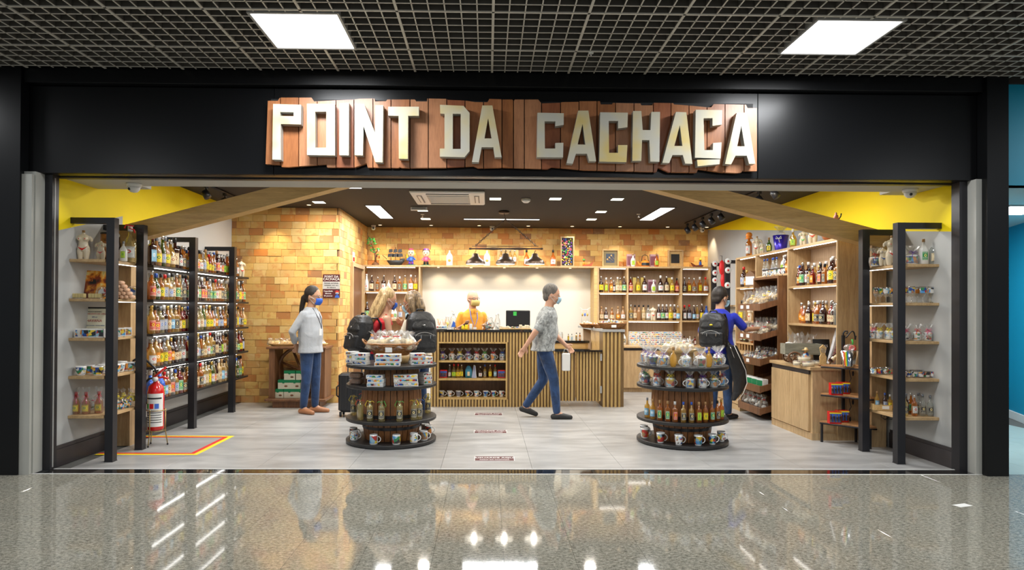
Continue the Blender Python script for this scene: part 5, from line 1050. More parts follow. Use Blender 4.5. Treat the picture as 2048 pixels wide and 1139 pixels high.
# magnets and hung packets on the rear frames
for n, (px, py, Y) in enumerate(((1430, 527, 11.02), (1430, 545, 11.02), (1430, 560, 11.02), (1456, 522, 10.37), (1456, 540, 10.37), (1455, 570, 10.37))):
    p = at_y(px, py, Y - .05); t = thing('round_magnet', 'round white souvenir disc, %s from top on the %s steel frame' % (ONES[n % 3], ['cabinet-side', 'unit-side'][n // 3]), 'magnet', (p.x, Y - .05, p.z), 0, 'white discs on the steel frames'); MB().lathe([(.045, 0), (.05, .006), (.045, .012)], 18, T=Matrix.Rotation(PI / 2, 4, 'X')).build('disc', WHITE, t); MB().ball((0, -.013, 0), .017, 8, sy=.2).build('emblem', RED, t)
for n, (px, py, c) in enumerate(((1444, 535, 'red'), (1447, 560, 'red'), (1453, 555, 'orange'), (1466, 540, 'green'))):
    p = at_y(px, py, 10.9); o = tag(link('hanging_packet', MB().ball((0, 0, 0), .09, 8, sx=.6, sy=.3, sz=1.5).mesh('packet', RIB[c]), None, (p.x, 10.9, p.z)), '%s crinkled packet hanging %s between the slim steel frames' % (c, ['highest', 'lowest', 'in the middle', 'beside the wall unit'][n]), 'packet', 'packets between the steel frames')
    MB().tube([(0, 0, .13), (0, 0, .2), (0, .1, .21)], .004, 4).build('hook', BLACKM, o)
for n, z in enumerate((1.47, 1.1)):
    o = tag(link('wall_shelf', box(3.95, 4.03, 9.9, 11.2, z - .024, z).mesh('board', OAKX)), 'narrow oak shelf behind the slim steel frames, %s one' % ['upper', 'lower'][n], 'shelf', 'narrow rear shelves')
# ------------------------------------------------------------------ ornaments on the rear cabinet header
z = 2.148; YH = 11.5
HX = lambda px: at_y(px, 530, YH).x
t = thing('ornament_tree', 'ornamental bare tree hung with tiny bottles and green leaves', 'ornament', (HX(751), YH, z)); m = MB()
m.lathe([(.07, 0), (.06, .03), (.03, .055), (.02, .06)], 14).tube([(0, 0, .05), (0, 0, .15), (-.02, 0, .25), (-.06, 0, .35), (-.10, 0, .45), (-.13, 0, .52)], [.02, .018, .014, .011, .008, .004], 7).tube([(-.01, 0, .2), (.05, 0, .28), (.06, 0, .36)], [.01, .008, .004], 6).tube([(-.05, 0, .33), (-.1, 0, .36), (-.13, 0, .34)], [.008, .006, .004], 6).build('trunk', D.materials['rustic_brown_wood'], t)
random.seed(5); m = MB()
for k in range(26):
    f = random.random(); m.ball((-.13 * f + random.uniform(-.06, .09), random.uniform(-.03, .03), .2 + .3 * f + random.uniform(-.03, .03)), .022, 6, sz=.5, sx=1.3)
tag(m.build('leaf_cluster', RIB['green'], t), kind='stuff')
for k, c in enumerate(('white', 'golden', 'red', 'clear', 'amber')): MB().lathe([(.012, 0), (.012, .03), (.005, .04), (.005, .05)], 8, T=Matrix.Translation(([.06, -.02, .03, -.07, .07][k], -.04, [.24, .3, .14, .38, .12][k]))).build('tiny_bottle', GL[c], t)
t = thing('model_ship', 'dark wooden model galleon with ragged black sails', 'model ship', (HX(791), YH, z)); t.scale = (1.15, 1, 1.2); rings(MB(), [(0, 0, 0, .08, .02), (0, 0, .03, .11, .035), (.0, 0, .07, .14, .045), (0, 0, .075, .13, .04)], 14).box(.08, .14, -.03, .03, .07, .1).build('hull', BLACKW, t)
for x, hh in ((-.07, .24), (0, .27), (.07, .22)):
    o = MB().tube([(x, 0, .07), (x, 0, hh)], .005, 5).build('mast', D.materials['rustic_brown_wood'], t)
    for zz, s in ((.12, .05), (.185, .035)): MB().prism([(x - s, zz), (x + s * .9, zz + .01), (x + s * .7, zz + .055), (x - s * .8, zz + .05)], -.012, -.008).build('sail', BLACKW, o)
MB().tube([(-.13, 0, .09), (-.2, 0, .15)], .005, 5).build('bowsprit', D.materials['rustic_brown_wood'], t)
SK = M('doll_skin', (.80, .62, .42), .4); HB = M('doll_blond', (.85, .62, .03), .4); HD = M('doll_brown_hair', (.12, .05, .02), .4)
for n, (px, hair, shirt, band) in enumerate(((822, HB, 'blue', 'pink'), (852, HD, 'pink', 'purple'))):
    t = thing('painted_doll', ['painted big-headed girl doll with yellow hair and blue dress', 'painted big-headed boy doll with brown hair and pink shirt'][n], 'doll', (HX(px), YH, z), 0, 'painted dolls on the header'); t.scale = (1.22,) * 3
    MB().lathe([(.07, 0), (.07, .012)], 16).build('base', M('doll_green', (.02, .12, .05), .5) if n == 0 else D.materials['doll_green'], t)
    m = MB(); [m.tube([(q * .022, 0, .012), (q * .018, 0, .07)], [.018, .014], 8) for q in (-1, 1)]; m.build('legs', D.materials['black_ink'] if n else RIB['purple'], t)
    rings(MB(), [(0, 0, .06, .04, .03), (0, 0, .09, .03, .025), (0, 0, .125, .028, .022)], 12).tube([(-.028, 0, .115), (-.055, -.01, .085), (-.045, -.03, .075)], .011, 6).tube([(.028, 0, .115), (.055, -.01, .085), (.06, -.03, .09)], .011, 6).build('dress', RIB[shirt], t)
    hd = MB().ball((0, 0, .178), .056, 14, sy=.9, sz=1.05).build('head', SK, t); m = MB(); m.ball((0, .014, .192), .06, 14, sy=.85, sz=.95)
    if n == 0: m.tube([(-.05, .01, .17), (-.055, .0, .12), (-.045, 0, .09)], [.018, .016, .008], 6).tube([(.05, .01, .17), (.052, 0, .14)], [.018, .008], 6)
    m.build('hair', hair, t); MB().lathe([(.045, .225), (.03, .243), (0, .25)], 14, cap=False).build('hat', RIB[band], t)
    MB().ball((-.02, -.05, .18), .008, 6).ball((.02, -.05, .18), .008, 6).build('eyes', INK, hd); MB().ball((0, -.051, .155), .007, 6, sx=1.4).build('mouth', INKR, hd)
for n, px in enumerate((899, 974)): o = bottle('white bottle with red emblem on the header, %s' % ['alone near the dolls', 'beside the first pendant shade'][n], (HX(px), YH, z), 0, 'jug', 'white', None, None, .30, 'white bottles on the header', 1.2); MB().ball((0, -.042, .09), .022, 10, sy=.15).build('emblem', RIB['orange'], o)
t = thing('bottle_plaque', 'wooden plaque holding four small golden bottles behind the pendant lamp', 'plaque', (HX(1016), YH + .1, z)); MB().bbox(-.19, .19, 0, .02, 0, .33, .008).build('board', OAKB, t)
for k in range(4): bottle('small golden bottle with white label, %s on the wooden plaque' % ONES[k], (HX(1016) - .12 + k * .08, YH + .07, z + .05), 0, 'tall', 'golden', 'white', 'silver', .24, 'bottles on the plaque')
for n, px in enumerate((1053, 1106)): bottle('orange patterned bottle with black stopper, %s' % ['behind the pendant shades', 'beside the framed bottle caps'][n], (HX(px), YH, z), 0, 'stout', 'orange', 'white', 'black', .29, 'orange bottles on the header')
t = thing('cap_frame', 'tall oak frame filled with coloured bottle caps on black', 'picture frame', (HX(1135.5), YH + .05, z)); MB().box(-.12, -.10, 0, .05, 0, .535).box(.10, .12, 0, .05, 0, .535).box(-.1, .1, 0, .05, 0, .02).box(-.1, .1, 0, .05, .515, .535).build('frame', OAK, t); box(-.1, .1, .03, .045, .02, .515).build('backing', INK, t)
random.seed(3); cm = [RIB[c] for c in RIB] + [WHITE, CP['gold'], CP['silver'], BLACKM]; pts = []
cms = [MB().lathe([(.013, 0), (.0125, .005), (.009, .007), (0, .007)], 8, T=Matrix.Rotation(PI / 2, 4, 'X')).mesh('bottle_cap', c) for c in cm]
for _ in range(900):
    x, zz = random.uniform(-.086, .086), .035 + .46 * random.random() ** 1.5
    if all((x - a) ** 2 + (zz - b) ** 2 > .025 ** 2 for a, b in pts): pts.append((x, zz))
    if len(pts) >= 88: break
for x, zz in pts: link('bottle_cap', random.choice(cms), t, (x, .03, zz))
t = thing('boat_figurine', 'carved red boat with seated man in a green cap', 'figurine', (HX(1172), YH, z)); MB().prism([(-.05, 0), (.09, 0), (.13, .09), (.06, .04), (-.06, .025)], -.025, .025).build('boat', M('boat_red', (.38, .07, .02), .5), t); rings(MB(), [(-.04, 0, .02, .025, .02), (-.04, 0, .07, .022, .018), (-.035, 0, .085, .01, .01)], 10).tube([(-.04, 0, .03), (.0, 0, .05), (.03, 0, .03)], .01, 6).build('man', RIB['orange'], t); MB().ball((-.035, 0, .105), .02, 8).build('head', D.materials['rustic_brown_wood'], t); MB().ball((-.04, 0, .12), .024, 8, sz=.6).build('cap', RIB['green'], t)
t = thing('boat_figurine', 'carved dark boat with man in a yellow hat', 'figurine', (HX(1395), YH, z)); MB().prism([(-.12, .08), (-.07, 0), (.08, 0), (.1, .04), (-.04, .03)], -.025, .025).build('boat', M('boat_dark', (.2, .04, .015), .5), t); rings(MB(), [(.05, 0, .02, .025, .02), (.05, 0, .09, .022, .018), (.05, 0, .1, .01, .01)], 10).build('man', RIB['blue'], t); MB().ball((.05, 0, .12), .02, 8).build('head', D.materials['rustic_brown_wood'], t); MB().lathe([(.035, .13), (.015, .14), (.012, .155)], 12, .05, 0).build('hat', RIB['yellow'], t)
for n, (px, w_) in enumerate(((1222, .145), (1353, .135))):
    t = thing('picture_frame', ['olive square frame with three teaspoons on blue', 'light oak square frame with a small dark photo'][n], 'picture frame', (HX(px), YH + .04, z), 0, 'square frames on the header'); h_ = .31; s = .02
    MB().box(-w_, -w_ + s, 0, .06, 0, h_).box(w_ - s, w_, 0, .06, 0, h_).box(-w_ + s, w_ - s, 0, .06, 0, s).box(-w_ + s, w_ - s, 0, .06, h_ - s, h_).build('frame', OAKB if n == 0 else OAK, t)
    box(-w_ + s, w_ - s, .04, .055, s, h_ - s).build('mount', M('olive_mount', (.26, .21, .11), .8) if n == 0 else STRAWL, t); p_ = box(-.075, .075, .035, .04, .075, .235).build('picture', M('slate_blue', (.05, .07, .11), .6) if n == 0 else BLACKW, t)
    if n == 0:
        for k in range(3): MB().tube([(-.05 + k * .035, .03, .13 + k * .035), (.02 + k * .03, .03, .09 + k * .02)], [.003, .002], 5).ball((-.05 + k * .035, .03, .135 + k * .035), .018, 8, sy=.2).build('spoon', STRAWL, p_)
for n, (px, c) in enumerate(((1265, 'white'), (1312, 'orange'))):
    gbox('gift_box', 'mauve and white gift box standing behind the %s flask on the header' % c, 'box', (HX(px) - .01, YH + .1, z), .15, .07, .23, D.materials['mauve_card'], D.materials['mauve_card_dark'], 0, 'gift boxes on the header')
    bottle('%s oval flask with lime label in front of its gift box' % c, (HX(px) + .01, YH, z), 0, 'flask', c, 'lime', 'cork', .24, 'oval flasks on the header')
t = thing('kettle', 'orange enamel kettle with curved spout and black handle', 'kettle', (HX(1290), YH, z)); MB().lathe([(.07, 0), (.075, .06), (.06, .10), (.03, .12)], 18).tube([(-.06, 0, .03), (-.10, 0, .04), (-.13, 0, .10)], [.018, .014, .01], 8).build('body', RIB['orange'], t); MB().ball((0, 0, .125), .012, 8).build('lid_knob', BLACKP, t); MB().tube([(-.06, 0, .10), (-.05, 0, .19), (0, 0, .215), (.05, 0, .19), (.06, 0, .10)], .006, 6).build('handle', BLACKP, t); MB().lathe([(.0762, .02), (.076, .07)], 14, cap=False, a0=PI + .4, a1=2 * PI - .4).build('painted_band', LB['black'], t)
# ------------------------------------------------------------------ counter goods
CM = [PRINT, PRINTW, print_mat('vivid_print', 24, .0, 1.5, .8)]
for n, px in enumerate((886.7, 905.3, 921, 937.7, 954.7, 970.8, 988, 1006)): c = ['purple', 'orange', 'yellow', 'purple', 'red', 'green', 'red', 'blue'][n]; mug('wrapped souvenir mug with %s tie, %s along the upper niche shelf' % (c, ONES[n]), (X_(px - 1, 9.38), 9.38, .653), R(8), .088, .037, .037, True, c, CM[n % 3], 'mug', 'mug', 'wrapped mugs in the counter niche', CANDY)
for n, (px, c, l, cp, h, sh) in enumerate(((900, 'clear', 'white', 'white', .19, 'slim'), (908.5, 'pale gold', 'lime', 'red', .2, 'stout'), (917, 'golden', 'yellow', 'red', .2, 'stout'), (924, 'pale gold', 'yellow', 'silver', .19, 'tall'), (961.5, 'dark brown', 'white', 'silver', .17, 'stout'), (970.5, 'golden', 'black', 'blue', .19, 'tall'), (981, 'golden', 'yellow', 'silver', .19, 'tall'), (991, 'pale gold', 'pale blue', 'red', .19, 'tall'))): bottle('small %s bottle with %s label, %s along the middle niche shelf' % (c, l, ONES[n]), (X_(px, 9.38), 9.38, .399), 0, sh, c, l, cp, h, 'bottles in the counter niche')
for n, px in enumerate((888, 1003.5)):
    t = gbox('liqueur_box', 'red windowed box of miniature bottles at the %s end of the niche' % ['brick', 'gate'][n], 'box', (X_(px, 9.38), 9.38, .399), .105, .06, .115, RED, RIB['blue'], 0, 'red boxes in the counter niche')
    for c in range(4): MB().lathe([(.009, .02), (.009, .065), (.004, .075)], 8, -.035 + c * .024, -.033).build('miniature', GL['amber'], t)
t = thing('coffee_bag', 'blue and cream coffee bag in the middle of the niche', 'bag', (X_(938, 9.38), 9.38, .399)); rings(MB(), [(0, 0, 0, .05, .03), (0, 0, .12, .05, .03), (0, 0, .16, .03, .012), (0, 0, .175, .012, .006)], 12, sq=.6).build('body', M('bag_blue', (.05, .28, .45), .35), t); MB().lathe([(.037, .03), (.037, .09)], 8, 0, -.0, cap=False, a0=PI + .5, a1=2 * PI - .5, sy=.9).build('print', LB['cream'], t)
t = thing('cloth_towel', 'white and blue striped tea towel folded upright in the niche', 'towel', (X_(949, 9.38), 9.38, .399)); MB().prism([(-.035, 0), (.035, 0), (.02, .17), (-.005, .185)], -.015, .015).build('cloth', PAPER, t)
for k in range(3): MB().prism([(-.028 + k * .02, .0), (-.02 + k * .02, 0), (-.0 + k * .007, .17), (-.004 + k * .007, .17)], -.0165, -.0152).build('stripe', RIB['blue'], t)
for n, px in enumerate((886, 902, 919.5, 938, 955.5, 973.5, 989.5, 1005.5)): mug('tapered painted mug, %s from the brick side on the lowest niche shelf' % ONES[n], (X_(px - 1.5, 9.38), 9.38, .126), R(5), .088, .028, .040, True, None, CM[n % 3] if n != 2 else M('grey_glaze', (.2, .2, .24), .3), 'mug', 'mug', 'tapered mugs in the counter niche', base=WHITE if n != 4 else WHITE)
z = 1.096
t = thing('feather_box', 'low white display box of orange-bowed bags at the counter end', 'display box', (X_(884, 9.45), 9.45, z)); MB().bbox(-.075, .075, -.06, .06, 0, .045, .004).build('box_body', PAPER, t); box(-.07, .07, -.0615, -.0602, .02, .04).build('printed_front', PRINTB, t)
for q in (-.035, .03): MB().tube([(q, 0, .05), (q - .02, 0, .12), (q - .035, 0, .15)], .009, 5, flat=.4).tube([(q, 0, .05), (q + .02, 0, .12), (q + .035, 0, .14)], .009, 5, flat=.4).build('bow', RIB['orange'], t)
MB().lathe([(.06, .045), (.065, .1), (.05, .15)], 14, cap=False, smooth=False).build('film', CELLO, t)
t = thing('sanitizer_bottle', 'clear pump dispenser with a blue triangle label on the counter', 'dispenser', (X_(907, 9.42), 9.42, z)); rings(MB(), [(0, 0, 0, .045, .035), (0, 0, .16, .045, .035), (0, 0, .2, .018, .018), (0, 0, .21, .014, .014)], 12, sq=.6).build('bottle_body', CG, t); MB().lathe([(.016, .21), (.016, .235)], 10).tube([(0, 0, .235), (0, 0, .262), (-.035, 0, .26)], .006, 6).build('pump', WHITEP, t); MB().prism([(-.03, .03), (.03, .03), (.03, .09), (.0, .12)], -.0375, -.036).build('label', RIB['blue'], t)
def jar(lb, px, r, h, fill, Y=9.45):
    t = thing('glass_jar', lb, 'jar', (X_(px, Y), Y, z), 0, 'glass sweet jars on the counter'); MB().lathe([(r * .7, 0), (r, h * .25), (r, h * .6), (r * .6, h * .85), (r * .62, h)], 18, cap=False).build('glass', CG, t); m = MB(); random.seed(int(px))
    for k in range(14): a = random.uniform(0, 6.28); q = random.uniform(0, .62) * r; m.ball((q * math.cos(a), q * math.sin(a), r * .25 + random.uniform(0, h * .5)), r * .26, 6)
    m.build('sweets', fill, t); MB().lathe([(r * .66, h), (r * .66, h + .012), (r * .2, h + .03)], 16).build('lid', CG, t)
jar('round glass jar of pink sweets in front of the cashier', 979, .075, .15, CANDY); jar('slender glass jar beside the round sweet jar', 995, .04, .2, PAPER); jar('glass jar of yellow sweets between dispenser and cashier', 895, .04, .16, RIB['yellow'], 9.6)
for n, px in enumerate((926, 933, 942)): t = thing('goods_clip', 'small %s trinket on the counter in front of the cashier' % ['yellow', 'orange', 'white card'][n], 'trinket', (X_(px, 9.5), 9.5, z)); MB().bbox(-.02, .02, -.01, .01, 0, .05 + .012 * n, .004).build('body', [RIB['yellow'], RIB['yellow'], PAPER][n], t)
for n, (px, w_, h_, fl) in enumerate(((1010, .08, .04, CREAMF), (1030, .07, .03, CANDY), (1050, .09, .055, CREAMF))):
    t = thing('goods_tray', 'small tray of %s on the counter, %s before the monitor' % (['pale sachets', 'red sachets', 'cream blocks'][n], ONES[n]), 'tray', (X_(px, 9.42), 9.42, z)); MB().bbox(-w_, w_, -.05, .05, 0, .015, .004).build('tray_base', STRAWL, t); m = MB(); random.seed(n)
    for k in range(8): m.bbox(-w_ + .01 + k * w_ * .22, -w_ + .01 + k * w_ * .22 + w_ * .2, -.04, .04, .014, .014 + h_ * random.uniform(.6, 1), .004)
    m.build('sachets', fl, t)
t = thing('cash_monitor', 'black computer monitor seen from behind on the counter', 'monitor', (X_(1036, 9.75), 9.75, z)); pa, pb = at_y(1012, 620, 9.75), at_y(1060, 652, 9.75)
MB().bbox(pa.x - t.location.x, pb.x - t.location.x, -.01, .03, pb.z - z - .01, pa.z - z, .008).build('screen_back', BLACKP, t); MB().box(-.02, .02, .0, .02, .005, .1).bbox(-.1, .1, -.06, .08, 0, .01, .003).build('stand', BLACKP, t); box(-.07, -.02, -.012, -.0102, pa.z - z - .08, pa.z - z - .02).build('sticker', RIB['green'], t)
def basket(lb, loc, rx, ry, h, fill, n=16, kind='dense', handles=False, tagc=True, seed=1, fr=.05):
    t = thing('wicker_basket', lb, 'basket', loc); w_ = MB(); L = 5
    for l in range(L + 1):
        f = l / L; s = .62 + .38 * f; w_.tube([(rx * s * math.cos(a * PI / 12), ry * s * math.sin(a * PI / 12), .006 + h * f + .002 * (-1) ** a) for a in range(24)], .007 if l < L else .011, 5, closed=True)
    w_.build('weave_ring', STRAW, t); m = MB()
    for a in range(24):
        c, s = math.cos(a * PI / 12), math.sin(a * PI / 12); m.tube([(rx * .6 * c, ry * .6 * s, .004), (rx * .82 * c, ry * .82 * s, h * .5), (rx * c, ry * s, h)], .0045, 4)
    m.build('upright_cane', STRAW, t); MB().lathe([(0, 0), (rx * .64, 0), (rx * .95, h * .9)], 20, cap=False, sy=ry / rx).build('lining', STRAW, t)
    if handles:
        for q in (-1, 1): MB().tube([(q * rx * (.93 + .18 * math.sin(a * PI / 8)), ry * .35 * math.cos(a * PI / 8), h + .05 * math.sin(a * PI / 8)) for a in range(9)], .008, 6).build('handle', STRAW, t)
    if tagc: box(-.035, .035, -ry - .012, -ry - .008, h * .35, h * .8).build('price_card', PAPER, t)
    return t
b = basket('wide wicker basket heaped with wrapped sweets on the counter end pillar', (X_(1224, 9.42), 9.42, 1.106), .205, .14, .08, CANDY); random.seed(8); m = MB()
for k in range(60): a = random.uniform(0, 6.28); q = random.random() ** .5 * .88; m.ball((q * .18 * math.cos(a), q * .12 * math.sin(a), .08 + random.uniform(0, .05) * (1.2 - q)), .018, 6, sx=1.2)
tag(m.build('sweets', CANDY, b), kind='stuff')
for n, (px, Y, zz, nm) in enumerate(((1176, 10.0, 1.106, 'low'), (1200, 9.85, 1.106, 'open'))):
    b = basket('small %s basket of goods on the counter return behind the big basket' % nm, (X_(px, Y), Y, zz), .12, .09, .05, CANDY, tagc=False); m = MB(); random.seed(n)
    for k in range(16): a = random.uniform(0, 6.28); q = random.random() ** .5; m.ball((q * .085 * math.cos(a), q * .06 * math.sin(a), .055 + random.uniform(0, .03)), .02, 6)
    m.build('sweets', CANDY if n else CREAMF, b)
t = thing('trinket_stand', 'small white wire stand hung with trinkets on the counter return', 'stand', (X_(1170, 10.3), 10.3, 1.106)); MB().tube([(-.05, 0, 0), (-.05, 0, .30), (-.08, 0, .31)], .004, 5).tube([(.05, 0, 0), (.05, 0, .30), (.09, 0, .31)], .004, 5).tube([(-.05, 0, .28), (.05, 0, .28)], .004, 5).build('wire_frame', PAPER, t)
for q in (-.04, 0, .04): MB().ball((q, 0, .2), .014, 8, sz=2).build('trinket', RIB['blue'] if q == 0 else CP['gold'], t)
for n, px in enumerate((1112, 1121)):
    t = thing('wine_glass', 'clear stemless glass %s on the back counter behind the walking man' % ['to the fore', 'to the rear'][n], 'glass', (X_(px, 10.35), 10.35, .896), 0, 'clear glasses on the back counter'); MB().lathe([(.02, 0), (.04, .03), (.045, .08), (.036, .13)], 16, cap=False).build('bowl', CG, t)
for n, (px, c, l) in enumerate(((1137, 'golden', 'yellow'), (1144, 'clear', 'pale blue'), (1153, 'golden', 'black'), (1160, 'amber', 'cream'))): bottle('small %s bottle with %s label on the back counter by the gate' % (c, l), (X_(px, 10.4), 10.4, .896), 0, 'square', c, l, 'black', .1 + .02 * (n > 1), 'small bottles on the back counter')
# ------------------------------------------------------------------ barrel displays
random.seed(21)
def rad(z): u = (z - .42) / .42; return .315 - .045 * u * u
def barrel(x, y, lb, lean=0):
    t = thing('barrel_display', lb, 'display stand', (x, y, 0), 0, 'round barrel displays')
    n = 30
    for k in range(n):
        a0 = 2 * PI * k / n + .012; a1 = 2 * PI * (k + 1) / n - .012; zs = [.03, .15, .3, .45, .6, .79]; o_ = random.uniform(-.003, .003); P = []; F = []
        for z_ in zs:
            for a in (a0, a1): P.append(((rad(z_) + o_) * math.cos(a), (rad(z_) + o_) * math.sin(a), z_))
            for a in (a1, a0): P.append(((rad(z_) - .02) * math.cos(a), (rad(z_) - .02) * math.sin(a), z_))
        for i in range(len(zs) - 1):
            for j in range(4): F.append((i * 4 + j, i * 4 + (j + 1) % 4, i * 4 + 4 + (j + 1) % 4, i * 4 + 4 + j))
        link('stave', MB().add(P, F).mesh('stave', STAVE), t)
    MB().lathe([(.27, .03), (.285, .2), (.29, .42), (.27, .78)], 24, cap=False).build('barrel_core', BLACKW, t)
    for za, zb in ((.155, .185), (.575, .615), (.775, .80), (.255 + .02, .31)): MB().lathe([(rad(za) + .004, za), (rad(zb) + .004, zb)], 30, cap=False).build('iron_hoop', BLACKM, t)
    for z_ in (.04, .268, .613, .818): MB().lathe([(.0, z_ - .032), (.466, z_ - .032), (.47, z_ - .028), (.47, z_ - .004), (.466, z_), (0, z_)], 56, smooth=False).build('round_shelf', BLACKW, t)
    return t
B1 = (-1.005, 6.89); B2 = (2.07, 6.87)
barrel(*B1, 'round barrel display with four black shelves in front of the two women')
barrel(*B2, 'round barrel display with four black shelves in front of the man in blue')
def ang(B, px, r):  # angle on a circle of radius r about B whose front point shows at column px
    for k in range(400):
        a = -PI + PI * k / 400; X, Y = B[0] + r * math.cos(a), B[1] + r * math.sin(a)
        if X_(px, Y) <= X: return X, Y, a
    return B[0] + r, B[1], 0
def around(B, px, r=.40, back=False):
    X, Y, a = ang(B, px, r)
    if back: Y = 2 * B[1] - Y
    return X, Y
Z1, Z2, Z3, Z4 = .819, .614, .269, .041
# display in front of the women
for n, (px, b_) in enumerate(((697, False), (709, False), (748, False), (793, False), (828, False), (848, False), (719, True), (842, True), (852, True))):
    X, Y = around(B1, px + 1, .40, b_); mug('straight white printed mug, %s around the base of the barrel by the women' % ONES[n], (X, Y, Z4), R(0 if n != 3 else 90), .098, .040, .040, True, None, CM[n % 3], 'mug', 'mug', 'mugs at the base of the first barrel')
for n, (px, b_, c) in enumerate(((708, 0, 'yellow'), (722, 0, 'red'), (741, 0, 'yellow'), (764.5, 0, 'green'), (800.5, 0, 'green'), (829, 0, 'yellow'), (840, 0, 'blue'), (852, 1, 'yellow'), (712, 1, 'red'))):
    X, Y = around(B1, px, .40, b_); sh = 'tall'; o = bottle('pale golden bottle tied with %s ribbon, %s around the barrel by the women' % (c, ONES[n]), (X, Y, Z3), 0, 'tall', 'pale gold', 'black' if n not in (1,) else None, None, .24, 'ribboned bottles on the first barrel')
    MB().lathe([(.0165, .17), (.0135, .215)], 8, cap=False).build('neck_foil', PRINT, o); q = random.choice((-1, 1)); MB().tube([(0, -.01, .235), (-q * .03, -.01, .25), (-q * .05, -.02, .235)], .006, 4, flat=.5).tube([(0, -.01, .235), (q * .03, -.01, .255), (q * .055, -.02, .2), (q * .04, -.02, .18)], .006, 4, flat=.5).build('ribbon', RIB[c], o)
def boxstack(B, px, r, z0, lay, sx, lb, rz=0, back=False, top=None):
    X, Y = around(B, px, r, back)
    for k in range(lay): gbox('magnet_box', 'white magnet box, %s up, stack %s' % (ONES[k], lb), 'box', (X + random.uniform(-.006, .006), Y + random.uniform(-.004, .004), z0 + k * .0405), sx, .11, .038, WHITEP, PRINTB, rz + random.uniform(-.04, .04), 'magnet box stacks on the first barrel')
boxstack(B1, 723, .36, Z1, 3, .15, 'nearest the brick corner on the top shelf', R(-12)); boxstack(B1, 777, .37, Z1, 3, .25, 'front centre under the basket'); boxstack(B1, 836, .36, Z1, 3, .15, 'by the counter on the top shelf', R(14))
boxstack(B1, 706, .41, Z1, 3, .09, 'at the far brick-side edge of the top shelf', R(-40)); boxstack(B1, 853, .41, Z1, 2, .09, 'at the far counter-side edge of the top shelf', R(40))
boxstack(B1, 753, .38, Z2, 3, .165, 'on the brick side of the second shelf', R(-5)); boxstack(B1, 812, .38, Z2, 3, .24, 'on the counter side of the second shelf', R(8)); boxstack(B1, 850, .38, Z2, 3, .10, 'at the counter-side edge of the second shelf', R(40))
for n in range(2): X, Y = around(B1, 714, .38); o = thing('snack_pack', 'film-wrapped brown cake pack, %s of the pair on the second shelf' % ['lower', 'upper'][n], 'snack pack', (X, Y, Z2 + n * .062), R(-25), 'cake packs on the first barrel'); MB().bbox(-.065, .065, -.04, .04, .002, .056, .012).build('cake', M('brown_cake', (.22, .1, .04), .7, 0, .3, 20) if n == 0 else D.materials['brown_cake'], o); MB().bbox(-.072, .072, -.046, .046, 0, .061, .012).build('film', CELLO, o)
t = thing('woven_pedestal', 'pale woven drum carrying the bread basket on the barrel top', 'pedestal', (B1[0], B1[1], Z1)); MB().lathe([(.17, 0), (.185, .05), (.19, .085), (0, .085)], 24).build('drum', STRAWL, t)
b = basket('large oval wicker basket of film-wrapped breads on the barrel by the women', (B1[0], B1[1] - .02, Z1 + .087), .275, .2, .11, BREAD, handles=True)
for n, (dx, dy) in enumerate(((-.16, -.06), (-.05, -.08), (.06, -.08), (.17, -.05), (-.1, .06), (.03, .06), (.14, .06))): bag('bread_bag', 'clear bag of pale bread, %s across the large wicker basket' % ONES[n], (B1[0] + dx, B1[1] - .02 + dy, Z1 + .14), .105, .15, BREAD, 'red' if n in (1, 2) else None, 'bread bags in the large basket', lump=5)
t = thing('sauce_bottle', 'small blue bottle with orange cap poking from the bread basket', 'bottle', (B1[0] - .215, B1[1] + .02, Z1 + .2)); MB().lathe([(.018, 0), (.018, .06), (.009, .075)], 10).build('body', RIB['blue'], t); MB().lathe([(.014, .075), (.014, .1)], 10).build('cap', RIB['orange'], t)
# display in front of the man
for n, (px, b_, c_) in enumerate(((1291, 0, 0), (1322, 0, 2), (1358, 0, 1), (1397, 0, 2), (1425, 0, 0), (1443, 0, 1), (1288, 1, 1), (1441, 1, 2), (1303, 1, 0))):
    X, Y = around(B2, px, .40, b_); mug('tapered colourful mug, %s around the base of the barrel by the man in blue' % ONES[n], (X, Y, Z4), R(5), .105, .031, .043, True, None, CM[c_], 'mug', 'mug', 'mugs at the base of the second barrel')
for n, (px, c, l, cp) in enumerate(((1295, 'golden', 'pale blue', 'grey'), (1306, 'golden', 'pale blue', 'cork'), (1320, 'amber', 'green', 'cork'), (1336, 'amber', 'green', 'cork'), (1350, 'amber', 'red', 'white'), (1367, 'golden', 'black', 'blue'), (1383, 'golden', 'black', 'blue'), (1398, 'amber', 'lime', 'cork'), (1411, 'amber', 'yellow', 'cork'), (1424, 'amber', 'green', 'cork'), (1435, 'amber', 'black', 'black'), (1443, 'orange', 'lime', 'gold'))):
    X, Y = around(B2, px, .40); bottle('small %s bottle with %s label, %s round the barrel shelf' % (c, l, ONES[n]), (X, Y, Z3), R(0 if 3 < n < 9 else (n - 6) * 6), 'square' if n in (2, 3, 4, 7) else 'tall', c, l, cp, .205, 'small bottles on the second barrel')
for n, (px, b_) in enumerate(((1292, 0), (1314, 0), (1341, 0), (1380, 0), (1405, 0), (1427, 0), (1443, 0), (1300, 1))):
    X, Y = around(B2, px, .40, b_); c = ['green', 'red', 'yellow', 'purple', 'purple', 'yellow', 'red', 'blue'][n]; mug('film-wrapped mug with %s ribbon, %s around the second shelf of the rear barrel' % (c, ONES[n]), (X, Y, Z2), R(0 if n != 3 else 180), .092, .040, .040, True, c, CM[n % 3], 'mug', 'mug', 'wrapped mugs, second barrel second shelf', CANDY)
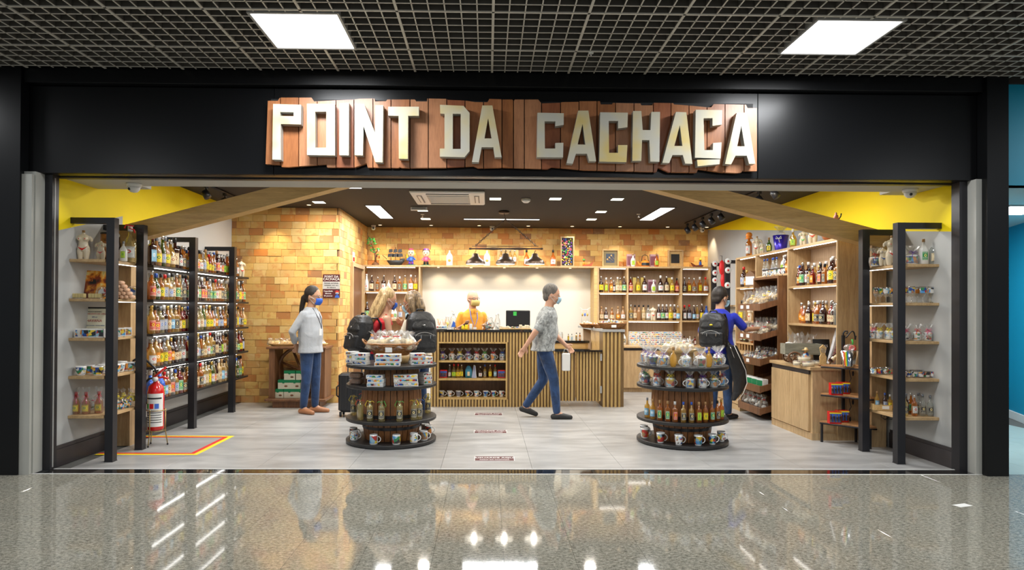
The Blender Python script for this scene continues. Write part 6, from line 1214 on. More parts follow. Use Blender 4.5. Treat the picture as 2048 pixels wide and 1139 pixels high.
for n, (px, b_) in enumerate(((1297, 0), (1307, 0), (1327, 0), (1372, 0), (1402, 0), (1436, 0), (1446, 0), (1420, 1), (1306, 1))):
    X, Y = around(B2, px, .39, b_); mug('tapered film-wrapped mug with purple ribbon, %s around the top shelf of that barrel' % ONES[n], (X, Y, Z1), R(180 if n in (3, 4) else 0), .1, .033, .046, True, 'purple', CM[(n + 1) % 3], 'mug', 'mug', 'wrapped mugs, second barrel top shelf', CANDY)
for n, (px, c) in enumerate(((1347, 'golden'), (1418, 'golden'))): X, Y = around(B2, px, .38); bottle('round golden flask among the wrapped mugs, %s' % ['next to the white spoon', 'towards the man'][n], (X, Y, Z1), R(10), 'flask', c, None, 'cork', .2, 'flasks on the second barrel')
t = thing('wicker_bowl', 'pale bowl of film-wrapped cheese breads on the second barrel', 'bowl', (B2[0] - .02, B2[1] + .08, Z1)); MB().lathe([(.15, 0), (.16, .12), (.2, .155), (.19, .155), (.15, .12), (0, .12)], 24, cap=False).build('bowl', STRAWL, t)
for n, (dx, dy) in enumerate(((-.1, -.03), (.0, -.06), (.1, -.02), (.02, .08))): bag('bread_bag', 'clear bag of cream bread, %s across the pale bowl' % ONES[n], (B2[0] - .02 + dx, B2[1] + .08 + dy, Z1 + .13), .085, .1, CREAMF, 'yellow' if n < 2 else None, 'bread bags in the pale bowl', lump=5)
# ------------------------------------------------------------------ wheel table by the brick wall
Yt = 9.1; xa, xb = X_(534, Yt), X_(652, Yt)
t = thing('wheel_table', 'dark rustic table with a cartwheel built into its back, against the brick wall', 'table', (0, 0, 0)); RW = D.materials['rustic_brown_wood']
MB().bbox(xa - .01, xb, Yt, 9.55, .815, .85, .006).build('table_top', RUSTIC, t); MB().box(xa + .02, xa + .10, Yt + .04, 9.52, .12, .815).build('side_board', RUSTIC, t); MB().box(xb - .10, xb - .02, Yt + .04, 9.52, .12, .815).build('side_board', RUSTIC, t)
MB().bbox(xa - .02, xb + .01, Yt - .02, 9.56, .09, .125, .006).build('shelf_board', RUSTIC, t); box(xa + .08, xb - .08, Yt + .02, 9.5, 0, .09).build('plinth', RUSTIC, t)
cx, cz = (xa + xb) / 2 - .0, .50
wh = MB().tube([(cx + .33 * math.cos(a * PI / 20), 9.36, cz + .33 * math.sin(a * PI / 20)) for a in range(40)], .026, 6, closed=True).build('cartwheel_rim', RUSTIC, t)
for a in range(4): c, s = math.cos(a * PI / 4 + .4) * .32, math.sin(a * PI / 4 + .4) * .32; MB().tube([(cx - c, 9.36, cz - s), (cx + c, 9.36, cz + s)], .018, 6).build('spoke', RUSTIC, wh)
MB().lathe([(.05, -.03), (.06, 0), (.05, .03)], 14, T=Matrix.Translation((cx, 9.36, cz)) @ Matrix.Rotation(PI / 2, 4, 'X')).build('hub', RUSTIC, wh)
GC = D.materials['green_card']; k = 0
for row, pxs in enumerate(((559, 582, 604), (570, 592), (582, 606))):
    for px in pxs:
        t = gbox('coffee_carton', 'green and cream coffee carton, %s in the pyramid on the wheel table shelf' % nth(k), 'box', (X_(px, 9.22), 9.22, .126 + row * .128), .155, .09, .126, M('cream_carton', (.66, .64, .5), .5) if k == 0 else D.materials['cream_carton'], None, 0, 'green coffee cartons'); k += 1
        box(-.078, .078, -.046, .046, .088, .127).build('green_lid', GC, t); MB().ball((.035, -.046, .04), .02, 8, sx=1.2, sy=.15, sz=.7).build('bean_picture', D.materials['rustic_brown_wood'], t); MB().ball((.0, -.047, .09), .014, 8, sx=1.4, sy=.15).build('round_logo', GC, t)
for n, (px, rx, lb) in enumerate(((566, .21, 'wide shallow wicker tray of wrapped biscuits on the wheel table'), (640, .12, 'small shallow tray of wrapped goods at the end of the wheel table'))):
    Y = 9.28; t = thing('wicker_tray', lb, 'tray', (X_(px, Y), Y, .851)); MB().lathe([(rx * .7, 0), (rx, .035), (rx * .97, .04), (rx * .66, .008), (0, .008)], 24, cap=False, sy=.6).build('tray', STRAWL, t)
    for k in range(5 if n == 0 else 2): bag('biscuit_bag', 'clear bag of pale biscuits, %s along the %s tray on the wheel table' % (ONES[k], ['wide', 'small'][n]), (X_(px, Y) + (k - (2 if n == 0 else .5)) * rx * .38, Y + random.uniform(-.03, .03), .862), .055, .075, TOAST if n == 0 else CREAMF, None, 'biscuit bags on the wheel table', lump=5)
# ------------------------------------------------------------------ poster, outlet, red sign
p0, p1 = at_y(645.5, 548, 9.58), at_y(679.5, 595, 9.58); W_ = p1.x - p0.x; H_ = p0.z - p1.z
t = thing('notice_board', 'maroon and grey notice asking visitors to wear masks on the brick wall', 'sign', (p0.x + W_ / 2, 9.585, p1.z)); MAR = M('maroon_print', (.09, .012, .015), .5); GRYC = M('grey_print', (.55, .54, .52), .5)
box(-W_ / 2, W_ / 2, 0, .006, 0, H_).build('maroon_sheet', MAR, t); box(-W_ / 2, W_ / 2, -.002, 0, H_ * .37, H_ * .69).build('grey_band', GRYC, t)
for s_, sz, zz, mt, x in (('POINT DA', .042, .90, PAPER, 0), ('CACHAÇA', .048, .79, PAPER, 0), ('Entrada permitida', .027, .62, INK, 0), ('somente com uso', .027, .53, INK, 0), ('de máscara', .027, .44, INK, 0), ('Capacidade', .027, .28, PAPER, -.045), ('Máxima', .027, .18, PAPER, -.045), ('20 pessoas', .027, .08, PAPER, -.045)): link('lettering', text_mesh(s_, sz, mt, .0004, spacing=1.05, bold=.0006), t, (x, -.003, H_ * zz), (PI / 2, 0, 0))
MB().ball((.085, -.003, H_ * .2), .026, 10, sy=.1).build('face_picture', D.materials['doll_skin'], t); MB().ball((.085, -.003, H_ * .25), .03, 10, sy=.08, sz=.7).build('hair_picture', INKR, t); MB().ball((.085, -.004, H_ * .17), .02, 10, sy=.12, sz=.6).prism([(.05, 0), (.12, 0), (.105, .04), (.065, .04)], -.003, -.001).build('mask_picture', D.materials['pale_blue_label'] if False else RIB['blue'], t)
p0, p1 = at_y(649, 751, 9.59), at_y(658, 768, 9.59); t = thing('wall_outlet', 'white double power outlet low on the brick wall', 'outlet', ((p0.x + p1.x) / 2, 9.596, (p0.z + p1.z) / 2)); MB().bbox(-.036, .036, -.01, 0, -.064, .064, .004).build('cover_plate', WHITEP, t)
for q in (-.03, .03): box(-.018, .018, -.012, -.0102, q - .014, q + .014).build('socket', GREYP, t)
p = at_x(707, 515, -2.18); t = thing('exit_notice', 'small red and white fire notice on the niche brick above the doorway', 'sign', (-2.18, p.y, p.z - .07)); box(0, .004, -.08, .08, 0, .16).build('sheet', PAPER, t); MB().box(.0041, .006, -.07, .07, .01, .08).build('red_symbol', RIB['red'], t)
# ------------------------------------------------------------------ fire extinguisher with floor tape
ex = at_z(304, 880, 0); ex = Vector((-3.33 + .0, 6.62, 0)); ex.x = X_(303.5, 6.62) + .05
t = thing('fire_extinguisher', 'red fire extinguisher with white instruction label standing on a wire tripod', 'fire extinguisher', tuple(ex)); r = .078
MB().lathe([(r * .9, .16), (r, .175), (r, .54), (r * .85, .60), (r * .35, .635), (.022, .65)], 28).build('cylinder', RED, t)
lb_ = t; MB().lathe([(r + .001, .20), (r + .001, .53)], 20, cap=False, a0=PI + .55, a1=2 * PI - .15).build('instruction_label', PAPER, t)
for k, c in enumerate(('green', 'red', 'blue')): MB().lathe([(r + .002, .38), (r + .002, .43)], 3, cap=False, a0=PI + .65 + k * .62, a1=PI + 1.15 + k * .62).build('symbol_patch', RIB[c], t)
for k in range(5): MB().lathe([(r + .002, .24 + k * .024), (r + .002, .247 + k * .024)], 8, cap=False, a0=PI + .75, a1=2 * PI - .4).build('text_line', INK, t)
MB().lathe([(r + .002, .475), (r + .002, .49)], 8, cap=False, a0=PI + .75, a1=2 * PI - .4).build('text_line', INK, t)
MB().lathe([(.022, .65), (.022, .69)], 12).tube([(0, 0, .68), (.07, 0, .69), (.12, 0, .675)], .011, 6).tube([(-.02, 0, .69), (.04, 0, .74), (.1, 0, .79)], .012, 6).build('valve_lever', RED, t)
MB().lathe([(.022, -.02), (.024, .02)], 14, T=Matrix.Translation((.01, -.03, .67)) @ Matrix.Rotation(PI / 2, 4, 'X')).build('pressure_gauge', WHITEP, t)
MB().tube([(-.02, 0, .68), (-.07, 0, .67), (-.12, 0, .62)], .012, 6).tube([(0, .03, .7), (-.03, .03, .78), (-.12, .03, .86), (-.2, .03, .88), (-.26, .03, .84)], .012, 8).build('hose', BLACKP, t)
st = MB().tube([(r * 1.12 * math.cos(a * PI / 12), r * 1.12 * math.sin(a * PI / 12), .155) for a in range(24)], .004, 5, closed=True).build('tripod_ring', BRASS, t)
MB().tube([(r * 1.12 * math.cos(a * PI / 12), r * 1.12 * math.sin(a * PI / 12), .36) for a in range(24)], .004, 5, closed=True).build('tripod_ring', BRASS, t)
for a in (-100, 20, 140): c, s = math.cos(R(a)), math.sin(R(a)); MB().tube([(r * 1.13 * c, r * 1.13 * s, .37), (r * 1.13 * c, r * 1.13 * s, .15), (r * 1.4 * c, r * 1.4 * s, .012)], .005, 6).build('tripod_leg', BRASS, t); MB().ball((r * 1.4 * c, r * 1.4 * s, .01), .01, 8).build('rubber_foot', BLACKP, t)
tp = thing('floor_tape', 'red and yellow tape rectangle on the floor around the fire extinguisher', 'floor marking', (0, 0, 0)); RT, YT = RIB['red'], RIB['yellow']; w_ = .045
X0, X1, YA, YB = -3.70, -2.74, 6.2, 7.12
box(X0, X1, YA, YA + w_, -.0002, .0012).build('tape_strip', YT, tp); box(X0, X1 - w_, YA + w_, YA + 2 * w_, -.0002, .0012).build('tape_strip', RT, tp); box(X1 - w_, X1, YA + w_, YB, -.0002, .0012).build('tape_strip', YT, tp); box(X1 - 2 * w_, X1 - w_, YA + 2 * w_, YB - w_, -.0002, .0012).build('tape_strip', RT, tp)
box(X0, X1 - w_, YB - w_, YB, -.0002, .0012).build('tape_strip', YT, tp); box(X0, X1 - 2 * w_, YB - 2 * w_, YB - w_, -.0002, .0012).build('tape_strip', RT, tp)
for n, (xa_, xb_, y0_, y1_) in enumerate(((946, 1032, 913, 920), (946, 1016, 860, 865), (947, 1007, 826, 829))):
    a = at_z(xa_, y1_, 0); b = at_z(xb_, y0_, 0); w2 = (at_z(xb_, y1_, 0).x - a.x) / 2; d = b.y - a.y; t = thing('floor_sticker', 'maroon floor sticker reading AGUARDE AQUI, %s' % ['nearest the entrance', 'middle of three', 'nearest the counter'][n], 'floor sticker', (a.x + w2, (a.y + b.y) / 2, 0), 0, 'queue stickers'); w2 = .185; d = .19
    box(-w2, w2, -d / 2, d / 2, -.0002, .0012).build('vinyl_sheet', MAR, t); MB().box(-w2, w2, -d / 2, -d / 2 + .006, .0012, .0016).box(-w2, w2, d / 2 - .006, d / 2, .0012, .0016).box(-w2, -w2 + .005, -d / 2, d / 2, .0012, .0016).box(w2 - .005, w2, -d / 2, d / 2, .0012, .0016).build('white_border', PAPER, t)
    for s_, sz, yy in (('AGUARDE AQUI', .052, .03), ('POINT DA CACHAÇA', .028, -.045)): link('lettering', text_mesh(s_, sz, PAPER, .0004, bold=.001), t, (0, yy, .0016))
p = at_z(1004, 1, 0) if False else at_z(1925, 1010, 0); o = tag(link('paper_scrap', box(-.06, .06, -.03, .03, .0, .001).mesh('scrap', PAPER), None, (p.x, p.y, .0005), (0, 0, .3)), 'small pale paper scrap lying on the granite near the pillar', 'paper')
# ------------------------------------------------------------------ suitcase
t = thing('suitcase', 'black hard-shell suitcase on wheels behind the barrel display', 'suitcase', (X_(706, 8.45), 8.45, 0)); MB().bbox(-.16, .2, -.12, .12, .06, .56, .03).build('shell', BLACKP, t)
for k in range(5): box(-.13 + k * .07, -.115 + k * .07, -.126, -.12, .1, .52).build('shell_rib', BLACKW, t)
for sx in (-.13, .17):
    for sy in (-.09, .09): MB().lathe([(.026, -.012), (.026, .012)], 12, T=Matrix.Translation((sx, sy, .028)) @ Matrix.Rotation(PI / 2, 4, 'Y')).box(sx - .015, sx + .015, sy - .015, sy + .015, .03, .065).build('wheel', BLACKP, t)
MB().tube([(-.08, .1, .56), (-.08, .1, .72), (.1, .1, .72), (.1, .1, .56)], .01, 6).build('trolley_handle', GREYP, t); MB().tube([(-.165, -.05, .25), (-.19, -.05, .27), (-.19, -.05, .38), (-.165, -.05, .4)], .01, 6).build('side_handle', BLACKP, t)
# ------------------------------------------------------------------ people
def solid(mb, name, mat, par, voxel=.009, smooth=4):
    o = mb.build(name, mat, par); r = o.modifiers.new('r', 'REMESH'); r.mode = 'VOXEL'; r.voxel_size = voxel; r.use_smooth_shade = True
    if smooth: s = o.modifiers.new('s', 'SMOOTH'); s.factor = .5; s.iterations = smooth
    me = D.meshes.new_from_object(o.evaluated_get(bpy.context.evaluated_depsgraph_get())); o.modifiers.clear(); o.data = me
    for p in me.polygons: p.use_smooth = True
    return o
def limb(m, pts, rs, n=12):
    m.tube(pts, rs, n)
    for p, r in zip(pts, rs): m.ball(p, r * .995, 12)
def cloth(name, col, scale=14, st=.35, var=.12, rough=.85):
    m, t, p = nt(name); v = coords(t, (1, 1, .8)); f = noise(t, v, scale, 3, .55, .8); t.links.new(ramp(t, f, [(.3, tuple(c * (1 - var) for c in col)), (.7, tuple(min(1, c * (1 + var)) for c in col))]), p.inputs['Base Color'])
    p.inputs['Roughness'].default_value = rough; p.inputs['Sheen Weight'].default_value = .15; bump(t, p, f, st, .03); return m
def hand(m, w, d, s, sz=1.0, curl=.35):  # w wrist, d direction, s side towards the thumb
    w = Vector(w); d = Vector(d).normalized(); s = Vector(s); s = (s - d * s.dot(d)).normalized(); nrm = d.cross(s)
    for k in range(3): c = w + d * (.02 + .025 * k) * sz; m.tube([c - s * .026 * sz, c + s * .028 * sz], [.015 * sz, .016 * sz], 8)
    m.tube([w, w + d * .075 * sz], [.024 * sz, .022 * sz], 8)
    for k, L in enumerate((.062, .076, .082, .074)):
        b = w + d * .078 * sz + s * (-.028 + .019 * k) * sz; k1 = b + (d * .55 * L + nrm * curl * .35 * L) * sz; k2 = k1 + (d * .4 * L + nrm * curl * .9 * L) * sz
        m.tube([b - d * .02, b, k1, k2], [.009 * sz, .0092 * sz, .0085 * sz, .007 * sz], 7); m.ball(k2, .007 * sz, 6)
    b = w + d * .025 * sz + s * .025 * sz; m.tube([b, b + (s * .03 + d * .025) * sz, b + (s * .04 + d * .055 + nrm * .01) * sz], [.012 * sz, .0105 * sz, .008 * sz], 7)
SKINS = {'olive': M('skin_olive', (.50, .27, .16), .5, 0, .06, 9), 'light': M('skin_light', (.58, .32, .21), .5, 0, .06, 9), 'tan': M('skin_tan', (.40, .19, .10), .5, 0, .06, 9)}
EYEW = M('eye_white', (.7, .7, .68), .3)
DENIM = cloth('blue_denim', (.016, .045, .125), 9, .4, .5); DENIMD = cloth('dark_denim', (.012, .035, .10), 9, .4, .3)
def person(label, loc, rz, H, skin, J, shirt, trous, shoe, hair, sleeve=.45, hem=.80, head=None, group=None, belly=1.0, wd=1.0, mask=None, bald=False, long_hair=None, seat=None, tank=False):
    t = thing('person', label, 'person', loc, rz); k = H / 1.66; S = SKINS[skin]; V = Vector
    hipc, nk = V(J['hip']) * 1, V(J['neck'])
    def spine(z0, f): return hipc.lerp(nk, f)
    # cross sections up the trunk: fraction from hip to neck base, half width, half depth
    trunk = [(-.16, .12, .085), (-.06, .165, .115), (.06, .165, .118), (.22, .145 * belly ** .5, .105 * belly), (.38, .142 * belly ** .5, .105 * belly), (.58, .158, .112), (.76, .166, .108), (.90, .132, .085), (.97, .09, .068), (1.02, .066, .058)]
    def trunk_rings(m, grow, f0=-9, f1=9):
        rs = []
        for f, a, b in trunk:
            if f0 <= f <= f1: c = hipc + (nk - hipc) * f; rs.append((c.x, c.y, c.z, a * k * wd + grow, b * k * wd + grow))
        rings(m, rs, 16)
    A = {}
    for s in 'LR': A[s] = [V(J[q + s]) for q in ('sh', 'el', 'wr')]; A[s][0] = A[s][0] * 1.0 + V((-.012 if s == 'L' else .012, 0, -.028)); A['l' + s] = [V(J[q + s]) for q in ('hp', 'kn', 'an')]
    body = MB(); trunk_rings(body, -.006)
    hd = V(head['pos']) if head else nk + V((0, -.02, .17)); yaw = R(head.get('yaw', 0)) if head else 0; tilt = R(head.get('tilt', 0)) if head else 0
    HM = Matrix.Translation(hd) @ Matrix.Rotation(yaw, 4, 'Z') @ Matrix.Rotation(tilt, 4, 'X') @ Matrix.Scale(1.06, 4)
    body.tube([nk + V((0, .0, -.04)), nk.lerp(hd, .35), hd + V((0, .015, -.05))], [.065 * k, .055 * k, .052 * k], 12)
    body.ball((0, .005, .02), .098, 20, T=HM, sx=.80, sy=.98, sz=1.08); body.ball((0, -.025, -.045), .068, 16, T=HM, sx=.86, sy=.98, sz=1.02)
    body.tube([HM @ V((0, -.083, .012)), HM @ V((0, -.103, -.02)), HM @ V((0, -.09, -.03))], [.009, .014, .011], 8)
    for q in (-1, 1): body.ball((q * .079, .008, -.008), .024, 10, T=HM, sx=.38, sy=.7, sz=1.15); body.tube([HM @ V((q * .045, -.078, .028)), HM @ V((q * .015, -.088, .026))], .008, 6)
    body.tube([HM @ V((-.024, -.083, -.058)), HM @ V((0, -.090, -.056)), HM @ V((.024, -.083, -.058))], .007, 6)
    for s in 'LR':
        limb(body, A[s], [.048 * k, .039 * k, .026 * k]); hand(body, A[s][2], J.get('hd' + s, A[s][2] - A[s][1]), J.get('th' + s, (0, -1, .2)), k * .98, J.get('curl', .4))
        limb(body, A['l' + s], [.082 * k, .056 * k, .036 * k]); an = A['l' + s][2]; fd = V(J.get('ft' + s, (0, -1, 0))).normalized(); body.tube([an, an + fd * .1 + V((0, 0, -.045)), an + fd * .16 + V((0, 0, -.055))], [.036, .03, .02], 8)
    b = solid(body, 'body', S, t, .0075, 2)
    e = MB(); e2 = MB()
    for q in (-1, 1): e.ball((q * .030, -.0835, .010), .0125, 10, T=HM, sy=.55, sz=.62); e2.ball((q * .030, -.0905, .010), .0058, 8, T=HM, sy=.5)
    e.build('eye_whites', EYEW, b); e2.build('irises', INK, b)
    # shirt
    m = MB(); f_h = (hem - hipc.z) / max(.1, nk.z - hipc.z); rs = []; last = None
    prof = sorted([q for q in trunk if q[0] > max(f_h + .03, -.1)] + [(f_h, .175 if f_h < .05 else .15, .128)]);
    if tank: prof = [q for q in prof if q[0] < .8] + [(.86, .12, .085)]
    for f, a, c_ in prof: c = hipc + (nk - hipc) * f; rs.append((c.x, c.y, c.z, a * k * wd + .012, c_ * k * wd + .013))
    rings(m, rs, 18)
    if tank:
        for q in (-1, 1): c = nk + V((q * .09, 0, -.02)); m.tube([c + V((q * .0, -.08, -.12)), c, c + V((0, .08, -.12))], .014, 6)
    else:
        for s in 'LR':
            sh, el, wr = A[s]; tot = [sh, el, wr]
            if sleeve <= .5: f = sleeve / .5; limb(m, [sh, sh.lerp(el, f)], [.054 * k, .056 * k])
            else: f = (sleeve - .5) / .5; limb(m, [sh, el, el.lerp(wr, f)], [.055 * k, .049 * k, .041 * k])
        m.lathe([(.062 * k, 0), (.068 * k, .02), (.058 * k, .045)], 14, T=Matrix.Translation(nk + V((0, 0, -.02))), cap=True)
    solid(m, 'shirt' if not tank else 'tank_top', shirt, t, .0085, 3)
    # trousers
    m = MB(); rs = []
    for f, a, c_ in [q for q in trunk if q[0] < .3]: c = hipc + (nk - hipc) * f; rs.append((c.x, c.y, c.z, a * k * wd + .006, c_ * k * wd + .006))
    rings(m, rs, 18)
    for s in 'LR': hp, kn, an = A['l' + s]; limb(m, [hp, hp.lerp(kn, .5), kn, kn.lerp(an, .45), an.lerp(kn, .06)], [.094 * k, .082 * k, .064 * k, .058 * k, .048 * k])
    solid(m, 'trousers', trous, t, .0085, 3)
    for s in 'LR':
        an = A['l' + s][2]; fd = V(J.get('ft' + s, (0, -1, 0))).normalized(); m = MB(); h = an - fd * .045 + V((0, 0, -.045)); toe = an + fd * .17 + V((0, 0, -.052)) if not J.get('toe' + s) else V(J['toe' + s])
        limb(m, [h, an + fd * .04 + V((0, 0, -.035)), toe], [.038, .043, .031]); o = solid(m, 'shoe', shoe, t, .007, 2)
        zb = min(v.co.z for v in o.data.vertices)
        if not J.get('toe' + s):
            for v in o.data.vertices: v.co.z = max(v.co.z, .004 - loc[2])
    # hair
    if not bald:
        m = MB(); m.ball((0, .022, .040), .103, 18, T=HM, sx=.86, sy=.98, sz=.98); m.ball((0, .06, -.02), .07, 14, T=HM, sx=1.0, sy=.7, sz=1)
        for q in long_hair or []: m.tube([HM @ V(p) for p in q[0]], q[1], 9)
        solid(m, 'hair', hair, t, .009, 2)
    if mask:
        m = MB(); n = 9; P = []; F = []
        for i in range(6):
            v = i / 5; zz = -.012 - .088 * v; dy = .115 - .01 * abs(v - .35) * 3 - (.03 * max(0, v - .6))
            for j in range(n): a = (j / (n - 1) - .5) * 2.2; P.append((.069 * math.sin(a) * 1.12, -.018 - (dy - .01) * math.cos(a * .82), zz + .012 * abs(a) * (v - .4)))
        for i in range(5):
            for j in range(n - 1): F.append((i * n + j, i * n + j + 1, (i + 1) * n + j + 1, (i + 1) * n + j))
        m.add(P, F, 0, True, HM); o = m.build('face_mask', mask, t); sd = o.modifiers.new('t', 'SOLIDIFY'); sd.thickness = .004
        s_ = MB()
        for q in (-1, 1): s_.tube([HM @ V((q * .064, -.06, -.03)), HM @ V((q * .083, .01, .0)), HM @ V((q * .083, .02, -.02)), HM @ V((q * .062, -.055, -.085))], .0025, 4)
        s_.build('mask_strap', PAPER, t)
    return t, HM, A
def glasses(t, HM):
    m = MB()
    for q in (-1, 1): m.tube([HM @ Vector((q * .032 + .022 * math.cos(a * PI / 6), -.103, .008 + .016 * math.sin(a * PI / 6))) for a in range(12)], .002, 4, closed=True).tube([HM @ Vector((q * .054, -.10, .012)), HM @ Vector((q * .084, 0, .012))], .002, 4)
    m.tube([HM @ Vector((-.01, -.105, .01)), HM @ Vector((.01, -.105, .01))], .002, 4).build('glasses', BLACKM, t)
def backpack(label, loc, rz, w=.33, h=.48, d=.2, tilt=0, accent=None, mat=None):
    t = thing('backpack', label, 'backpack', loc, rz); t.rotation_euler = (tilt, 0, rz); mt = mat or BPK; m = MB()
    rings(m, [(0, 0, -h / 2, w * .42, d * .38), (0, -.01, -h * .42, w * .48, d * .5), (0, -.01, -.02, w * .5, d * .5), (0, 0, h * .3, w * .46, d * .44), (0, .01, h * .45, w * .34, d * .32), (0, .015, h * .5, w * .2, d * .18)], 20, sq=.55); solid(m, 'main_bag', mt, t, .01, 3)
    m = MB(); rings(m, [(0, -d * .42, -h * .44, w * .36, d * .2), (0, -d * .45, -h * .38, w * .42, d * .24), (0, -d * .42, -h * .08, w * .41, d * .2), (0, -d * .36, -h * .02, w * .3, d * .1)], 18, sq=.5); solid(m, 'lower_pocket', mt, t, .009, 3)
    m = MB(); rings(m, [(0, -d * .38, h * .02, w * .36, d * .14), (0, -d * .40, h * .1, w * .38, d * .16), (0, -d * .3, h * .3, w * .3, d * .12), (0, -d * .2, h * .36, w * .15, d * .06)], 18, sq=.5); solid(m, 'upper_pocket', mt, t, .009, 3)
    MB().tube([(-.05, .02, h * .47), (-.035, .02, h * .55), (.035, .02, h * .55), (.05, .02, h * .47)], .011, 7).build('carry_handle', mt, t)
    for q in (-1, 1): MB().tube([(q * w * .25, d * .35, h * .42), (q * w * .30, d * .6, h * .44), (q * w * .34, d * .8, h * .28), (q * w * .40, d * .75, -.02), (q * w * .42, d * .5, -h * .32)], [.024, .026, .026, .02, .012], 8, flat=.4).build('shoulder_strap', mt, t)
    MB().tube([(w * .3 * math.cos(a * PI / 8), -d * .66, -h * .12 + .05 * math.sin(a * PI / 8)) for a in range(9)], .003, 4).build('zip', GREYP, t)
    for q in (.06, -.05): box(q, q + .008, -d * .75, -d * .7, -h * .16, -h * .08).build('zip_pull', CHROME, t)
    MB().ball((0, -d * .56, h * .16), .02, 8, sy=.3, sz=.5).build('badge', accent or CHROME, t); return t
BPK = cloth('black_nylon', (.009, .0095, .011), 12, .5, .25, .5); BPK.node_tree.nodes['Principled BSDF'].inputs['Sheen Weight'].default_value = 0
# woman in the grey shirt, arms behind her back
HAIRB = wood('black_hair', (.006, .004, .003), (.028, .018, .012), scale=(40, 40, 3), rough=.6, contrast=(.4, .6), bumps=.5); HAIRG = wood('grey_hair', (.06, .055, .05), (.20, .18, .16), scale=(40, 40, 3), rough=.7, contrast=(.4, .6), bumps=.5)
def hair_mat(name, a, b): return wood(name, a, b, scale=(40, 40, 2), rough=.45, contrast=(.4, .6), bumps=.3)
BLOND = hair_mat('blond_hair', (.22, .13, .05), (.60, .42, .20)); STREAK = hair_mat('streaked_hair', (.035, .02, .012), (.36, .24, .12))
FM = {'blue': M('blue_mask', (.02, .10, .50), .7), 'pale': M('pale_blue_mask', (.35, .55, .68), .7), 'yellow': M('yellow_mask', (.62, .48, .16), .8)}
J = dict(hip=(0, .0, .92), neck=(0, .005, 1.385), shL=(.165, .01, 1.335), shR=(-.165, .01, 1.335), elL=(.225, .13, 1.08), elR=(-.225, .13, 1.08), wrL=(.06, .19, .90), wrR=(-.06, .19, .88), hdL=(-.7, .1, -.6), hdR=(.6, .1, -.7), thL=(0, 0, 1), thR=(0, 0, 1),
         hpL=(.085, 0, .86), hpR=(-.085, 0, .86), knL=(.075, -.03, .47), knR=(-.08, .01, .47), anL=(.08, -.02, .075), anR=(-.085, .05, .075), ftL=(.25, -1, 0), ftR=(-.25, -1, 0))
wx = X_(622, 8.68)
t, HM, A = person('woman in light grey shirt and jeans standing by brick wall, hands behind back', (wx, 8.68, 0), R(72), 1.66, 'olive', J, cloth('grey_shirt', (.40, .425, .455), 7, .6, .09), DENIM, M('brown_flats', (.42, .18, .08), .45), HAIRB, .82, .80, dict(pos=(0, -.035, 1.545), yaw=4, tilt=6), mask=FM['blue'], belly=1.25, wd=1.06,
    long_hair=[([(0, .07, .02), (0, .125, -.03), (0, .14, -.14), (.01, .15, -.26), (.01, .17, -.37)], [.04, .042, .036, .028, .012])])
glasses(t, HM); MB().tube([(-.05, -.06, 1.39), (-.03, -.14, 1.25), (0, -.165, 1.12), (.03, -.14, 1.25), (.05, -.06, 1.39)], .005, 5).build('lanyard', INK, t); box(-.025, .025, -.15, -.145, 1.03, 1.12).build('badge', PAPER, t)
# two women with backpacks
W = X_(756, 7.75)
J = dict(hip=(0, .02, .90), neck=(0, -.07, 1.34), shL=(.155, -.06, 1.295), shR=(-.155, -.06, 1.295), elL=(.20, -.14, 1.02), elR=(-.20, -.09, 1.02), wrL=(.06, -.34, 1.06), wrR=(-.05, -.33, 1.04), hdL=(-.2, -1, .2), hdR=(.2, -1, .2), thL=(0, 0, 1), thR=(0, 0, 1),
         hpL=(.085, 0.02, .86), hpR=(-.085, 0.02, .86), knL=(.08, -.02, .46), knR=(-.08, .0, .46), anL=(.085, 0, .075), anR=(-.085, .03, .075))
person('long-haired blond woman in red tank top bending towards the shelves', (W, 7.75, 0), R(118), 1.60, 'light', J, cloth('red_knit', (.52, .008, .015), 12, .3, .1), DENIMD, BLACKP, BLOND, tank=True, hem=.86, head=dict(pos=(0, -.12, 1.50), yaw=-8, tilt=14), mask=FM['blue'],
    long_hair=[([(-.06, .05, .04), (-.075, .06, -.08), (-.07, .09, -.22), (-.05, .15, -.34)], [.04, .045, .038, .02]), ([(.06, .05, .04), (.07, .06, -.08), (.06, .10, -.22), (.03, .16, -.36)], [.04, .045, .04, .02]), ([(0, .08, .02), (0, .11, -.1), (0, .14, -.26), (-.0, .2, -.40)], [.05, .05, .045, .02])])
backpack('big black backpack worn by the blond woman in red', (W - .165, 7.56, 1.10), R(-48), .34, .43, .24, R(-4))
W = X_(836, 7.72)
J = dict(hip=(0, .02, .90), neck=(0, -.05, 1.30), shL=(.15, -.04, 1.255), shR=(-.15, -.04, 1.255), elL=(.215, -.08, 1.0), elR=(-.20, -.1, 1.0), wrL=(.08, -.30, 1.02), wrR=(-.06, -.26, 1.18), hdL=(-.2, -1, .2), hdR=(.2, -.8, .6), thL=(0, 0, 1), thR=(0, 0, 1),
         hpL=(.085, 0.02, .84), hpR=(-.085, 0.02, .84), knL=(.08, -.02, .45), knR=(-.08, .0, .45), anL=(.085, 0, .075), anR=(-.085, .03, .075))
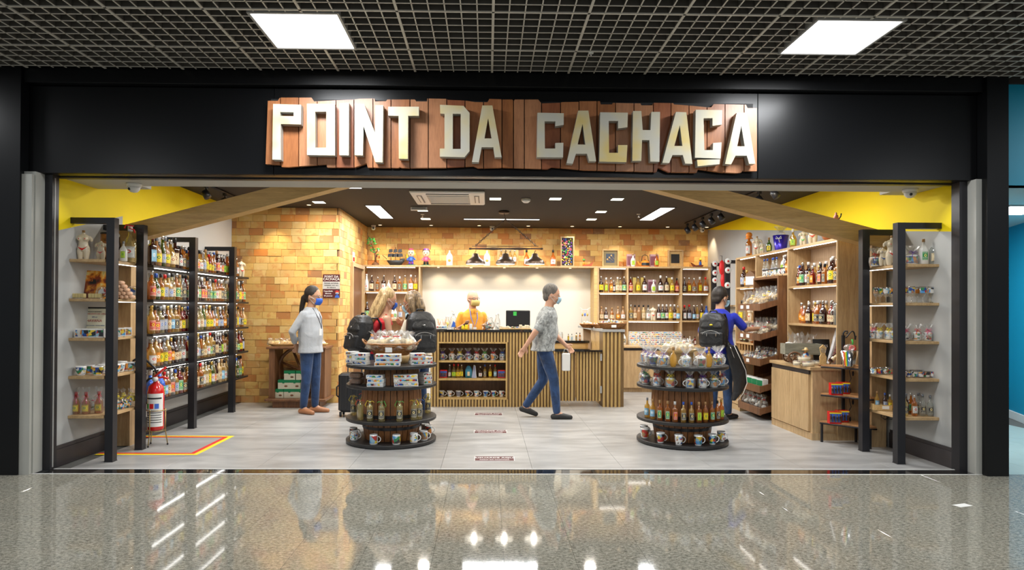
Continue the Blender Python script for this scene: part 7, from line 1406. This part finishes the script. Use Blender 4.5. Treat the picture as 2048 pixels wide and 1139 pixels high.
person('woman with streaked bob hair and cream T-shirt beside the blond woman', (W, 7.72, 0), R(-122), 1.56, 'tan', J, cloth('cream_tshirt', (.62, .54, .42), 9, .35, .05), DENIMD, BLACKP, STREAK, sleeve=.26, hem=.84, head=dict(pos=(0, -.09, 1.46), yaw=10, tilt=10), mask=FM['pale'],
    long_hair=[([(-.07, .03, .04), (-.085, .035, -.06), (-.08, .05, -.15)], [.04, .042, .028]), ([(.07, .03, .04), (.085, .035, -.06), (.08, .05, -.15)], [.04, .042, .028]), ([(0, .08, .02), (0, .1, -.08), (0, .1, -.17)], [.06, .06, .035])])
backpack('black backpack with two front pockets worn by the woman in cream', (W + .06, 7.50, 1.12), R(22), .36, .48, .22, R(-4))
# cashier
J = dict(hip=(0, .02, .92), neck=(0, 0, 1.375), shL=(.185, .01, 1.32), shR=(-.185, .01, 1.32), elL=(.25, .03, 1.07), elR=(-.25, .03, 1.07), wrL=(.18, -.15, 1.135), wrR=(-.18, -.15, 1.135), thL=(-1, 0, 0), thR=(1, 0, 0),
         hpL=(.09, 0.02, .86), hpR=(-.09, 0.02, .86), knL=(.09, -.0, .46), knR=(-.09, .0, .46), anL=(.09, 0, .075), anR=(-.09, 0, .075))
t, HM, A = person('bald cashier in orange polo shirt and yellow mask behind the counter', (X_(945, 10.06), 10.06, 0), R(14), 1.66, 'light', J, cloth('orange_polo', (.72, .33, .035), 9, .3, .06), DENIMD, BLACKP, HAIRG, sleeve=.40, hem=.84, head=dict(pos=(0, -.02, 1.54), yaw=18, tilt=2), belly=1.15, wd=1.0, mask=FM['yellow'], bald=True)
glasses(t, HM); MB().tube([(-.055, -.05, 1.39), (-.05, -.14, 1.25), (0, -.17, 1.1), (.05, -.14, 1.25), (.055, -.05, 1.39)], .006, 5).build('lanyard', RIB['blue'], t); box(-.028, .028, -.176, -.17, 1.02, 1.11).build('badge', PAPER, t)
MB().prism([(-.06, 1.36), (-.02, 1.31), (0, 1.37)], -.125, -.105).prism([(.06, 1.36), (.02, 1.31), (0, 1.37)], -.125, -.105).build('collar', D.materials['orange_polo'], t)
# walking man
W = X_(1092, 8.33)
J = dict(hip=(0, .03, .94), neck=(0, -.03, 1.405), shL=(.175, -.02, 1.35), shR=(-.175, -.02, 1.35), elL=(.21, -.10, 1.09), elR=(-.215, .14, 1.11), wrL=(.18, -.26, .93), wrR=(-.20, .26, .93), thL=(0, -.4, 1), thR=(0, -1, 0), curl=.6,
         hpL=(.085, .02, .88), hpR=(-.085, .02, .88), knL=(.085, .03, .47), knR=(-.085, -.10, .49), anL=(.085, .26, .13), anR=(-.085, -.14, .075), ftL=(0, -.9, -.35), toeL=(.085, .12, .035))
t, HM, A = person('man in patterned grey shirt and jeans walking past the counter', (W, 8.33, 0), R(88), 1.70, 'light', J, None or cloth('patterned_shirt', (.33, .35, .35), 26, .3, .55), DENIM, M('black_trainers', (.02, .02, .02), .6), HAIRG, sleeve=.40, hem=.86, head=dict(pos=(0, -.075, 1.575), yaw=-3, tilt=8), mask=FM['pale'], belly=1.3, wd=1.12)
o = thing('paper_bag', 'small white carrier bag held by the walking man', 'bag', (W + .24, 8.16, .62)); MB().bbox(-.05, .05, -.03, .03, 0, .22, .008).build('bag_body', PAPER, o); MB().tube([(-.03, 0, .22), (-.02, 0, .27), (.02, 0, .27), (.03, 0, .22)], .003, 5).build('handle', PAPER, o)
# man in blue reaching to the rack
loc = Vector((X_(1440, 8.3), 8.3, 0)); rz = R(150); Rm = Matrix.Rotation(-rz, 3, 'Z'); L_ = lambda x, y, z: tuple(Rm @ (Vector((x, y, z)) - loc))
hw = at_y(1524, 657, 8.28); el = at_y(1491, 660, 8.22)
J = dict(hip=(0, .0, .92), neck=(0, .0, 1.385), shL=(.18, 0, 1.335), shR=(-.185, 0, 1.335), elL=(.24, .0, 1.06), elR=L_(el.x, el.y, el.z + .01), wrL=(.16, -.18, .95), wrR=L_(hw.x, hw.y + .06, hw.z), hdR=tuple(Rm @ Vector((.9, .3, -.08))), thL=(0, 0, 1), thR=tuple(Rm @ Vector((0, .6, .8))),
         hpL=(.085, 0, .86), hpR=(-.085, 0, .86), knL=(.08, -.02, .46), knR=(-.09, -.02, .46), anL=(.09, 0, .075), anR=(-.1, 0, .075), ftR=(-.5, -1, 0))
person('man in blue T-shirt reaching into the brown wooden rack', tuple(loc), rz, 1.67, 'olive', J, cloth('royal_blue_tshirt', (.008, .02, .36), 9, .4, .12), DENIM, BLACKP, HAIRB, sleeve=.38, hem=.84, head=dict(pos=(0, -.03, 1.55), yaw=-32, tilt=10), mask=FM['pale'])
backpack('black backpack with yellow badge worn by the man in blue', (loc.x - .16, 8.3 - .21, 1.145), R(-32), .35, .43, .2, R(3), RIB['yellow'])
# bag and jacket hanging from his arm
bx = X_(1462, 8.12)
t = thing('hanging_jacket', 'black jacket with white piping hanging below the man in blue', 'jacket', (bx, 8.06, 0)); m = MB()
q = [at_y(x, y, 8.06) for x, y in ((1462, 690), (1470, 715), (1478, 740), (1480, 765), (1474, 785), (1466, 800))]
m2 = [(p.x - bx, 0, p.z) for p in q]
for (a, ra), (b_, rb) in zip(zip(m2, (.06, .10, .11, .10, .07, .04)), zip(m2[1:], (.10, .11, .10, .07, .04, .02))): pass
rings(m, [(p[0], 0, p[2], r_, .05) for p, r_ in zip(reversed(m2), (.025, .055, .085, .10, .10, .07))], 16)
m.tube([(m2[0][0] - .02, .02, m2[0][2]), (m2[0][0] - .05, .03, 1.02), (m2[0][0] - .03, .05, 1.15)], [.03, .02, .018], 8)
solid(m, 'jacket_body', BPK, t, .01, 3); MB().tube([(p[0] + r_ * .75, -.045, p[2]) for p, r_ in zip(m2, (.03, .06, .09, .095, .08, .05))], .004, 5).build('white_piping', PAPER, t); MB().tube([(m2[0][0] - .03, -.06, m2[0][2] - .02), (m2[1][0] - .03, -.062, m2[1][2])], .003, 5).build('zip', CHROME, t)
